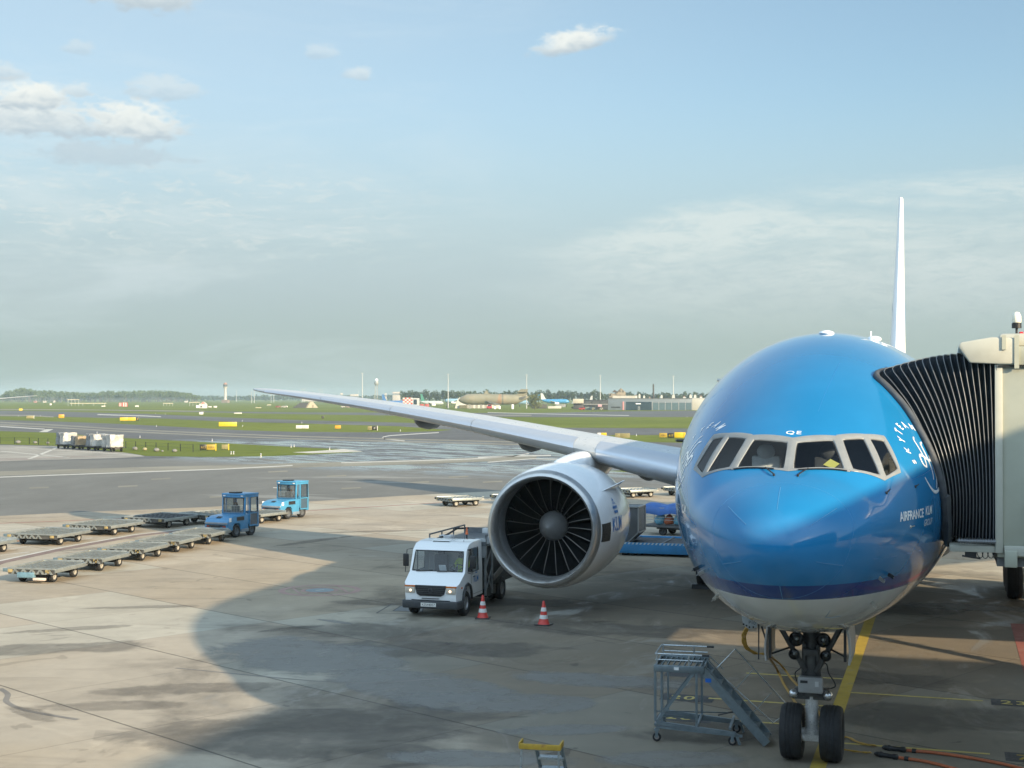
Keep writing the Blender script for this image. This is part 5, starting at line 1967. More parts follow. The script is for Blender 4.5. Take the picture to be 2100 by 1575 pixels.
TBLUE = mat('tractor blue', (0.045, 0.215, 0.42), 0.38, 0.0, 0.10, 1.5, coat=.3)
TBLUE2 = mat('tractor sky blue', (0.050, 0.225, 0.385), 0.38, 0.0, 0.10, 1.5, coat=.3)
t1 = make_tractor('dark blue baggage tractor with black roof vent at the head of the nearer dollies', (-32.52, 42.07, 0), R(-8), TBLUE)
t2 = make_tractor('light blue sunlit baggage tractor with a driver inside, the farther of the two', (-34.75, 52.51, 0), R(-12), TBLUE2)
person('person in a dark jacket with yellow reflective stripes sitting in the light blue tractor', (-34.73, 52.98, .36), R(168), NAVY, NAVY, SKIND, HAIR, 1.0)

# ---- white service truck with a lift platform
TRW = mat('truck white paint', (0.76, 0.78, 0.79), 0.25, 0.0, 0.01, 0.5, coat=.5, rvar=0.01)
tr = thing('service_truck', 'white service truck with lift platform parked in front of the engine, headlights on', 'truck', (-13.38, 20.1, 0), 0)
HW = .99
lo = MB()


def cab_ring(y, zb, zt, w0, w1, n=4):
    return None


prof_c = [(0.03, .52), (0.0, .72), (0.03, 1.02), (.12, 1.10), (.62, 1.40), (.86, 2.10), (1.10, 2.27), (1.55, 2.33), (2.32, 2.33), (2.36, 2.24), (2.36, .52), (1.18, .52), (1.16, .72), (1.05, .92), (.84, 1.0), (.62, .94), (.46, .76), (.42, .52)]


def taper(z):
    return HW - .02 - max(0, z - 1.1) * .035


P_ = []
for sx in (-1, 1):
    for y, z in prof_c:
        P_.append((sx * (taper(z) - (.10 if y < .1 else (.03 if y < .5 else 0))), y, z))
k = len(prof_c)
# windscreen and side window openings are left out of the shell: it is made of panels
cabm = MB()
fc = []
for i in range(k):
    j = (i + 1) % k
    if i == 4:      # windscreen
        continue
    fc.append((i, j, k + j, k + i))
cabm.add(P_, fc)
# windscreen surround
A0, A1 = np.array(P_[4]), np.array(P_[5])
B0, B1 = np.array(P_[k + 4]), np.array(P_[k + 5])


def wsp(u, v):
    return (A0 * (1 - u) + B0 * u) * (1 - v) + (A1 * (1 - u) + B1 * u) * v


fr = [(0, 0), (1, 0), (1, 1), (0, 1)]
ii = [(.045, .05), (.955, .05), (.945, .95), (.055, .95)]
o8 = []


def rloop(c4, n=6):
    out = []
    for q in range(4):
        a, b = c4[q], c4[(q + 1) % 4]
        for i in range(n):
            s = i / n
            out.append((a[0] + (b[0] - a[0]) * s, a[1] + (b[1] - a[1]) * s))
    return out


ol = [wsp(u, v) for u, v in rloop(fr)]
il = [wsp(u, v) for u, v in rloop(ii)]
cabm.loft([ol, il], cap=False)
# side panels with a window opening
for sx in (-1, 1):
    def S(y, z):
        return np.array((sx * (taper(z) - (.10 if y < .1 else (.03 if y < .5 else 0))), y, z))
    win = [(.90, 1.42), (1.30, 1.36), (1.95, 1.36), (1.97, 2.12), (1.06, 2.12)]
    low = [(0.03, .52), (0.0, .72), (0.03, 1.02), (.12, 1.10), (.62, 1.40), (.90, 1.42), (1.30, 1.36), (1.95, 1.36), (2.36, 1.36), (2.36, .52), (1.18, .52), (1.16, .72), (1.05, .92), (.84, 1.0), (.62, .94), (.46, .76), (.42, .52)]
    cabm.poly([S(*q) for q in low])
    cabm.poly([S(*q) for q in ((.62, 1.40), (.86, 2.10), (1.06, 2.12), (.90, 1.42))])
    cabm.poly([S(*q) for q in ((.86, 2.10), (1.10, 2.27), (1.55, 2.33), (2.32, 2.33), (2.36, 2.24), (1.97, 2.12), (1.06, 2.12))])
    cabm.poly([S(*q) for q in ((1.95, 1.36), (1.97, 2.12), (2.36, 2.24), (2.36, 1.36))])
    MB().poly([S(*q) * np.array([.992, 1, 1]) for q in win]).build('side_window', GLASS, tr, smooth=0, fix=False)
    sl = MB()
    sl.tube([S(*q) * np.array([1.003, 1, 1]) for q in win + [win[0]]], .016, 6)
    sl.bar(S(1.30, 1.36), S(1.26, 2.12), .025)
    sl.build('window_seal', BLACK, tr)
    # mirror on a hoop
    mm = MB()
    a, b = S(.88, 1.38), S(.94, 2.12)
    out = sx * .22
    mm.tube([a, a + np.array([out, -.12, -.03]), np.array([b[0] + out, a[1] - .02, 2.08]), b], .014, 6)
    mh = mm.build('mirror_arm', BLACK, tr)
    MB().box((S(1.1, 1.7)[0] + out * 1.0, .80, 1.74), (.20, .07, .42)).build('mirror', BLACK, mh, bevel=.03)
    hl = MB().box((sx * .70, -.005, .88), (.33, .05, .20)).build('headlight', glow_mat('lit headlamp', (1.0, .80, .55), 2.2) if False else mat('lamp glass pale', (.62, .56, .48), .12, .3, .05), tr, bevel=.02)
    MB().ell((sx * .68, -.035, .87), (.045, .02, .04), 12, 8).build('lit_bulb', glow_mat('lit headlamp', (1.0, .72, .45), 1.1), hl)
    MB().box((sx * .71, -.006, 1.005), (.36, .056, .055)).build('indicator', mat('amber lens', (.50, .13, .02), .25, 0, .05), tr, bevel=.012)
    MB().box((sx * (HW - .02), .30, .96), (.03, .10, .05)).build('side_repeater', mat('amber lens', (.50, .13, .02), .25), tr, bevel=.01)
    ar = MB()
    ar.tube([(sx * (HW - .005), .40, .52), (sx * (HW + .0), .46, .78), (sx * (HW + .0), .62, .97), (sx * HW, .84, 1.03), (sx * HW, 1.06, .95), (sx * HW, 1.18, .74), (sx * HW, 1.20, .5)], .045, 6)
    ar.build('wheel_arch', BLACK, tr)
    wheel(tr, (sx * (HW - .14), .80, .40), .40, .24, rimm=mat('truck hub', (.32, .33, .34), .4, .5))
    for dxw in (0, .27):
        wheel(tr, (sx * (HW - .14 - dxw), 4.62, .40), .40, .23, rimm=mat('truck hub', (.32, .33, .34), .4, .5))
    MB().bx(sx * (HW - .03) - .012, 1.40, 1.18, sx * (HW - .03) + .028, 1.56, 1.205).build('door_handle', BLACK, tr)
    dl = MB()
    dl.tube([S(1.22, .98) * np.array([1.003, 1, 1]), S(1.22, 1.38) * np.array([1.003, 1, 1])], .006, 4)
    dl.tube([S(1.3, .62) * np.array([1.003, 1, 1]), S(2.3, .62) * np.array([1.003, 1, 1])], .006, 4)
    dl.build('door_gap', DKMETAL, tr)
    lt = MB()
    vs_, fs, w = text_mesh('KLM', .30, 1.08, .001)
    sg = 1 if sx > 0 else -1
    yy0 = 1.45 if sx > 0 else 2.1

    def dp(x, z):
        p = S(1.5, 1.0 + z)
        return (p[0] + sx * .008, (yy0 + x * .8) if sx > 0 else (yy0 - x * .8), 1.0 + z)
    lt.add([dp(x, y) for x, y in vs_], fs)
    lt.poly([dp(.22, .28), dp(.48, .28), dp(.48, .31), dp(.22, .31)])
    for kx in (.25, .32, .38, .45):
        lt.poly([dp(kx + .025 * math.cos(2 * math.pi * i / 8), .355 + .025 * math.sin(2 * math.pi * i / 8)) for i in range(8)])
    lt.build('door_lettering', BLUELET, tr, smooth=0, fix=False)
cab = cabm.build('cab', TRW, tr, smooth=40, fix=True)
MB().poly([wsp(*q) * np.array([1, 1, 1]) + np.array([0, .012, 0]) for q in ii]).build('windscreen', GLASS, tr, smooth=0, fix=False)
MB().tube([p + np.array([0, -.004, .0]) for p in il + [il[0]]], .017, 6).build('windscreen_seal', BLACK, tr)
wp = MB()
for u0, u1 in ((.12, .42), (.5, .82)):
    wp.bar(wsp(u0, .03) + np.array([0, -.03, 0]), wsp(u1, .09) + np.array([0, -.03, 0]), .02)
wp.build('windscreen_wiper', BLACK, tr)
gr = MB()
gr.prism([(-.53, 1.04), (.53, 1.04), (.47, .76), (.36, .70), (-.36, .70), (-.47, .76)], -.035, .05, 'y')
grl = gr.build('grille', BLACK, tr, bevel=.012)
gs = MB()
for z in (.77, .83, .89, .95, 1.0):
    gs.bx(-.46, -.05, z, .46, -.034, z + .02)
gs.lathe([(.06, -.06), (.075, -.055), (.075, -.03), (.06, -.03)], (0, 0, .88), (0, 1, 0), 20, closed=True)
gs.build('grille_slat', mat('grille grey', (.05, .052, .056), .4), grl)
MB().bx(-.30, -.012, .612, .30, .03, .632).build('lower_vent', BLACK, tr)
MB().bx(-.66, -.004, .55, .66, .03, .57).build('bumper_gap', BLACK, tr)
MB().prism([(-1.0, .05), (-.93, -.09), (.93, -.09), (1.0, .05), (1.0, .40), (-1.0, .40)], .30, .545, 'z').build('bumper', mat('grey bumper', (.035, .038, .042), .6, 0, .2, 4), tr, bevel=.035, seg=3)
MB().bx(-.30, -.100, .37, .22, -.088, .49).build('licence_plate', mat('plate white', (.70, .70, .66), .4), tr)
vs_, fs, w = text_mesh('KS544057', .115, .95)
MB().add([(-.04 - w / 2 + x, -.103, .392 + y) for x, y in vs_], fs).build('plate_lettering', BLACK, tr, smooth=0, fix=False)
MB().bx(-.45, 1.35, 2.315, .18, 1.95, 2.365).build('roof_hatch', TRW, tr, bevel=.02)
MB().bx(-.42, 1.345, 2.322, .15, 1.36, 2.338).build('hatch_gap', BLACK, tr)
MB().tube([(.62, 1.42, 2.28), (.64, 1.52, 2.52)], .006, 6).build('aerial', BLACK, tr)
inn = MB()
inn.bx(-.82, 1.20, .95, .82, 2.30, 1.0)
inn.bx(-.80, .82, 1.22, .80, 1.10, 1.36)
inn.build('dashboard', BLACK, tr, bevel=.02)
for sx in (-.42, .42):
    s = MB()
    s.box((sx, 1.9, 1.08), (.5, .5, .16))
    s.box((sx, 2.16, 1.45), (.48, .14, .7))
    s.box((sx, 2.16, 1.90), (.26, .10, .20))
    s.build('seat', SEATM, tr, bevel=.05)
st = MB()
st.lathe([(.20, -.014), (.222, 0), (.20, .014), (.186, 0)], (.42, 1.36, 1.48), (0, -.35, .9), 26, closed=True)
st.bar((.42, 1.36, 1.48), (.42, 1.1, 1.25), .05)
st.build('steering_wheel', BLACK, tr)
MB().box((.10, .86, 1.50), (.24, .012, .24), np.array([[1, 0, 0], [0, .9, -.43], [0, .43, .9]])).build('paper_sheet', LETTER, tr)
MB().poly([(-.72, 2.335, 1.45), (.72, 2.335, 1.45), (.70, 2.335, 2.1), (-.70, 2.335, 2.1)]).build('rear_window', GLASS, tr, smooth=0)
person('person in a yellow hi-vis jacket at the wheel of the white service truck', (-12.96, 22.0, .72), 0, HIVIS, mat('teal cloth', (.08, .33, .33), .8), SKIND, HAIR, .95)
ch = MB()
for x in (-.45, .45):
    ch.bx(x - .05, .6, .42, x + .05, 6.2, .58)
ch.bx(-.9, 3.0, .30, -.5, 4.0, .6)
ch.bx(.5, 3.0, .30, .9, 4.0, .6)
ch.build('truck_chassis', DKMETAL, tr)
bd = MB()
bd.bx(-.92, 2.62, .62, .92, 6.25, 1.98)
bd.build('body_box', mat('dark truck body', (.022, .026, .03), .55, 0, .3, 2), tr, bevel=.02)
for x in (-1.0, 1.0):
    fm = MB()
    for y in (2.6, 3.3):
        fm.bar((x, y, .40), (x, y, 2.08), .06)
    fm.bar((x, 2.6, .5), (x, 3.3, 1.3), .035)
    fm.bar((x, 3.3, .5), (x, 2.6, 1.3), .035)
    fm.bar((x, 2.6, 1.3), (x, 3.3, 2.05), .035)
    fm.bar((x, 2.55, 2.1), (x, 6.2, 2.1), .06)
    fm.build('lift_frame', STEEL, tr)
MB().bar((1.06, 3.3, .92), (1.06, 5.9, 1.55), .06, .20).build('side_ramp', mat('brown grey rail', (.17, .15, .13), .6), tr, bevel=.01)
DZ = -.27
pf = MB()
pf.bx(-1.0, 2.42, 2.36, 1.06, 6.2, 2.42)
pf.bx(-1.0, 2.42, 2.42, 1.06, 2.48, 2.50)
pf.bx(-1.0, 6.1, 2.42, 1.06, 6.2, 2.62)
for x in (-.98, 1.04):
    for y in (2.5, 3.7, 4.9, 6.1):
        pf.bar((x, y, 2.4), (x, y, 2.72), .04)
    pf.bar((x, 2.5, 2.70), (x, 6.1, 2.70), .045)
pf.move(None, (0, 0, DZ)).build('lift_platform', mat('platform steel', (.16, .175, .19), .5, .6, .2, 5), tr)
for i, (x, w_, m) in enumerate(((-.62, .42, P_GREY), (-.05, .34, P_GREY), (.45, .30, P_GREY), (.86, .24, P_GREY))):
    MB().bx(x - w_ / 2, 5.85 if i else 3.0, 2.43, x + w_ / 2, 6.15 if i else 3.4, 2.62).move(None, (0, 0, DZ)).build('equipment_box', m, tr, bevel=.015)
MB().bx(.66, 2.45, 1.68, 1.06, 2.62, 2.34).build('control_cabinet', mat('cabinet grey', (.27, .29, .30), .5), tr, bevel=.04)
bo = MB()
bo.tube([(-.98, 2.35, 2.44), (-.62, 3.2, 2.62), (-.42, 3.7, 2.80), (-.1, 4.0, 2.80)], .035, 8)
bo.ell((-1.0, 2.30, 2.45), (.10, .09, .09), 14, 10)
bo.ell((-.42, 3.7, 2.82), (.12, .10, .05), 14, 10)
bo.move(None, (0, 0, DZ)).build('hose_boom', DKMETAL, tr)
MB().lathe([(.06, 0), (.05, .03), (.015, .24), (.0, .25)], (-.02, 3.6, 2.62), (0, 0, 1), 14).move(None, (0, 0, DZ)).build('warning_light', mat('orange lens', (.7, .16, .05), .3), tr)
MB().bar((-.02, 3.6, 2.42), (-.02, 3.6, 2.62), .04).move(None, (0, 0, DZ)).build('light_post', DKMETAL, tr)
mg = MB()
for x in (-.6, .6):
    mg.tube(spline([(x - .3, 2.5, 2.5), (x - .1, 2.5, 2.56), (x + .2, 2.5, 2.52)], 4), .02, 6)
mg.bx(-.9, 2.40, 2.46, .7, 2.44, 2.50)
mg.move(None, (0, 0, DZ)).build('front_rail', STEEL, tr)

# ---- traffic cones
CRED = mat('cone red', (0.50, 0.045, 0.035), 0.5, 0, .12, 6)
CWHT = mat('cone white', (0.62, 0.62, 0.60), 0.5, 0, .1, 6)


def make_cone(label, loc):
    t = thing('traffic_cone', label, 'traffic cone', loc, R(12), 'cones around the engine')
    MB().bx(-.235, -.235, .0, .235, .235, .035).build('base', BLACK, t, bevel=.02)
    def rr(z):
        return .165 - (z - .03) * (.165 - .035) / .70
    zs = [.03, .16, .20, .21, .32, .33, .43, .44, .55, .56, .73]
    for a, b, m, nme in ((.03, .20, CRED, 'red_band'), (.20, .32, CWHT, 'white_sleeve'), (.32, .43, CRED, 'red_band'), (.43, .55, CWHT, 'white_sleeve'), (.55, .735, CRED, 'red_band')):
        e = .003 if m is CWHT else 0
        pr = [(rr(a) + e, a), (rr(b) + e, b)]
        if a == .03:
            pr = [(.19, .035), (.175, .055)] + pr[1:]
        if b > .7:
            pr += [(.03, .745), (.001, .745)]
        MB().lathe(pr, (0, 0, 0), (0, 0, 1), 28).build(nme, m, t, smooth=50)
    return t


c1 = make_cone('red and white traffic cone beside the front wheel of the white truck', (*G(990, 1268)[:2], 0))
dup(c1, (*G(1115, 1281.5)[:2], 0), R(-8), 'red and white traffic cone standing alone in front of the engine')

# ---- container loader, freight container, covered baggage cart
ld = thing('container_loader', 'low blue container loader with roller deck under the engine side of the airliner', 'container loader', (-11.6, 39.2, 0))
LBL = mat('loader blue', (0.03, 0.21, 0.46), .45, 0, .15, 1.5)
l = MB()
l.bx(0, 0, .12, 5.4, .12, .60)
l.bx(0, 3.2, .12, 5.4, 3.32, .60)
l.bx(0, 0.12, .12, .12, 3.2, .60)
l.bx(5.28, .12, .12, 5.4, 3.2, .6)
fr_ = l.build('frame', LBL, ld, bevel=.015)
ds = MB()
for i in range(30):
    x = .06 + i * .178
    ds.add([(x, -.006, .52), (x + .085, -.006, .52), (x + .145, -.006, .61), (x + .06, -.006, .61)], [(0, 1, 2, 3)])
ds.build('hazard_stripe', mat('pale stripe', (.45, .55, .6), .5), fr_, smooth=0, fix=False)
dk_ = MB()
dk_.bx(.12, .12, .36, 5.28, 3.2, .46)
for i in range(16):
    dk_.cyl((.3, .3 + i * .18, .50), (5.1, .3 + i * .18, .50), .045, n=8)
for x in (.3, 1.9, 3.5, 5.1):
    dk_.bx(x - .05, .12, .46, x + .05, 3.2, .57)
dk_.build('roller_deck', mat('loader deck', (.10, .105, .11), .5, .5, .3, 3), ld)
wl = MB()
for x in (.9, 4.5):
    for y in (.5, 2.8):
        wl.cyl((x, y - .12, .2), (x, y + .12, .2), .2)
wl.build('caster', RUBBER, ld)
MB().bx(.1, .25, 0.0, .3, 3.0, .12).build('stabiliser', DKMETAL, ld)
uld = thing('freight_container', 'grey metal freight container with one slanted lower corner, on the blue loader', 'container', (-12.75, 39.45, .56))
UL = mat('container aluminium', (0.15, 0.16, 0.17), .5, .5, .15, 1.5)
MB().prism([(0, 0), (1.50, 0), (2.0, .46), (2.0, 1.60), (0, 1.60)], 0, 1.5, 'y').build('shell', UL, uld, bevel=.012)
ed = MB()
pts = [(0, 0), (1.50, 0), (2.0, .46), (2.0, 1.60), (0, 1.60)]
for y in (-.01, 1.51):
    for i in range(5):
        a, b = pts[i], pts[(i + 1) % 5]
        ed.bar((a[0], y, a[1]), (b[0], y, b[1]), .07, .05)
for p in pts:
    ed.bar((p[0], 0, p[1]), (p[0], 1.5, p[1]), .06)
ed.bx(-.05, -.05, -.06, 1.55, 1.55, .0)
ed.build('edge_frame', mat('container frame', (.33, .35, .36), .4, .7, .1, 3), uld)
for x, z, w_, h in ((.30, 1.46, .50, .11), (1.32, 1.36, .30, .22), (.16, 1.08, .12, .36)):
    MB().bx(x - w_ / 2, -.03, z - h / 2, x + w_ / 2, -.024, z + h / 2).build('label_card', mat('label card', (.50, .52, .53), .5), uld)
cart = thing('baggage_cart', 'open-sided baggage cart with a draped blue tarpaulin roof, loaded with wrapped bags', 'baggage cart', (-10.35, 49.0, 0), R(-14))
c = MB()
c.bx(-2.15, -.75, .42, 1.9, .75, .52)
c.bx(-1.5, -.3, .3, 1.85, .3, .42)
c.build('deck', mat('cart deck', (.08, .085, .09), .6, .3), cart, bevel=.01)
c = MB()
for x in (-2.1, .1, 1.85):
    for y in (-.72, .72):
        c.bar((x, y, .5), (x, y, 1.42), .045)
for z in (.82, .95):
    for y in (-.72, .72):
        c.bar((-2.1, y, z), (1.85, y, z), .025)
for y in (-.72, .72):
    c.bar((-2.1, y, 1.42), (1.85, y, 1.42), .045)
c.build('cart_frame', STEEL, cart)
rf = MB()
rows = []
rng = random.Random(5)
for i in range(15):
    x = -2.25 + i * 4.23 / 14
    row = []
    sag = .05 * math.sin(i * 1.3) + rng.uniform(-.015, .015)
    for y, z in ((-.82, 1.10), (-.83, 1.22), (-.80, 1.36), (-.72, 1.50), (-.35, 1.58), (0, 1.60), (.35, 1.58), (.72, 1.50), (.80, 1.36), (.83, 1.10)):
        row.append(np.array([x, y + rng.uniform(-.02, .02), z + sag + rng.uniform(-.012, .012) - (.10 if i in (0, 14) and z > 1.4 else 0)]))
    rows.append(row)
rf.loft(rows, cap=False, close=False).build('tarpaulin_roof', mat('blue tarpaulin', (.035, .12, .36), .55, 0, .2, 2), cart, smooth=70)
for x in (-1.0, 1.3):
    for y in (-.55, .55):
        wheel(cart, (x, y, .22), .22, .16, (0, 1, 0), n=20, rimm=DKMETAL)
BAGO = mat('orange wrap', (.45, .13, .06), .5, 0, .2, 4)
BAGB = mat('pale blue wrap', (.16, .42, .58), .4, 0, .2, 4)
bi = 0
for (u, dz, r, m, nm) in ((-1.25, .0, .30, BAGB, 'pale blue wrapped bag at the left end of the covered baggage cart'), (-.75, -.03, .28, BAGO, 'orange wrapped bag, left one on the covered baggage cart'), (-.22, -.02, .28, BAGB, 'pale blue wrapped bag between the two orange ones on the cart'), (.28, -.02, .27, BAGO, 'orange wrapped bag, right one on the covered baggage cart'), (.80, .05, .32, BAGB, 'pale blue wrapped bag at the right end of the covered baggage cart'), (-1.2, .42, .24, BAGB, 'pale blue wrapped bag on top of another, left end of the cart')):
    ca_, sa_ = math.cos(R(-14)), math.sin(R(-14))
    x, y = u, -.35
    q = (-10.35 + x * ca_ - y * sa_, 49.0 + x * sa_ + y * ca_)
    bg_ = thing('wrapped_bag', nm, 'bag', (*q, .53 + (dz if dz > .2 else 0)), 0, 'wrapped bags on the cart')
    bb = MB().ell((0, 0, r * .95), (r * 1.0, r * .95, r * .95), 20, 14)
    rr2 = random.Random(bi)
    bb.v = [(p[0] * (1 + .10 * math.sin(9 * p[2] + bi)), p[1], p[2] + .03 * math.sin(11 * p[0] + bi)) for p in bb.v]
    bb.build('wrap', m, bg_, smooth=60)
    MB().lathe([(.03, 0), (.06, .06), (.05, .10), (.001, .09)], (0, 0, r * 1.82), (.3, -.2, 1), 10).build('tied_end', m, bg_, smooth=60)
    bi += 1

# chocks at the right-hand main gear
chk = thing('wheel_chock', 'dark wheel chock in front of the main landing gear, beside the blue nose', 'wheel chock', (-6.2, 29.35, 0))
MB().prism([(0, 0), (.28, 0), (.28, .16), (.10, .16)], -.35, .55, 'x').build('block', DKMETAL, chk, bevel=.02)

# ---- mobile stairs in the foreground
ALU = mat('scuffed aluminium', (0.21, 0.26, 0.29), .45, .65, .2, 4, dirt=(.10, .11, .11, .5))
ALUL = mat('bright tube', (0.42, 0.46, 0.48), .35, .8, .15, 5)
ms = thing('mobile_stairs', 'wheeled aluminium access stairs with platform and sloping steps, left of the nose gear', 'access stairs', (-3.2, 6.44, 0), R(4))
Hh, Wd = 1.56, 1.1
m = MB()
for y in (0, Wd):
    m.bar((-.03, y, .42), (-.03, y, Hh), .05)
    m.bar((.10, y, .42), (.10, y, Hh), .04)
    m.bar((.82, y, .35), (.82, y, Hh), .045)
    m.bar((.0, y, .40), (.78, y, Hh - .1), .05)
    m.bar((.0, y, .38), (1.62, y, .24), .07)
    m.bar((-.02, y, .30), (1.75, y, .20), .05)
    m.bar((1.62, y, .24), (1.70, y, .02), .05)
for x in (-.03, .82, 1.5):
    m.bar((x, 0, .34), (x, Wd, .34), .05)
m.bar((0, 0, .62), (1.6, Wd * .9, .45), .022)
m.build('frame', ALU, ms)
p = MB()
p.bx(-.06, -.04, Hh - .12, .98, 0.0, Hh + .02)
p.bx(-.06, Wd, Hh - .12, .98, Wd + .04, Hh + .02)
for i in range(9):
    p.bx(-.04 + i * .115, 0, Hh - .04, -.02 + i * .115, Wd, Hh)
p.bx(-.06, 0, Hh - .1, -.02, Wd, Hh)
p.bx(.94, 0, Hh - .1, .98, Wd, Hh)
p.build('platform', ALU, ms, bevel=.006)
MB().bx(.36, -.046, Hh - .07, .46, -.041, Hh - .01).build('label_card', LETTER, ms)
rl = MB()
for y in (0.03, Wd - .03):
    rl.bar((0, y, Hh), (0, y, Hh + .26), .03)
    rl.bar((.66, y, Hh), (.66, y, Hh + .24), .03)
    rl.tube([(-.03, y, Hh + .24), (1.02, y, Hh + .24)], .017, 8)
    rl.tube([(-.03, y, Hh + .12), (.95, y, Hh + .12)], .014, 8)
rl.tube([(-.03, .03, Hh + .24), (-.03, Wd - .03, Hh + .24)], .017, 8)
rl.build('platform_rail', ALUL, ms)
gp = MB()
for y in (0.03, Wd - .03):
    gp.tube([(.93, y, Hh + .24), (1.08, y, Hh + .24)], .022, 8)
gp.build('grip', BLACK, ms)
s0, s1 = np.array([.90, 0, Hh - .02]), np.array([2.24, 0, .06])
sr = MB()
for y in (0.02, Wd * .62):
    sr.bar(s0 + np.array([0, y, 0]), s1 + np.array([0, y, 0]), .035, .17)
    sr.tube([s0 + np.array([.06, y, .10]), s1 + np.array([.03, y, .09])], .012, 6)
sr.build('stringer', ALU, ms)
for i in range(7):
    k = (i + .6) / 7
    q = s0 * (1 - k) + s1 * k
    MB().bx(q[0] - .10, .03, q[2] - .012, q[0] + .11, Wd * .62 - .01, q[2] + .012).build('step', ALU, ms, bevel=.004)
MB().bx(1.0, -.005, Hh - .30, 1.12, .012, Hh - .22).build('blue_sticker', mat('blue sticker', (.01, .12, .5), .4), ms)
hr_ = MB()
up_ = np.array([.30, 0, .40])
yv = Wd * .66
h0, h1 = s0 * .55 + s1 * .45, s0 * .02 + s1 * .98
a = s0 * .86 + s1 * .14
hr_.tube([a + np.array([.05, yv, .05]), a + up_ * 1.15 + np.array([.12, yv, .05]), h1 + up_ * 1.05 + np.array([.18, yv, .12]), h1 + up_ * .55 + np.array([-.05, yv, .03]), a + np.array([.05, yv, .05])], .016, 8)
for k in (.35, .7):
    q = a * (1 - k) + h1 * k
    hr_.bar(q + np.array([.06, yv, .08]), q + up_ * 1.0 + np.array([.12, yv, .10]), .018)
hr_.tube([(.98, Wd - .03, Hh + .05), (1.28, Wd - .03, Hh - .22)], .014, 8)
hr_.build('handrail', ALUL, ms)
MB().tube([(1.25, .1, .58), (1.55, .12, .66)], .016, 8).build('brake_lever', BLACK, ms)
for x, y in ((0, 0), (0, Wd), (1.55, .0), (1.55, Wd)):
    w = wheel(ms, (x, y, .09), .09, .05, (0, 1, 0), 'caster', mat('caster hub', (.3, .27, .25), .5), 18)
    f = MB()
    f.bx(x - .03, y - .045, .08, x + .03, y - .03, .24)
    f.bx(x - .03, y + .03, .08, x + .03, y + .045, .24)
    f.bx(x - .05, y - .05, .22, x + .05, y + .05, .26)
    f.build('caster_fork', ALU, ms)

# ---- step stool with a yellow top at the bottom edge
sq = G(1110, 1528, .95)
sl_ = thing('step_stool', 'small aluminium step stool with rusty yellow top rails, at the bottom edge of the picture', 'step stool', (sq[0], sq[1], 0), R(6))
YT = mat('rusty yellow paint', (.42, .27, .03), .6, 0, .2, 5, dirt=(.20, .09, .03, .9))
p = MB()
p.bx(-.36, -.13, .88, .36, .13, .93)
p.build('platform', ALUL, sl_, bevel=.006)
y_ = MB()
y_.bx(-.37, -.16, .90, .37, -.13, 1.0)
y_.bx(-.38, -.16, .92, -.35, .16, 1.02)
y_.bx(.35, -.16, .92, .38, .16, 1.02)
y_.build('top_rail', YT, sl_, bevel=.006)
lg = MB()
for sx in (-1, 1):
    lg.bar((sx * .33, -.12, .90), (sx * .36, -.16, 0), .035)
lg.build('leg', ALUL, sl_)
lg = MB()
for sx in (-.18, .28):
    lg.bar((sx + .06, .12, .90), (sx + .14, .62, 0), .03, .09)
lg.build('stringer', ALU, sl_)
for i in range(3):
    k = (i + 1) / 4
    MB().bx(-.1 + .06 * k, .1 + .5 * k - .08, .90 * (1 - k) - .02, .36 + .06 * k, .1 + .5 * k + .1, .90 * (1 - k) + .03).build('step', ALUL, sl_, bevel=.006)
lg = MB()
lg.bar((.33, .10, .92), (.42, .62, .02), .03)
lg.build('rear_brace', BLACK, sl_)

# ---- ground power cables
CY = mat('yellow cable', (.42, .25, .045), .5, 0, .2, 10)
CO = mat('orange cable', (.42, .12, .05), .5, 0, .15, 6)


def cable_bundle(mb, path, r, n, spread):
    pl = spline(path, 6)
    for k in range(n):
        ph = 2 * math.pi * k / n
        pts = []
        for i, p in enumerate(pl):
            a = ph + i * .35
            pts.append(p + np.array([spread * math.cos(a), spread * .6 * math.sin(a), spread * .8 * abs(math.sin(a)) + r]))
        mb.tube(pts, r, 6)


def gz(u, v, z=.02):
    return G(u, v, z)


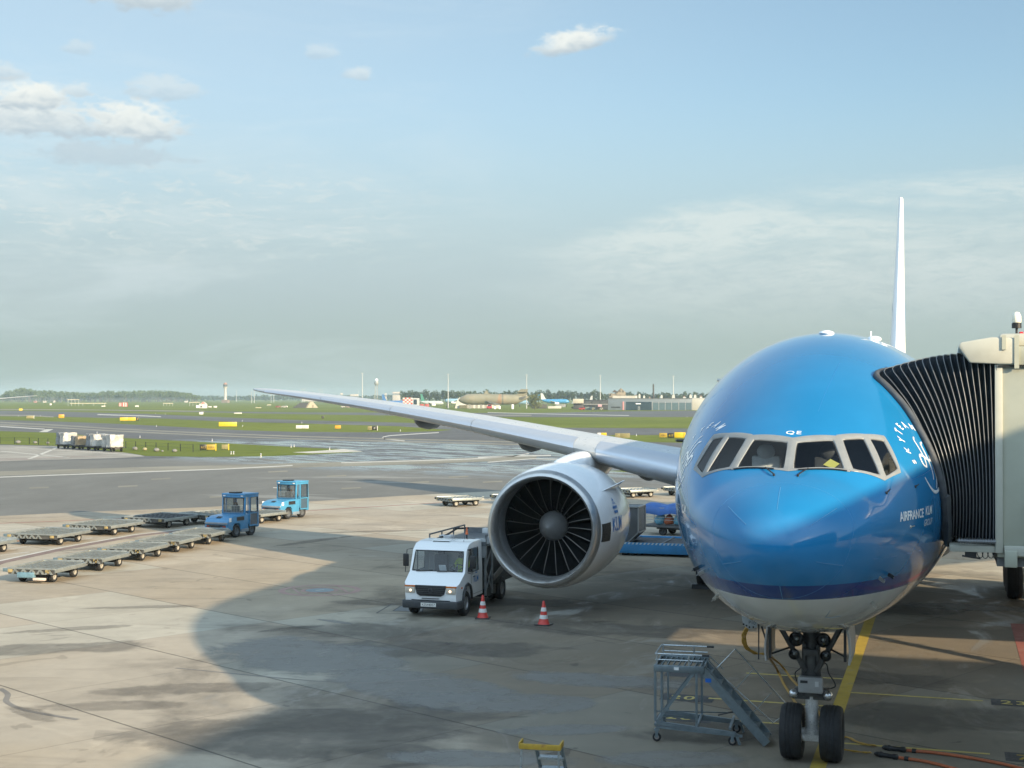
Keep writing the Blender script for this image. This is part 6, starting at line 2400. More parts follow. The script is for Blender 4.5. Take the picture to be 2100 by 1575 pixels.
hang = [Q(1533, 1286, 5.15), Q(1524, 1305, 5.2), Q(1528, 1328, 5.3), Q(1548, 1342, 5.6), Q(1572, 1346, 6.3)]
for kk, (mid, end, plug, tail, lab) in enumerate((
        ([(1592, 1372), (1608, 1405), (1634, 1446), (1668, 1490), (1712, 1513)], [(1738, 1514), (1765, 1526), (1795, 1531)], ((1815, 1533), (1858, 1538)), [(1862, 1539), (1875, 1540), (1920, 1544), (2000, 1556), (2090, 1575), (2200, 1610)], 'yellow and orange ground power cable with black plug, the upper of two on the ground'),
        ([(1602, 1366), (1622, 1392), (1652, 1428), (1682, 1468), (1705, 1530)], [(1735, 1540), (1770, 1545), (1785, 1545)], ((1799, 1546), (1842, 1553)), [(1846, 1554), (1860, 1556), (1900, 1562), (1960, 1577), (2050, 1602), (2150, 1640)], 'yellow and orange ground power cable with black plug, the lower of two on the ground'))):
    cab_ = thing('ground_power_cable', lab, 'cable', (0, 0, 0), 0, 'ground power cables')
    mb = MB()
    path = [q + np.array([.03 * kk, .02 * kk, 0]) for q in hang] + [gz(*mid[0], .9 if False else .35)] + [gz(*q) for q in mid[1:]] + [gz(*q) for q in end]
    cable_bundle(mb, path, .012, 4, .022)
    mb.build('yellow_cable', CY, cab_, smooth=60)
    a, b = gz(*plug[0], .05), gz(*plug[1], .05)
    d = (b - a) / np.linalg.norm(b - a)
    L = np.linalg.norm(b - a)
    MB().lathe([(.02, -.06), (.035, -.04), (.05, 0), (.05, .05), (.062, .06), (.062, .10), (.048, .12), (.045, L - .12), (.06, L - .08), (.06, L - .02), (.04, L), (.02, L + .01)], a, d, 16).build('plug', BLACK, cab_, smooth=40)
    mb = MB()
    mb.tube(spline([b] + [gz(*q, .035) for q in tail], 6), .032, 8)
    mb.build('orange_cable', CO, cab_, smooth=60)
    e = gz(*tail[1], .035)
    MB().lathe([(.04, -.04), (.05, -.04), (.05, .04), (.04, .04)], e, d, 16, closed=True).build('cable_clamp', BLACK, cab_)
# ================================================================== airfield and far background
_mat = mat


def mat(name, col, *a, **k):
    # far base colours scaled down evenly so sunlit faces stay below white
    return _mat(name, tuple(c * .72 for c in col), *a, **k)


def rnd(seed):
    return random.Random(seed)


def basis(D, u):
    """x axis across the view and depth axis for something standing at photo column u"""
    a = YAW - math.atan((u - 1050) / FOC)
    return a


def spot(u, v_base):
    p = G(u, v_base)
    return np.array([p[0], p[1], 0.0])


def far(u, D):
    """ground position at photo column u and depth D"""
    p = at(u, 815.3, D)
    return np.array([p[0], p[1], 0.0])


def hz(v, D):
    """height seen at photo row v and depth D"""
    return EYE[2] + (815.3 - v) * D / FOC


def px(n, D):
    return n * D / FOC


# ---- trees
def leaf_crown(mb, c, r, n, rg, size, squash=1.0):
    """leaf clumps spread through an uneven crown volume"""
    lobes = []
    for i in range(7):
        a, b = rg.uniform(0, 6.28), rg.uniform(-.5, .8)
        lobes.append((np.array([math.cos(a) * .5, math.sin(a) * .5, b * .6]), rg.uniform(.45, .62)))
    for i in range(n):
        lc, lr = rg.choice(lobes)
        while True:
            q = np.array([rg.uniform(-1, 1), rg.uniform(-1, 1), rg.uniform(-1, 1)])
            l = np.linalg.norm(q)
            if 0.35 < l < 1:
                break
        p = (lc + q * lr)
        p = np.array(c) + p * np.array(r)
        s = size * rg.uniform(.6, 1.4)
        u = np.array([rg.gauss(0, 1), rg.gauss(0, 1), rg.gauss(0, .7)])
        u /= np.linalg.norm(u) + 1e-6
        w = np.cross(u, [rg.gauss(0, 1), rg.gauss(0, 1), rg.gauss(0, 1)])
        w /= np.linalg.norm(w) + 1e-6
        mb.add([p - u * s, p + w * s * .7, p + u * s, p - w * s * .7], [(0, 1, 2, 3)])


def leaf_mat(name, a, b):
    if name in MATS:
        return MATS[name]
    m, t, bs, x = base_mat(name)
    geo = x.n('ShaderNodeObjectInfo')
    co = x.n('ShaderNodeTexCoord').outputs['Object']
    n = x.noise(co, .22, 3.0, .6)
    n2 = x.m('ADD', x.m('MULTIPLY', n, .8), x.m('MULTIPLY', geo.outputs['Random'], .25))
    t.links.new(x.mix(x.ss(n2, .35, .8), a, b), bs.inputs['Base Color'])
    bs.inputs['Roughness'].default_value = .85
    bs.inputs['Specular IOR Level'].default_value = .15
    MATS[name] = m
    return m


LEAFD = leaf_mat('dark foliage', (.030, .048, .020), (.060, .085, .030))
LEAFM = leaf_mat('spring foliage', (.065, .095, .030), (.12, .15, .045))
BARK = mat('bark', (.10, .085, .07), .9, 0, .2, 1)


def make_tree(label, loc, h, r, rg, leaf, group, n=420, trunk=.32):
    t = thing('tree', label, 'tree', loc, rg.uniform(0, 6), group)
    k = MB()
    k.tube([(0, 0, 0), (.1, 0, h * .4), (0, .1, h * .75)], [.03 * h * .6, .02 * h * .6, .008 * h], 8)
    for i in range(5):
        a = rg.uniform(0, 6.28)
        z = h * rg.uniform(.35, .6)
        k.tube([(0, 0, z), (math.cos(a) * r * .6, math.sin(a) * r * .6, z + h * .2)], [.012 * h, .004 * h], 6)
    k.build('trunk', BARK, t)
    c = MB()
    leaf_crown(c, (0, 0, h * (trunk + (1 - trunk) / 2)), (r * 1.05, r * 1.05, h * (1 - trunk) / 2 * 1.02), n, rg, r * .17)
    c.build('crown', leaf, t, smooth=0, fix=False)
    return t


rg = rnd(3)
protos = [make_tree('round-crowned dark tree in the row along the far edge of the airfield', far(826 + 9 * i, 1420), 15.0 + i * .4, 3.6 + .15 * i, rg, LEAFD, 'row of trees beyond the airfield', 520, .16) for i in range(4)]
u = 826 + 36
k = 0
while u < 1462:
    if not 1262 < u < 1288:
        s = rg.uniform(.86, 1.08) * (1.0 if u < 1240 else .9)
        o = dup(protos[rg.randrange(4)], far(u, 1420 + rg.uniform(-14, 14)), rg.uniform(0, 6))
        o.scale = (s * rg.uniform(.92, 1.15), s * rg.uniform(.92, 1.15), s)
        k += 1
    u += rg.uniform(8.0, 10.4)
# large wood at the left: reads as one mass with a pale band of trunks
wd = MB()
rw = rnd(8)
tk = MB()
for i in range(150):
    u = 6 + 402 * i / 150 + rw.uniform(-2, 2)
    D = 2150 + rw.uniform(-40, 90)
    top = {0: 803, 1: 796}.get(0)
    v_top = np.interp(u, [0, 12, 28, 45, 60, 75, 110, 180, 215, 250, 330, 360, 385, 400, 412], [812, 803, 798, 794, 797, 800, 801, 805, 802, 802, 800, 802, 805, 809, 816]) + rw.uniform(-1.2, 2.0)
    h = hz(v_top, D)
    p = far(u, D)
    zc = h * .64
    leaf_crown(wd, (p[0], p[1], zc), (rw.uniform(4.6, 6.4), 5, h * .38), 150, rw, 1.15)
    tk.tube([p, p + np.array([0, 0, h * .6])], [.45, .25], 5)
    q = far(u + rw.uniform(-1, 1), D + 20)
    tk.tube([q, q + np.array([0, 0, h * .5])], [.4, .25], 5)
wdo = wd.build('wood', LEAFM, smooth=0, fix=False)
wdo['kind'] = 'stuff'
tko = tk.build('wood_trunks', mat('pale trunks', (.17, .16, .14), .9))
tko['kind'] = 'stuff'
# faint distant belt of trees
bl = MB()
for i in range(260):
    u = -60 + 900 * i / 260 + rw.uniform(-3, 3)
    D = 3000 + rw.uniform(-100, 100)
    v_top = np.interp(u, [-60, 0, 400, 440, 520, 620, 700, 760, 800, 860], [812, 813, 810, 812, 811, 809, 811, 812, 809, 812]) + rw.uniform(-1.5, 1.5)
    h = hz(v_top, D)
    p = far(u, D)
    leaf_crown(bl, (p[0], p[1], h * .5), (rw.uniform(7, 10), 6, h * .52), 60, rw, 2.2)
blo = bl.build('tree_belt', LEAFD, smooth=0, fix=False)
blo['kind'] = 'stuff'
# pale willow in front of the training aircraft
rgw = rnd(12)
wl = thing('tree', 'loose pale green willow standing beside the tail of the old transport aircraft', 'tree', far(1097, 800), 0)
k = MB()
k.tube([(0, 0, 0), (.2, 0, 3), (0, 0, 7)], [.3, .22, .1], 8)
for i in range(8):
    a = rgw.uniform(0, 6.28)
    k.tube([(0, 0, 1.5 + i * .5), (math.cos(a) * 2, math.sin(a) * 2, 5.0 + i * .5), (math.cos(a) * 3, math.sin(a) * 3, 4 + i * .4)], [.1, .06, .02], 6)
k.build('trunk', BARK, wl)
c = MB()
leaf_crown(c, (0, 0, 5.4), (4.4, 4.2, 5.6), 1500, rgw, .34)
c.build('crown', leaf_mat('willow foliage', (.10, .115, .045), (.17, .18, .07)), wl, smooth=0, fix=False)
# low scrub along the far edge
for i, (u, D, r_) in enumerate(((1452, 900, 1.6), (1176, 860, 1.2))):
    s = thing('bush', ('low dark bush at the foot of the dark shed', 'low dark bush beside the white hall')[1 - i], 'bush', far(u, D), 0)
    c = MB()
    leaf_crown(c, (0, 0, r_ * .6), (r_ * 1.4, r_, r_ * .8), 160, rgw, .3)
    c.build('foliage', LEAFD, s, smooth=0, fix=False)

# ---- towers and masts
WALLW = mat('white concrete', (.60, .59, .55), .7, 0, .06, .2)
tw = thing('control_tower', 'white control tower with a flared cab and reddish top, left of the wing tip', 'tower', far(462, 1900), 0)
MB().lathe([(2.6, 0), (1.9, 6), (1.7, 19), (2.6, 21), (3.3, 22)], (0, 0, 0), (0, 0, 1), 20).build('shaft', WALLW, tw, smooth=40)
MB().lathe([(2.6, 22), (3.0, 25), (2.7, 25.1)], (0, 0, 0), (0, 0, 1), 20).build('glazed_cab', mat('tower glass', (.10, .12, .13), .2), tw)
MB().lathe([(3.0, 25), (3.0, 25.6), (2.2, 25.7), (2.0, 27.4), (.01, 27.5)], (0, 0, 0), (0, 0, 1), 20).build('roof', mat('faded red', (.42, .22, .18), .6), tw)
MB().bx(-4, -3, 0, 5, 3, 4).build('base_building', mat('far brick', (.30, .24, .20), .8), tw)
rt_ = thing('radar_tower', 'slender radar tower on two legs carrying a white ball, above the wing', 'tower', far(772, 1700), basis(0, 772))
m = MB()
m.bar((1.0, 0, 0), (1.0, 0, 22), .8)
m.tube([(-3.2, 0, 0), (-2.4, 0, 9), (-1.6, 0, 14), (-1.9, 0, 19), (-1.4, 0, 23)], .28, 6)
m.tube([(-1.8, 0, 0), (-1.6, 0, 9), (-1.0, 0, 14), (-1.4, 0, 19), (-.8, 0, 23)], .28, 6)
for z in range(2, 22, 4):
    m.bar((-2.4, 0, z), (1, 0, z + 1), .18)
m.build('legs', mat('far steel', (.36, .37, .36), .6, .2), rt_)
MB().lathe([(1.5, 22), (2.6, 23.5), (2.9, 25), (2.4, 26.5), (1.2, 26.8)], (0, 0, 0), (0, 0, 1), 18).build('cabin', mat('far steel', (.36, .37, .36)), rt_, smooth=40)
MB().ell((0, 0, 28.4), 2.0, 16, 10).build('radome', LETTER, rt_, smooth=60)
MASTM = mat('mast grey', (.58, .60, .60), .5, .2)
mast0 = None
for u, vt in ((743, 765), (919, 767), (1080, 768.5), (1231, 770), (1381, 771)):
    D = 900
    h = hz(vt, D)
    lab = {743: 'tall pale light mast rising behind the outer wing', 919: 'tall pale light mast beside the white shed and the old aircraft nose', 1080: 'tall pale light mast above the old aircraft tail', 1231: 'tall pale light mast left of the gabled mock house', 1381: 'tall pale light mast in front of the grey hall'}[u]
    t = thing('light_mast', lab, 'light mast', far(u, D), basis(0, u), 'tall light masts across the airfield')
    MB().lathe([(.34, 0), (.30, h * .3), (.16, h)], (0, 0, 0), (0, 0, 1), 10).build('pole', MASTM, t, smooth=60)
    m = MB()
    m.bx(-.75, -.15, h - .2, .75, .15, h)
    for x in (-.6, -.2, .2, .6):
        m.bx(x - .13, -.25, h - .35, x + .13, .2, h - .1)
    m.build('lamp_head', MASTM, t)
for i, (u, vt, D) in enumerate(((516, 803, 1800), (521.5, 801, 1800), (556, 806, 2000), (561.5, 806, 2000), (619.5, 797, 2100), (624, 796, 2100), (656, 798, 2300), (660.5, 798.5, 2300), (485, 800, 2300), (735, 800, 2300))):
    t = thing('approach_mast', 'thin pale mast far across the airfield near the wing tip', 'mast', far(u, D), 0, 'thin masts far away')
    h = hz(vt, D)
    m = MB()
    m.lathe([(.40, 0), (.30, h)], (0, 0, 0), (0, 0, 1), 8)
    m.bx(-.9, -.2, h - .8, .9, .2, h - .2)
    m.build('pole', MASTM, t)
ck2 = thing('chimney', 'thin dark chimney pole rising behind the grey hall', 'chimney', far(1340, 890), 0)
m = MB()
m.lathe([(.55, 0), (.50, hz(790, 890)), (.28, hz(787, 890))], (0, 0, 0), (0, 0, 1), 12)
m.build('pipe', mat('dark brown steel', (.06, .05, .045), .7), ck2)

# ---- old transport aircraft used for fire training
OLD = mat('weathered buff skin', (.27, .26, .19), .75, .1, .2, .12, dirt=(.30, .20, .13, .5))
OLDD = mat('weathered grey skin', (.13, .135, .13), .7, .1, .2, .3)
Do = 880
ot = thing('old_aircraft', 'weathered buff transport aircraft with no engines and a high T tail, standing on grass', 'aircraft', far(1012, Do), basis(0, 1012))


def S_(n):
    return n * Do / FOC


def xo(u):
    return S_(u - 1012)


def zo(v):
    return hz(v, Do)


rings = []
for u, vt, vb in ((940.5, 819.5, 822), (944, 815.5, 825), (952, 810.5, 828.5), (958, 808, 830), (975, 807.6, 830.3), (1030, 808.3, 830), (1060, 809, 829), (1072, 812, 823), (1080, 812, 819), (1084, 812.5, 816)):
    zt_, zb_ = zo(vt), zo(vb)
    r = (zt_ - zb_) / 2
    rings.append([np.array([xo(u), r * math.cos(a), (zt_ + zb_) / 2 + r * math.sin(a)]) for a in np.linspace(0, 2 * math.pi, 28, endpoint=False)])
MB().loft(rings).build('fuselage', OLD, ot, smooth=50)
MB().loft([[p * np.array([1, 1.01, 1]) + np.array([dx_, 0, 0]) for p in rings[5]] for dx_ in (0, .55)]).build('dark_band', OLDD, ot, smooth=50)
MB().loft([[(p - np.array([0, 0, zo(819)])) * np.array([1, 1.008, 1.008]) + np.array([dx_ - 4.2, 0, zo(819)]) for p in rings[5]] for dx_ in (0, 3.6)]).build('bare_panel', mat('tan primer', (.36, .24, .15), .8, 0, .3, .3), ot, smooth=50)
MB().prism([(xo(992), zo(808.5)), (xo(996), zo(800.5)), (xo(1000), zo(801.5)), (xo(1002), zo(807)), (xo(1010), zo(808.5))], -.3, .3, 'y').build('dorsal_piece', OLD, ot)
MB().prism([(xo(996), zo(822)), (xo(1006), zo(822.5)), (xo(1024), zo(828)), (xo(1027), zo(830)), (xo(1020), zo(831)), (xo(1004), zo(826.5))], -4.2, -3.2, 'y').build('wing_stub', OLDD, ot)
MB().prism([(xo(1057), zo(812)), (xo(1066), zo(802)), (xo(1082), zo(802)), (xo(1080), zo(812.5))], -.25, .25, 'y').build('tail_fin', OLD, ot)
MB().prism([(xo(1060), zo(804)), (xo(1069), zo(798)), (xo(1083), zo(798)), (xo(1081), zo(804)), ], -2.5, 2.5, 'y').build('tailplane', OLD, ot)
MB().prism([(xo(1066), zo(814.5)), (xo(1078), zo(812)), (xo(1078), zo(817)), (xo(1066), zo(818.5))], -3.3, -3.0, 'y').build('dark_opening', OLDD, ot)
m = MB()
for u in (963.5, 986, 1050):
    m.bx(xo(u) - .5, -1.5, 0, xo(u) + .5, 1.5, zo(829))
m.build('support', mat('grey plinth', (.28, .28, .25), .8), ot)
hg = thing('hangar_shed', 'white fabric shed behind the nose of the old transport aircraft', 'shed', far(950, 915), basis(0, 950))
m = MB()
m.prism([(-5.5, 0), (-4.4, 4.5), (-2.6, 7.2), (9, 7.2), (24, 5), (24, 0)], 0, 12, 'y')
m.build('wall', mat('white fabric', (.62, .60, .54), .7, 0, .05, .2), hg)
m = MB()
for x in range(2, 22, 3):
    m.bx(x, -.05, 0, x + 1.7, .02, 2.6)
m.build('side_arch', mat('shed drab board', (.35, .33, .28), .8), hg)  # arches drabber than the white fabric wall
MB().bx(-2.5, -1.8, 0, 2.4, -.3, 2.1).build('crate', mat('khaki crate', (.14, .13, .07), .8), hg)


def hut(name, label, cat, u0, u1, v0, v1, D, m, depth=6.0, extra=None, group=None):
    c = (u0 + u1) / 2
    t = thing(name, label, cat, far(c, D), basis(0, c), group)
    w = px(u1 - u0, D) / 2
    z0, z1 = max(0.0, hz(v1, D)), hz(v0, D)
    MB().bx(-w, 0, z0 if z0 > .4 else 0, w, depth, z1).build('body', m, t, bevel=.03)
    if extra:
        extra(t, w, z0, z1)
    return t


# grey hall with glazed front
GREYH = mat('grey cladding', (.185, .225, .26), .55, .1, .08, .2)
DKGL = mat('hall glazing', (.03, .055, .075), .15, 0, .2, .2)


def hall_front(t, w, z0, z1):
    D = 775
    def xx(u):
        return px(u - 1333, D)
    def zz(v):
        return hz(v, D)
    MB().bx(xx(1284), -.12, 0, xx(1336), -.01, zz(824)).build('glazed_entrance', DKGL, t)
    for a, b in ((1339, 1350), (1352, 1363), (1365, 1376), (1378, 1390), (1393, 1404), (1406, 1417)):
        MB().bx(xx(a), -.12, .2, xx(b), -.01, zz(826)).build('door_panel', mat('blue grey door', (.09, .15, .18), .4), t)
    m = MB()
    for u in (1338, 1351, 1364, 1377, 1391.5, 1405, 1418):
        m.bx(xx(u) - .12, -.2, 0, xx(u) + .12, -.125, zz(824))
    m.build('door_post', mat('pale post', (.45, .46, .46), .5), t)
    MB().bx(xx(1253), -.1, zz(836.5), xx(1272), -.01, zz(834)).build('strip_window', BLACK, t)
    MB().bx(xx(1277), -.3, zz(841), xx(1280), -.1, zz(823.5)).build('banner', mat('red and white banner', (.62, .30, .30), .6), t)
    MB().bx(xx(1304), -.2, zz(829), xx(1314), -.13, zz(826.8)).build('hall_sign', LETTER, t)
    m = MB()
    for u in (1309, 1312):
        m.bx(xx(u) - .1, -.25, 0, xx(u) + .1, -.13, zz(833))
    m.build('entrance_door', MASTM, t)
    MB().bx(-w - .1, -.15, z1 - .25, w + .1, 6.1, z1 + .12).build('roof', mat('dark roof edge', (.12, .13, .14), .5), t)


hut('grey_hall', 'long low grey hall with a dark glazed front and six blue-grey doors', 'building', 1247, 1419, 817, 842, 775, GREYH, 18, hall_front)


def flat_roof(t, w, z0, z1):
    MB().bx(-w - .1, -.1, z1, w + .1, 6.0, z1 + .2).build('roof', MASTM, t)


hut('white_hall', 'white windowless hall joined to the right end of the grey hall', 'building', 1419.5, 1470, 817, 841, 778, mat('white cladding', (.58, .57, .51), .6, 0, .05, .2), 16, flat_roof)
# gabled mock house
mh = thing('mock_house', 'weathered brown mock house with two steep gables above the grey hall roof', 'house', far(1269, 900), basis(0, 1269))
TANH = mat('weathered plaster', (.34, .29, .22), .8, 0, .3, .3)


def xm(u):
    return px(u - 1269, 900)


def zm_(v):
    return hz(v, 900)


MB().bx(xm(1249), 0, 0, xm(1283), 9, zm_(807)).build('wall', TANH, mh)
m = MB()
m.prism([(xm(1264), zm_(810)), (xm(1264), zm_(804)), (xm(1273.5), zm_(796)), (xm(1283), zm_(804)), (xm(1283), zm_(810))], -.5, 7, 'y')
m.build('gable', TANH, mh)
m = MB()
m.prism([(xm(1264), zm_(804.2)), (xm(1273.5), zm_(795.6)), (xm(1273.5), zm_(797)), (xm(1266), zm_(806.5))], -.7, 7.2, 'y')
m.prism([(xm(1255), zm_(804.5)), (xm(1260), zm_(799.5)), (xm(1265), zm_(802)), (xm(1265), zm_(805))], -.3, 7.2, 'y')
m.build('roof', mat('charred tiles', (.10, .085, .075), .8, 0, .3, .4), mh)
for u, v in ((1271.5, 802), (1277.5, 802.5), (1252, 809.5)):
    MB().bx(xm(u) - .35, -.56, zm_(v) - .7, xm(u) + .35, -.48, zm_(v) + .5).build('window', BLACK, mh)
MB().bx(xm(1256.5), -3, 0, xm(1303), -2, zm_(811.5)).build('white_parapet', mat('dirty white wall', (.55, .53, .48), .8, 0, .1, .3), mh)
DARKW = mat('black boarding', (.028, .030, .034), .7, 0, .2, .3)


def dark_shed(t, w, z0, z1):
    m = MB()
    for i in range(3):
        m.bx(-w + .5 + i * 4.6, -.12, z1 - 2.2, -w + 4.4 + i * 4.6, -.01, z1 - .9)
    m.build('window', mat('shed glass', (.10, .105, .11), .2), t)
    MB().bx(-w, -.2, z1 - 2.7, w, -.05, z1 - 2.45).build('white_rail', MASTM, t)
    MB().bx(px(4, 820), -.3, 1.7, px(12, 820), -.1, 3.0).build('shed_sign', mat('pink sign', (.62, .38, .42), .6), t)


hut('dark_shed', 'low black shed with a pink sign, left of the grey hall', 'building', 1197, 1247.5, 820, 841, 820, DARKW, 8, dark_shed)
hut('cream_container', 'cream box raised above dark gear, left of the black shed', 'container', 1175, 1197, 818, 827, 840, mat('cream steel', (.55, .52, .42), .6), 3)
hut('dark_trailer', 'dark trailer under the raised cream box', 'trailer', 1176, 1199, 827.2, 841, 842, mat('dark grey steel', (.07, .07, .075), .6), 3)
hut('shelter', 'small grey curved shelter in front of the black shed', 'shelter', 1200, 1222, 834.5, 841.5, 790, mat('grey green cover', (.20, .23, .20), .6), 3)

CARS = (('parked_car', 'small red vehicle in front of the cream box and black shed', 'vehicle', 1187, 1199, 834.5, 841, 785, (.45, .05, .04)),
        ('parked_car', 'pale vehicle parked on the grass left of the grey hall, nearer to the shelter', 'vehicle', 1213, 1219, 838, 842, 775, (.50, .46, .32)),
        ('parked_car', 'pale vehicle parked on the grass by the corner of the grey hall', 'vehicle', 1229.5, 1236.5, 838, 842, 775, (.52, .50, .40)),
        ('parked_car', 'red vehicle beside the legs of the old transport aircraft', 'vehicle', 998, 1009, 829.5, 837.5, 860, (.46, .06, .08)),
        ('parked_car', 'small red vehicle on the far grass between wing tip and triangular hut', 'vehicle', 565, 575, 832, 837, 960, (.36, .08, .05)),
        ('parked_car', 'white vehicle in a line behind the red one near the triangular hut', 'vehicle', 577, 590, 833.2, 836, 965, (.60, .57, .52)),
        ('parked_car', 'white van on the far grass just right of the triangular hut and under the wing', 'vehicle', 699, 707, 831.5, 837.5, 950, (.62, .60, .56)),
        ('parked_car', 'reddish vehicle behind the white van under the wing', 'vehicle', 709, 722, 832.5, 837, 955, (.48, .36, .32)),
        ('parked_car', 'white vehicle at the foot of the left wood', 'vehicle', 378, 385, 821, 825, 1900, (.62, .6, .56)),
        ('parked_car', 'red vehicle at the foot of the left wood near the picture edge', 'vehicle', 69, 76, 821.5, 825, 1850, (.45, .22, .2)),
        ('parked_car', 'white vehicle at the foot of the left wood, second from the picture edge', 'vehicle', 88, 95, 821.5, 825, 1850, (.6, .57, .52)),
        ('parked_car', 'white vehicle at the foot of the left wood above the dark taxiway sign', 'vehicle', 109, 113, 821, 825, 1850, (.62, .6, .57)))


def car(name, label, cat, u0, u1, v0, v1, D, col):
    c = (u0 + u1) / 2
    t = thing(name, label, cat, far(c, D), basis(0, c), 'vehicles across the airfield')
    w = px(u1 - u0, D) / 2
    h = max(1.5, hz(v0, D))
    m = MB()
    m.prism([(-w, .35), (-w, h * .55), (-w * .75, h * .6), (-w * .5, h), (w * .75, h), (w, h * .6), (w, .35)], -.9, .9, 'y')
    m.build('body', mat('car paint %.2f %.2f %.2f' % col, col, .35), t, bevel=.05)
    MB().prism([(-w * .62, h * .62), (-w * .46, h * .93), (w * .66, h * .93), (w * .8, h * .62)], -.93, .93, 'y').build('window', DKGL, t)
    for x in (-w * .6, w * .6):
        m = MB()
        m.cyl((x, -.95, .35), (x, -.6, .35), .35)
        m.build('wheel', RUBBER, t)
    return t


for c in CARS:
    car(*c)

# red and white chequered vehicle, striped marker boards
CHK_R, CHK_W = mat('signal red', (.55, .07, .06), .6), mat('signal white', (.66, .65, .62), .6)


def chequer(name, label, cat, u0, u1, v0, v1, D, nx, nz, stripes=False):
    c = (u0 + u1) / 2
    t = thing(name, label, cat, far(c, D), basis(0, c))
    w, z1 = px(u1 - u0, D), hz(v0, D)
    zb_ = max(0.3, hz(v1, D))
    m = MB()
    for i in range(nx):
        for j in range(nz):
            m.use((i + (0 if stripes else j)) % 2)
            m.bx(-w / 2 + w * i / nx, 0, zb_ + (z1 - zb_) * j / nz, -w / 2 + w * (i + 1) / nx, .5 if stripes else 3.0, zb_ + (z1 - zb_) * (j + 1) / nz)
    m.build('chequer_panel', [CHK_R, CHK_W], t)
    f = MB()
    for s in (-.35, .35):
        f.bx(w * s - .12, .1, 0, w * s + .12, .4, zb_)
    f.build('stand', DKMETAL, t)
    return t


ct = chequer('runway_control_van', 'red and white chequered airfield van seen above the wing', 'van', 826, 846, 815.5, 829, 900, 5, 4)
MB().bx(px(10, 900), 0, 1.4, px(24, 900), 2.4, hz(816.5, 900)).build('cab', MASTM, ct)
MB().bx(px(12, 900), -.1, 2.6, px(19, 900), 0.0, hz(819, 900)).build('window', DKGL, ct)
m = MB()
for x in (-2.2, 2.0, 6.0):
    m.cyl((x, -.1, .5), (x, .4, .5), .5)
m.build('wheel', RUBBER, ct)
chequer('marker_board', 'red and white striped marker board on the far grass at the left', 'marker board', 250.5, 261.5, 825.5, 835, 1050, 5, 1, True)
chequer('marker_board', 'narrow dull striped board beside the bright striped marker board', 'marker board', 244, 249.5, 826, 834.5, 1080, 5, 1, True)
ap = thing('small_hut', 'red and white patterned hut with a pitched top, on the grass below the control tower', 'hut', far(417, 930), basis(0, 417))
m = MB()
m.prism([(-2.9, 0), (-2.9, 2.2), (-1.8, 3.0), (0, 4.4), (1.8, 3.4), (2.6, 2.6), (2.6, 0)], 0, 3, 'y')
m.build('body', CHK_W, ap)
MB().prism([(-1.6, 2.4), (-.6, 4.2), (.5, 4.0), (1.2, 2.6), (.2, 3.0)], -.06, 3.06, 'y').build('roof', mat('dull red', (.5, .18, .15), .6), ap)
MB().bx(-1.9, -.06, .4, -.9, 0, 1.6).build('door', DKGL, ap)
MB().bx(-4.6, 0, .2, -3.1, 2, 1.9).build('side_box', LETTER, ap)
# triangular hut
th = thing('triangular_hut', 'long triangular hut with a black sloping roof and cream gable end, below the outer wing', 'hut', far(628, 960), basis(0, 628))
def xt(u):
    return px(u - 628, 960)
m = MB()
m.loft([[np.array(p) for p in ((xt(600), -1, 0), (xt(616), -1, hz(825.5, 960)), (xt(634), -1, hz(825.5, 960)), (xt(627), -1, 0))], [np.array(p) for p in ((xt(600), 6, 0), (xt(616), 3, hz(825.5, 960)), (xt(634), 3, hz(825.5, 960)), (xt(627), 6, 0))]])
m.build('roof', mat('black roof', (.05, .052, .055), .7), th)
MB().prism([(xt(629.5), 0), (xt(637), hz(823.5, 960)), (xt(642), hz(824, 960)), (xt(652.5), 0)], -1.6, 4, 'y').build('gable', mat('cream plaster', (.50, .46, .34), .8, 0, .1, .3), th)
MB().prism([(xt(627), 0), (xt(634.5), hz(823, 960)), (xt(637), hz(823.5, 960)), (xt(629.5), 0)], -1.3, 4.2, 'y').build('side_wall', mat('tan side', (.30, .25, .18), .8), th)
MB().bx(xt(640), -1.7, .0, xt(643), -1.55, 1.9).build('door', mat('tan side', (.30, .25, .18), .8), th)

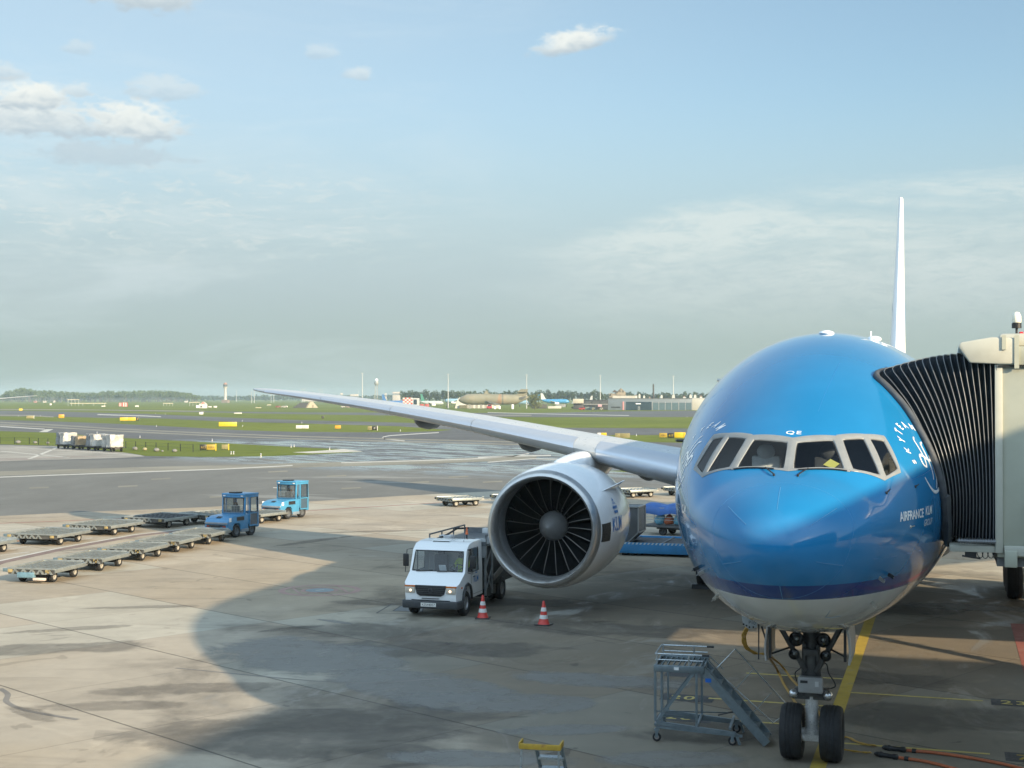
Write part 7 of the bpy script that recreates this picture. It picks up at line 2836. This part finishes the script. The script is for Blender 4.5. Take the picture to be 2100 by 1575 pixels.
# other airliners at their stands
def small_jet(label, u_nose, u_tail, v_top, v_bot, v_fin, D, body, finm, flip=False, group='airliners parked far away'):
    t = thing('parked_airliner', label, 'airliner', far((u_nose + u_tail) / 2, D), basis(0, (u_nose + u_tail) / 2), group)
    L = px(abs(u_tail - u_nose), D)
    s = 1 if u_tail > u_nose else -1
    zt_, zb_ = hz(v_top, D), max(.6, hz(v_bot, D))
    r, zc = (zt_ - zb_) / 2, (zt_ + zb_) / 2
    rings = []
    for k, w, dz in ((0, .04, -.2), (.02, .4, -.15), (.06, .75, -.05), (.13, 1, 0), (.65, 1, 0), (.85, .65, .3), (1.0, .12, .75)):
        rings.append([np.array([s * (k - .5) * L, r * w * math.cos(a), zc + dz * r + r * w * math.sin(a)]) for a in np.linspace(0, 2 * math.pi, 18, endpoint=False)])
    MB().loft(rings).build('fuselage', body, t, smooth=50)
    zf = hz(v_fin, D)
    MB().prism([(s * L * .30, zt_ - .3), (s * L * .42, zf), (s * L * .49, zf), (s * L * .47, zt_ - .3)], -.2, .2, 'y').build('tail_fin', finm, t)
    MB().loft([[np.array(p) for p in ((-s * L * .08, 0, zc - r * .6), (s * L * .10, 0, zc - r * .6), (s * L * .10, 0, zc - r * .5), (-s * L * .08, 0, zc - r * .5))],
               [np.array(p) for p in ((s * L * .14, -L * .42, zc + .3), (s * L * .19, -L * .42, zc + .3), (s * L * .19, -L * .42, zc + .42), (s * L * .14, -L * .42, zc + .42))]]).build('wing', WINGTOP, t)
    MB().lathe([(.4 * r, 0), (.55 * r, .5), (.5 * r, 2.6), (.3 * r, 3.2)], (-s * L * .05 - 1.2, -L * .14, zb_ + .1 * r), (1, 0, 0), 14).build('engine', P_WHITE, t)
    m = MB()
    for k in (-.38, .06):
        m.cyl((s * L * k, -.5, .5), (s * L * k, .5, .5), .5)
        m.bar((s * L * k, 0, .5), (s * L * k, 0, zc), .3)
    m.build('landing_gear', DKMETAL, t)
    return t


SKYB = mat('far airliner blue', (.06, .30, .58), .35)
SKYP = mat('far airliner pale blue', (.28, .46, .58), .35)
WHT = mat('far airliner white', (.66, .68, .68), .35)
small_jet('far blue and white airliner with a white tail, right of the willow', 1168, 1108, 818.5, 827.5, 806.5, 1050, SKYB, WHT)
small_jet('far blue airliner whose dark blue tail shows above the wing', 834, 783, 821.5, 831, 809, 1250, mat('far deep blue', (.04, .16, .42), .4), mat('far deep blue', (.04, .16, .42), .4))
small_jet('far white airliner with a green tail, nose towards the light mast', 910, 862, 822, 831.5, 808, 1200, mat('far airliner grey white', (.48, .55, .54), .35), mat('far green', (.05, .25, .18), .4))
small_jet('far pale blue airliner with a grey tail, in front of the white fabric shed', 912, 950, 817.5, 826, 813, 1000, SKYP, WHT)
small_jet('far airliner behind the willow of which only a blue tail shows', 1060, 1108, 821, 829, 808.5, 1080, SKYP, SKYB)
small_jet('far airliner behind the black shed with a thin grey tail', 1172, 1216, 823, 830, 811.5, 1150, WHT, MASTM)
# airliner whose wing tip reaches in from the left
la = thing('parked_airliner', 'airliner outside the left edge, only its pale wing tip reaching into the picture', 'airliner', (*far(-330, 330)[:2], 0), basis(0, -330))
rings = [[np.array([r * math.cos(a), y, 4.6 + r * math.sin(a)]) for a in np.linspace(0, 6.283, 18, endpoint=False)] for y, r in ((-20, .1), (-18.5, 1.2), (-15, 2), (14, 2), (22, .3))]
MB().loft(rings).build('fuselage', P_WHITE, la, smooth=50)
tipx = px(62 + 330, 330)
MB().loft([[np.array([x, y + c * ch, z + t * .1 * ch]) for c, t in FOIL] for x, y, ch, z in ((1.5, -6, 8, 3.9), (tipx * .5, -1, 4.5, 5.7), (tipx, 4.5, 1.2, 7.6))]).build('wing', WINGTOP, la, smooth=50)
MB().loft([[np.array([-x, y + c * ch, z + t * .1 * ch]) for c, t in FOIL] for x, y, ch, z in ((1.5, -6, 8, 3.9), (tipx * .5, -1, 4.5, 5.7), (tipx, 4.5, 1.2, 7.6))]).build('wing', WINGTOP, la, smooth=50)
MB().prism([(13, 6.3), (18, 12), (21, 12), (20, 5.6)], -.2, .2, 'x').build('tail_fin', P_WHITE, la)
m = MB()
for x, y in ((0, -14), (-2.8, 2), (2.8, 2)):
    m.cyl((x - .3, y, .5), (x + .3, y, .5), .5)
    m.bar((x, y, .5), (x, y, 4), .3)
m.build('landing_gear', DKMETAL, la)

# red tanks, boxes and bins
hut('red_tank', 'dull red tank block beyond the wing, right of the chequered van', 'tank', 861, 869, 828.5, 838, 890, mat('tank red', (.40, .08, .07), .6), 3)
hut('red_tank', 'dull red tank block beyond the wing, nearer the light mast', 'tank', 871, 880, 828.5, 838, 895, mat('tank red', (.40, .08, .07), .6), 3)
for u0, u1, v0, lab in ((1013, 1017, 833, 'small white cabinet under the old aircraft, leftmost of the three'), (1023, 1026.5, 832.5, 'small white cabinet under the old aircraft, middle of the three'), (1049.5, 1053.5, 829.5, 'tall white cabinet under the tail of the old aircraft')):
    hut('white_cabinet', lab, 'cabinet', u0, u1, v0, 838, 860, LETTER, 1.2, group='cabinets under the old aircraft')
for u0, u1, v0, v1, lab, col in ((1124, 1151, 833, 837.5, 'low white trailer below the blue and white airliner', (.58, .56, .50)), (1139, 1160, 829, 835, 'greyish loading platform under the blue and white airliner', (.26, .27, .27)), (1090, 1122, 829, 838, 'dark mound of gear behind the willow', (.07, .07, .06))):
    hut('trailer', lab, 'trailer', u0, u1, v0, v1, 900, mat('trailer %.2f' % col[0], col, .7), 3)
# white houses beyond the hall
HW_ = mat('white house wall', (.66, .66, .63), .7)
RF_ = mat('house roof', (.30, .20, .17), .8)
for i, (u0, u1, v0) in enumerate(((1302, 1307, 809.5), (1309.5, 1313.5, 808), (1319, 1323, 811), (1331, 1334, 813.5), (1355, 1359, 810), (1378, 1384, 809), (1401, 1406, 812), (1414, 1419, 809), (1423, 1428, 809.5), (1435, 1440, 811), (1452, 1456, 808))):
    D = 1300
    c = (u0 + u1) / 2
    t = thing('house', 'small white house among the trees beyond the grey hall', 'house', far(c, D), basis(0, c), 'white houses beyond the hall')
    w = px(u1 - u0, D) / 2
    h = hz(v0, D)
    MB().bx(-w, 0, 0, w, 6, h - 1.0).build('wall', HW_, t)
    MB().prism([(-w - .2, h - 1.0), (0, h + .3), (w + .2, h - 1.0)], -.2, 6.2, 'y').build('roof', HW_ if i % 3 else RF_, t)
for i, (u0, u1, v0, lab) in enumerate(((805, 821, 803.5, 'pale square office block far away, just left of the row of trees'), (718, 735, 808.5, 'pale distant flats behind the wing, under the light mast'), (698, 703, 806, 'thin pale distant tower block left of the radar tower'), (620, 650, 808.5, 'long low pale distant block above the triangular hut'), (789, 793, 806.5, 'small white distant tower between radar tower and office block'))):
    hut('office_block', lab, 'building', u0, u1, v0, 830, 2600, mat('far pale wall', (.52, .47, .42), .8), 20, lambda t, w, z0, z1: MB().bx(-w, -.3, z1 - 6, w, -.1, z1 - 3).build('window_band', mat('far glass', (.2, .22, .24), .4), t))
# horizontal barriers and light boxes on the grass
for i, (u0, u1, v, lab) in enumerate(((145, 217, 826.6, 'long cream low barrier on the far grass, left of the striped board'), (139, 162, 819, 'pale beam on stilts before the left wood'), (335, 355, 826.5, 'short cream low barrier on the far grass, right of the striped board'), (388, 410, 824.5, 'pale low barrier near the control tower'), (548, 556, 829.5, 'yellowish low barrier between wing tip and triangular hut'), (524, 536, 835.5, 'pale low board on the grass under the wing tip'))):
    D = 1150 if v < 830 else 950
    c = (u0 + u1) / 2
    t = thing('barrier', lab, 'barrier', far(c, D), basis(0, c))
    w = px(u1 - u0, D) / 2
    h = hz(v, D)
    MB().bx(-w, 0, h - .45, w, .3, h).build('beam', mat('cream beam', (.58, .53, .38), .7), t)
    m = MB()
    for k in range(4):
        x = -w * .9 + k * w * .6
        m.bx(x - .1, .1, 0, x + .1, .2, h - .4)
    m.build('post', MASTM, t)

# ---- taxiway signs
SY = mat('sign yellow', (.70, .50, .015), .45, 0, .05, 1)
SYD = mat('sign yellow dull', (.42, .29, .03), .5, 0, .1, 1)
SO = mat('sign orange', (.70, .33, .015), .5, 0, .05, 1)
SK = mat('sign black', (.016, .017, .018), .4, 0, .1, 1)
SB = mat('sign back brown', (.26, .23, .10), .6, 0, .15, 2)
SWH = mat('sign white', (.68, .68, .64), .5, 0, .05, 1)


def sign(label, u0, u1, v0, v1, panels, group='taxiway signs', frame_m=None):
    """panels: list of (fraction, material, text, text material)"""
    p = spot((u0 + u1) / 2, v1 + .8)
    D = float((p - EYE) @ FW)
    t = thing('taxiway_sign', label, 'sign', p, basis(0, (u0 + u1) / 2), group)
    W = px(u1 - u0, D)
    z0, z1 = max(.12, hz(v1, D)), hz(v0, D)
    x = -W / 2
    H = z1 - z0
    for fr_, m, txt, tm in panels:
        w = W * fr_
        b = MB().bx(x + .01, -.09, z0, x + w - .01, .09, z1).build('panel', m, t, bevel=.015)
        if txt:
            vs_, fs, tw_ = text_mesh(txt, H * .60, 1.05, 0)
            sc = min(1.0, w * .72 / max(.01, tw_))
            mb = MB()
            mb.add([(x + w / 2 - tw_ * sc / 2 + q[0] * sc, -.097, z0 + H * .28 + q[1]) for q in vs_], fs)
            mb.build('sign_lettering', tm, b, smooth=0, fix=False)
        x += w
    m = MB()
    n = max(2, int(W / 1.2))
    for i in range(n + 1):
        xx_ = -W / 2 + .1 + (W - .2) * i / n
        m.bx(xx_ - .03, -.04, 0, xx_ + .03, .04, z0)
    m.build('leg', DKMETAL, t)
    if frame_m:
        m = MB()
        m.bx(W / 2 - .02, -.14, 0, W / 2 + .12, .14, z1 + .08)
        m.build('end_frame', frame_m, t)
    return t


sign('black and yellow taxiway sign reading A13 with arrows, on the nearest grass verge', 410, 441.5, 911.5, 923.5, [(.43, SK, 'A13', SYD), (.57, SYD, '<A>', SK)], frame_m=SY)
sign('small brown-backed sign with a yellow edge, right of the A13 sign on the verge', 454.5, 468, 911.5, 922, [(1.0, SB, None, None)], frame_m=SY)
sign('large bright yellow taxiway sign near the left third, below the wing tip', 449, 485.5, 865.5, 874.5, [(1.0, SY, 'A12  A', SO)])
sign('wide bright yellow taxiway sign with a small black end panel, left of centre', 246.5, 284, 856, 862.5, [(.42, SY, 'A12', SO), (.42, SY, 'B >', SO), (.16, SK, 'B', SY)])
sign('small orange taxiway sign on the grass at the far left', 120.5, 131.5, 850, 857, [(1.0, SO, None, None)])
sign('tiny yellow sign beside the far runway at the left', 39, 46, 838, 842, [(1.0, SY, None, None)])
sign('brown-backed sign with white edge by the middle taxiway at the far left', 54.5, 69, 852.5, 858, [(1.0, SB, None, None)], frame_m=SWH)
sign('pair of white boxes side by side on the grass between the taxiways', 607, 633, 872, 879, [(.5, SWH, None, None), (.5, SWH, None, None)])
sign('small orange sign on the grass between the taxiways, under the middle of the wing', 687, 699, 872.5, 879, [(1.0, SO, None, None)])
sign('dark sign with brown end on the grass under the wing', 754, 773.5, 874, 882, [(.45, SB, '<->', SK), (.55, SK, 'D', SWH)], frame_m=SWH)
sign('small round-cornered black marker on the grass under the wing', 659.5, 664.5, 853, 858, [(1.0, SK, 'I', SWH)])
sign('small white box on the grass strip left of centre, above the yellow sign', 408.5, 417, 845, 850, [(1.0, SWH, None, None)])
sign('flat white board lying by the runway strip left of the wing tip', 480, 496, 846.2, 848.4, [(1.0, SWH, None, None)])
sign('dull yellow arrow sign beside the black A17 sign, left of the blue nose', 1352, 1368, 888, 897.5, [(1.0, SYD, '<B>', SK)])
sign('black sign with A17 in yellow, between yellow signs left of the blue nose', 1369.5, 1382.5, 888, 898.5, [(1.0, SK, 'A17', SY)])
sign('blank bright yellow sign touching the edge of the blue nose', 1383, 1406, 886.5, 898, [(.8, SY, None, None), (.2, SY, None, None)])
sign('wide brown sign seen from behind on the grass above the inner wing', 1261, 1292, 888.5, 898.5, [(.35, SB, None, None), (.65, SB, None, None)])
sign('pale cream sign just above the wing surface', 1225, 1244, 887.5, 894, [(.4, SWH, None, None), (.6, SY, None, None)])
sign('small cream light box on the far grass, left of the striped board', 208, 216, 832, 834, [(1.0, SWH, None, None)])
sign('small cream light box on the far grass, right of the striped board', 277, 284.5, 831.5, 834.5, [(1.0, SWH, None, None)])
sign('cream light box on the far grass beside the patterned hut, nearer one', 438, 445, 832.5, 836, [(1.0, SWH, None, None)])
sign('cream light box on the far grass beside the patterned hut, farther one', 427, 434, 833, 835.5, [(1.0, SWH, None, None)])
sign('small white box alone on the far grass at the left', 102, 106, 827.5, 831, [(1.0, SWH, None, None)])

# ---- taxiway edge markers
el0 = None
for u, v in ((38, 854), (83, 853.5), (319, 849), (339, 850), (287, 897.5), (321, 875), (435, 904.5), (474, 931.5), (479, 931.5), (535, 936), (597, 917.5), (603, 916.5), (676, 922.5), (497, 864), (497.5, 874.5), (619, 868), (821, 884.5), (971, 883), (1305, 894), (1250, 905), (1409, 856), (199, 889)):
    p = spot(u, v)
    if el0 is None:
        el0 = thing('edge_marker', 'short white taxiway edge marker standing at the edge of the grass', 'edge marker', p, 0, 'taxiway edge markers')
        m = MB()
        m.lathe([(.13, 0), (.13, .02), (.06, .03), (.05, .24), (.085, .25), (.085, .34), (.03, .38), (.001, .38)], (0, 0, 0), (0, 0, 1), 12)
        m.build('post', SWH, el0, smooth=40)
        MB().lathe([(.09, .26), (.09, .31)], (0, 0, 0), (0, 0, 1), 12).build('reflector', mat('blue reflector', (.05, .15, .5), .3), el0)
    else:
        dup(el0, p)

# ---- wire fence and boulders along the verge of the left stand
for lab, pts in (('low wire fence with thin dark posts on the verge, left of the wrapped freight', ((-40, 908), (0, 909.5), (60, 911), (118, 914.5))), ('low wire fence with thin dark posts on the verge, right of the wrapped freight', ((258, 919), (320, 922.5), (396, 927)))):
    fe = thing('wire_fence', lab, 'fence', (0, 0, 0))
    P2 = [spot(*q) for q in pts]
    L = [np.linalg.norm(b - a) for a, b in zip(P2[:-1], P2[1:])]
    allp = []
    for a, b, l in zip(P2[:-1], P2[1:], L):
        n = max(1, int(l / 2.6))
        for i in range(n):
            allp.append(a * (1 - i / n) + b * i / n)
    allp.append(P2[-1])
    for q in allp:
        MB().bar(q, q + np.array([0, 0, 1.0]), .07).build('post', DKMETAL, fe)
    MB().tube([q + np.array([0, 0, .95]) for q in allp], .012, 4).build('top_wire', DKMETAL, fe)
    MB().tube([q + np.array([0, 0, .5]) for q in allp], .012, 4).build('lower_wire', DKMETAL, fe)
STONE = mat('boulder grey', (.24, .24, .23), .9, 0, .2, 3)
STONEY = mat('boulder buff', (.42, .37, .22), .9, 0, .2, 3)
for u, v, w, lab, m in ((37, 909.5, 12, 'rounded grey boulder on the verge near the left edge of the picture', STONE), (72, 909.5, 9, 'grey boulder on the verge just left of the wrapped freight', STONE), (98, 910, 8, 'small grey boulder nearest the left of the freight train', STONE),
                        (277, 923, 12, 'grey boulder just right of the wrapped freight', STONE), (297, 923.5, 10, 'buff yellowish boulder on the verge right of the wrapped freight', STONEY), (321, 926, 13, 'low grey boulder on the verge, third right of the freight', STONE), (358, 927, 11, 'grey boulder on the verge nearest the A13 sign', STONE), (333, 926.5, 6, 'small grey stone between the low boulder and the A13 sign', STONE)):
    p = spot(u, v)
    D = float((p - EYE) @ FW)
    r = px(w, D) / 2
    mb = MB().ell((0, 0, r * .5), (r, r * .8, r * .62), 14, 9)
    rr2 = rnd(int(u))
    mb.v = [(q[0] * (1 + rr2.uniform(-.1, .1)), q[1] * (1 + rr2.uniform(-.1, .1)), max(-.05, q[2] * (1 + rr2.uniform(-.1, .1)))) for q in mb.v]
    t = mb.build('boulder', m, None, smooth=30)
    t.location = p
    tag(t, lab, 'boulder', 'boulders on the verge')

# ---- wrapped freight on a dolly train
WRAP = mat('white plastic wrap', (.52, .51, .48), .35, 0, .3, 1.2, bump=.6)
WRAPG = mat('grey netted wrap', (.27, .28, .29), .5, 0, .35, 2.2, bump=.8)
CARD = mat('cardboard', (.42, .32, .20), .8, 0, .2, 1.5)
A_, B_ = spot(136, 919.5), spot(231, 926)
dirv = (B_ - A_) / np.linalg.norm(B_ - A_)
angf = math.atan2(dirv[1], dirv[0])
Ltot = np.linalg.norm(B_ - A_)
fd = thing('freight_dolly', 'freight dolly under the grey boxed load, left end of the freight train', 'freight dolly', A_, angf, 'freight dollies')
m = MB()
m.bx(-1.62, -1.0, .5, 1.62, 1.0, .62)
m.bx(-1.5, -.4, .3, 1.5, .4, .5)
m.build('deck', DOLLYB, fd, bevel=.02)
for x in (-1.1, 1.1):
    for y in (-.7, .7):
        wheel(fd, (x, y, .25), .25, .2, (0, 1, 0), n=18, rimm=DKMETAL)
MB().bar((-1.6, 0, .4), (-2.3, 0, .4), .08).build('tow_bar', SILV, fd)
for i, lab in enumerate(('freight dolly under the low load with cardboard showing', 'freight dolly under the long grey and white load', 'freight dolly under the white wrapped load, right end of the freight train')):
    dup(fd, A_ + dirv * Ltot * (i + 1) / 3, angf, lab)
for i, (h, m1, m2, lab, cat) in enumerate(((1.75, WRAPG, WRAP, 'boxed freight pallet with one grey and one white face, left end of the freight train', 'freight'), (1.35, WRAPG, CARD, 'low freight pallet with a cardboard coloured side, second in the freight train', 'freight'), (1.75, WRAPG, WRAP, 'long freight pallet, grey netted at left and white plastic at right, third in the train', 'freight'), (1.75, WRAP, WRAP, 'crumpled white plastic wrapped freight pallet at the right end of the train', 'freight'))):
    q = A_ + dirv * Ltot * i / 3
    t = thing('freight_pallet', lab, cat, (q[0], q[1], .62), angf, 'wrapped freight pallets')
    rr2 = rnd(40 + i)
    rows = []
    nx = 10
    def blk(x0, x1, mm, nm):
        rows = []
        for k in range(7):
            z = h * k / 6
            row = []
            for a in range(28):
                tt = 2 * math.pi * a / 28
                cx_, cy_ = math.cos(tt), math.sin(tt)
                sq_ = 1 / max(abs(cx_), abs(cy_))
                xx_ = (x0 + x1) / 2 + (x1 - x0) / 2 * max(-1, min(1, cx_ * sq_)) * (1 - .02 * k * .3)
                yy_ = .95 * max(-1, min(1, cy_ * sq_))
                row.append(np.array([xx_ + rr2.uniform(-.09, .09), yy_ + rr2.uniform(-.09, .09), z * .9 + rr2.uniform(-.08, .08)]))
            rows.append(row)
        MB().loft(rows).build(nm, mm, t, smooth=40)
    blk(-1.45, -.1, m1, 'wrapped_stack')
    blk(-.05, 1.45, m2, 'wrapped_stack')

# ---- haze over the airfield
hb = MB().bx(-4200, -900, -1.0, 2600, 4300, 36)
hz_o = hb.build('haze', None if False else bpy.data.materials.new('air haze'), smooth=0)
hm = hz_o.data.materials[0]
hm.use_nodes = True
ht = hm.node_tree
ht.nodes.clear()
pv = ht.nodes.new('ShaderNodeVolumePrincipled')
pv.inputs['Color'].default_value = (.60, .80, .90, 1)
pv.inputs['Density'].default_value = .00016
pv.inputs['Anisotropy'].default_value = 0.0
oo = ht.nodes.new('ShaderNodeOutputMaterial')
ht.links.new(pv.outputs[0], oo.inputs['Volume'])
hz_o['kind'] = 'stuff'
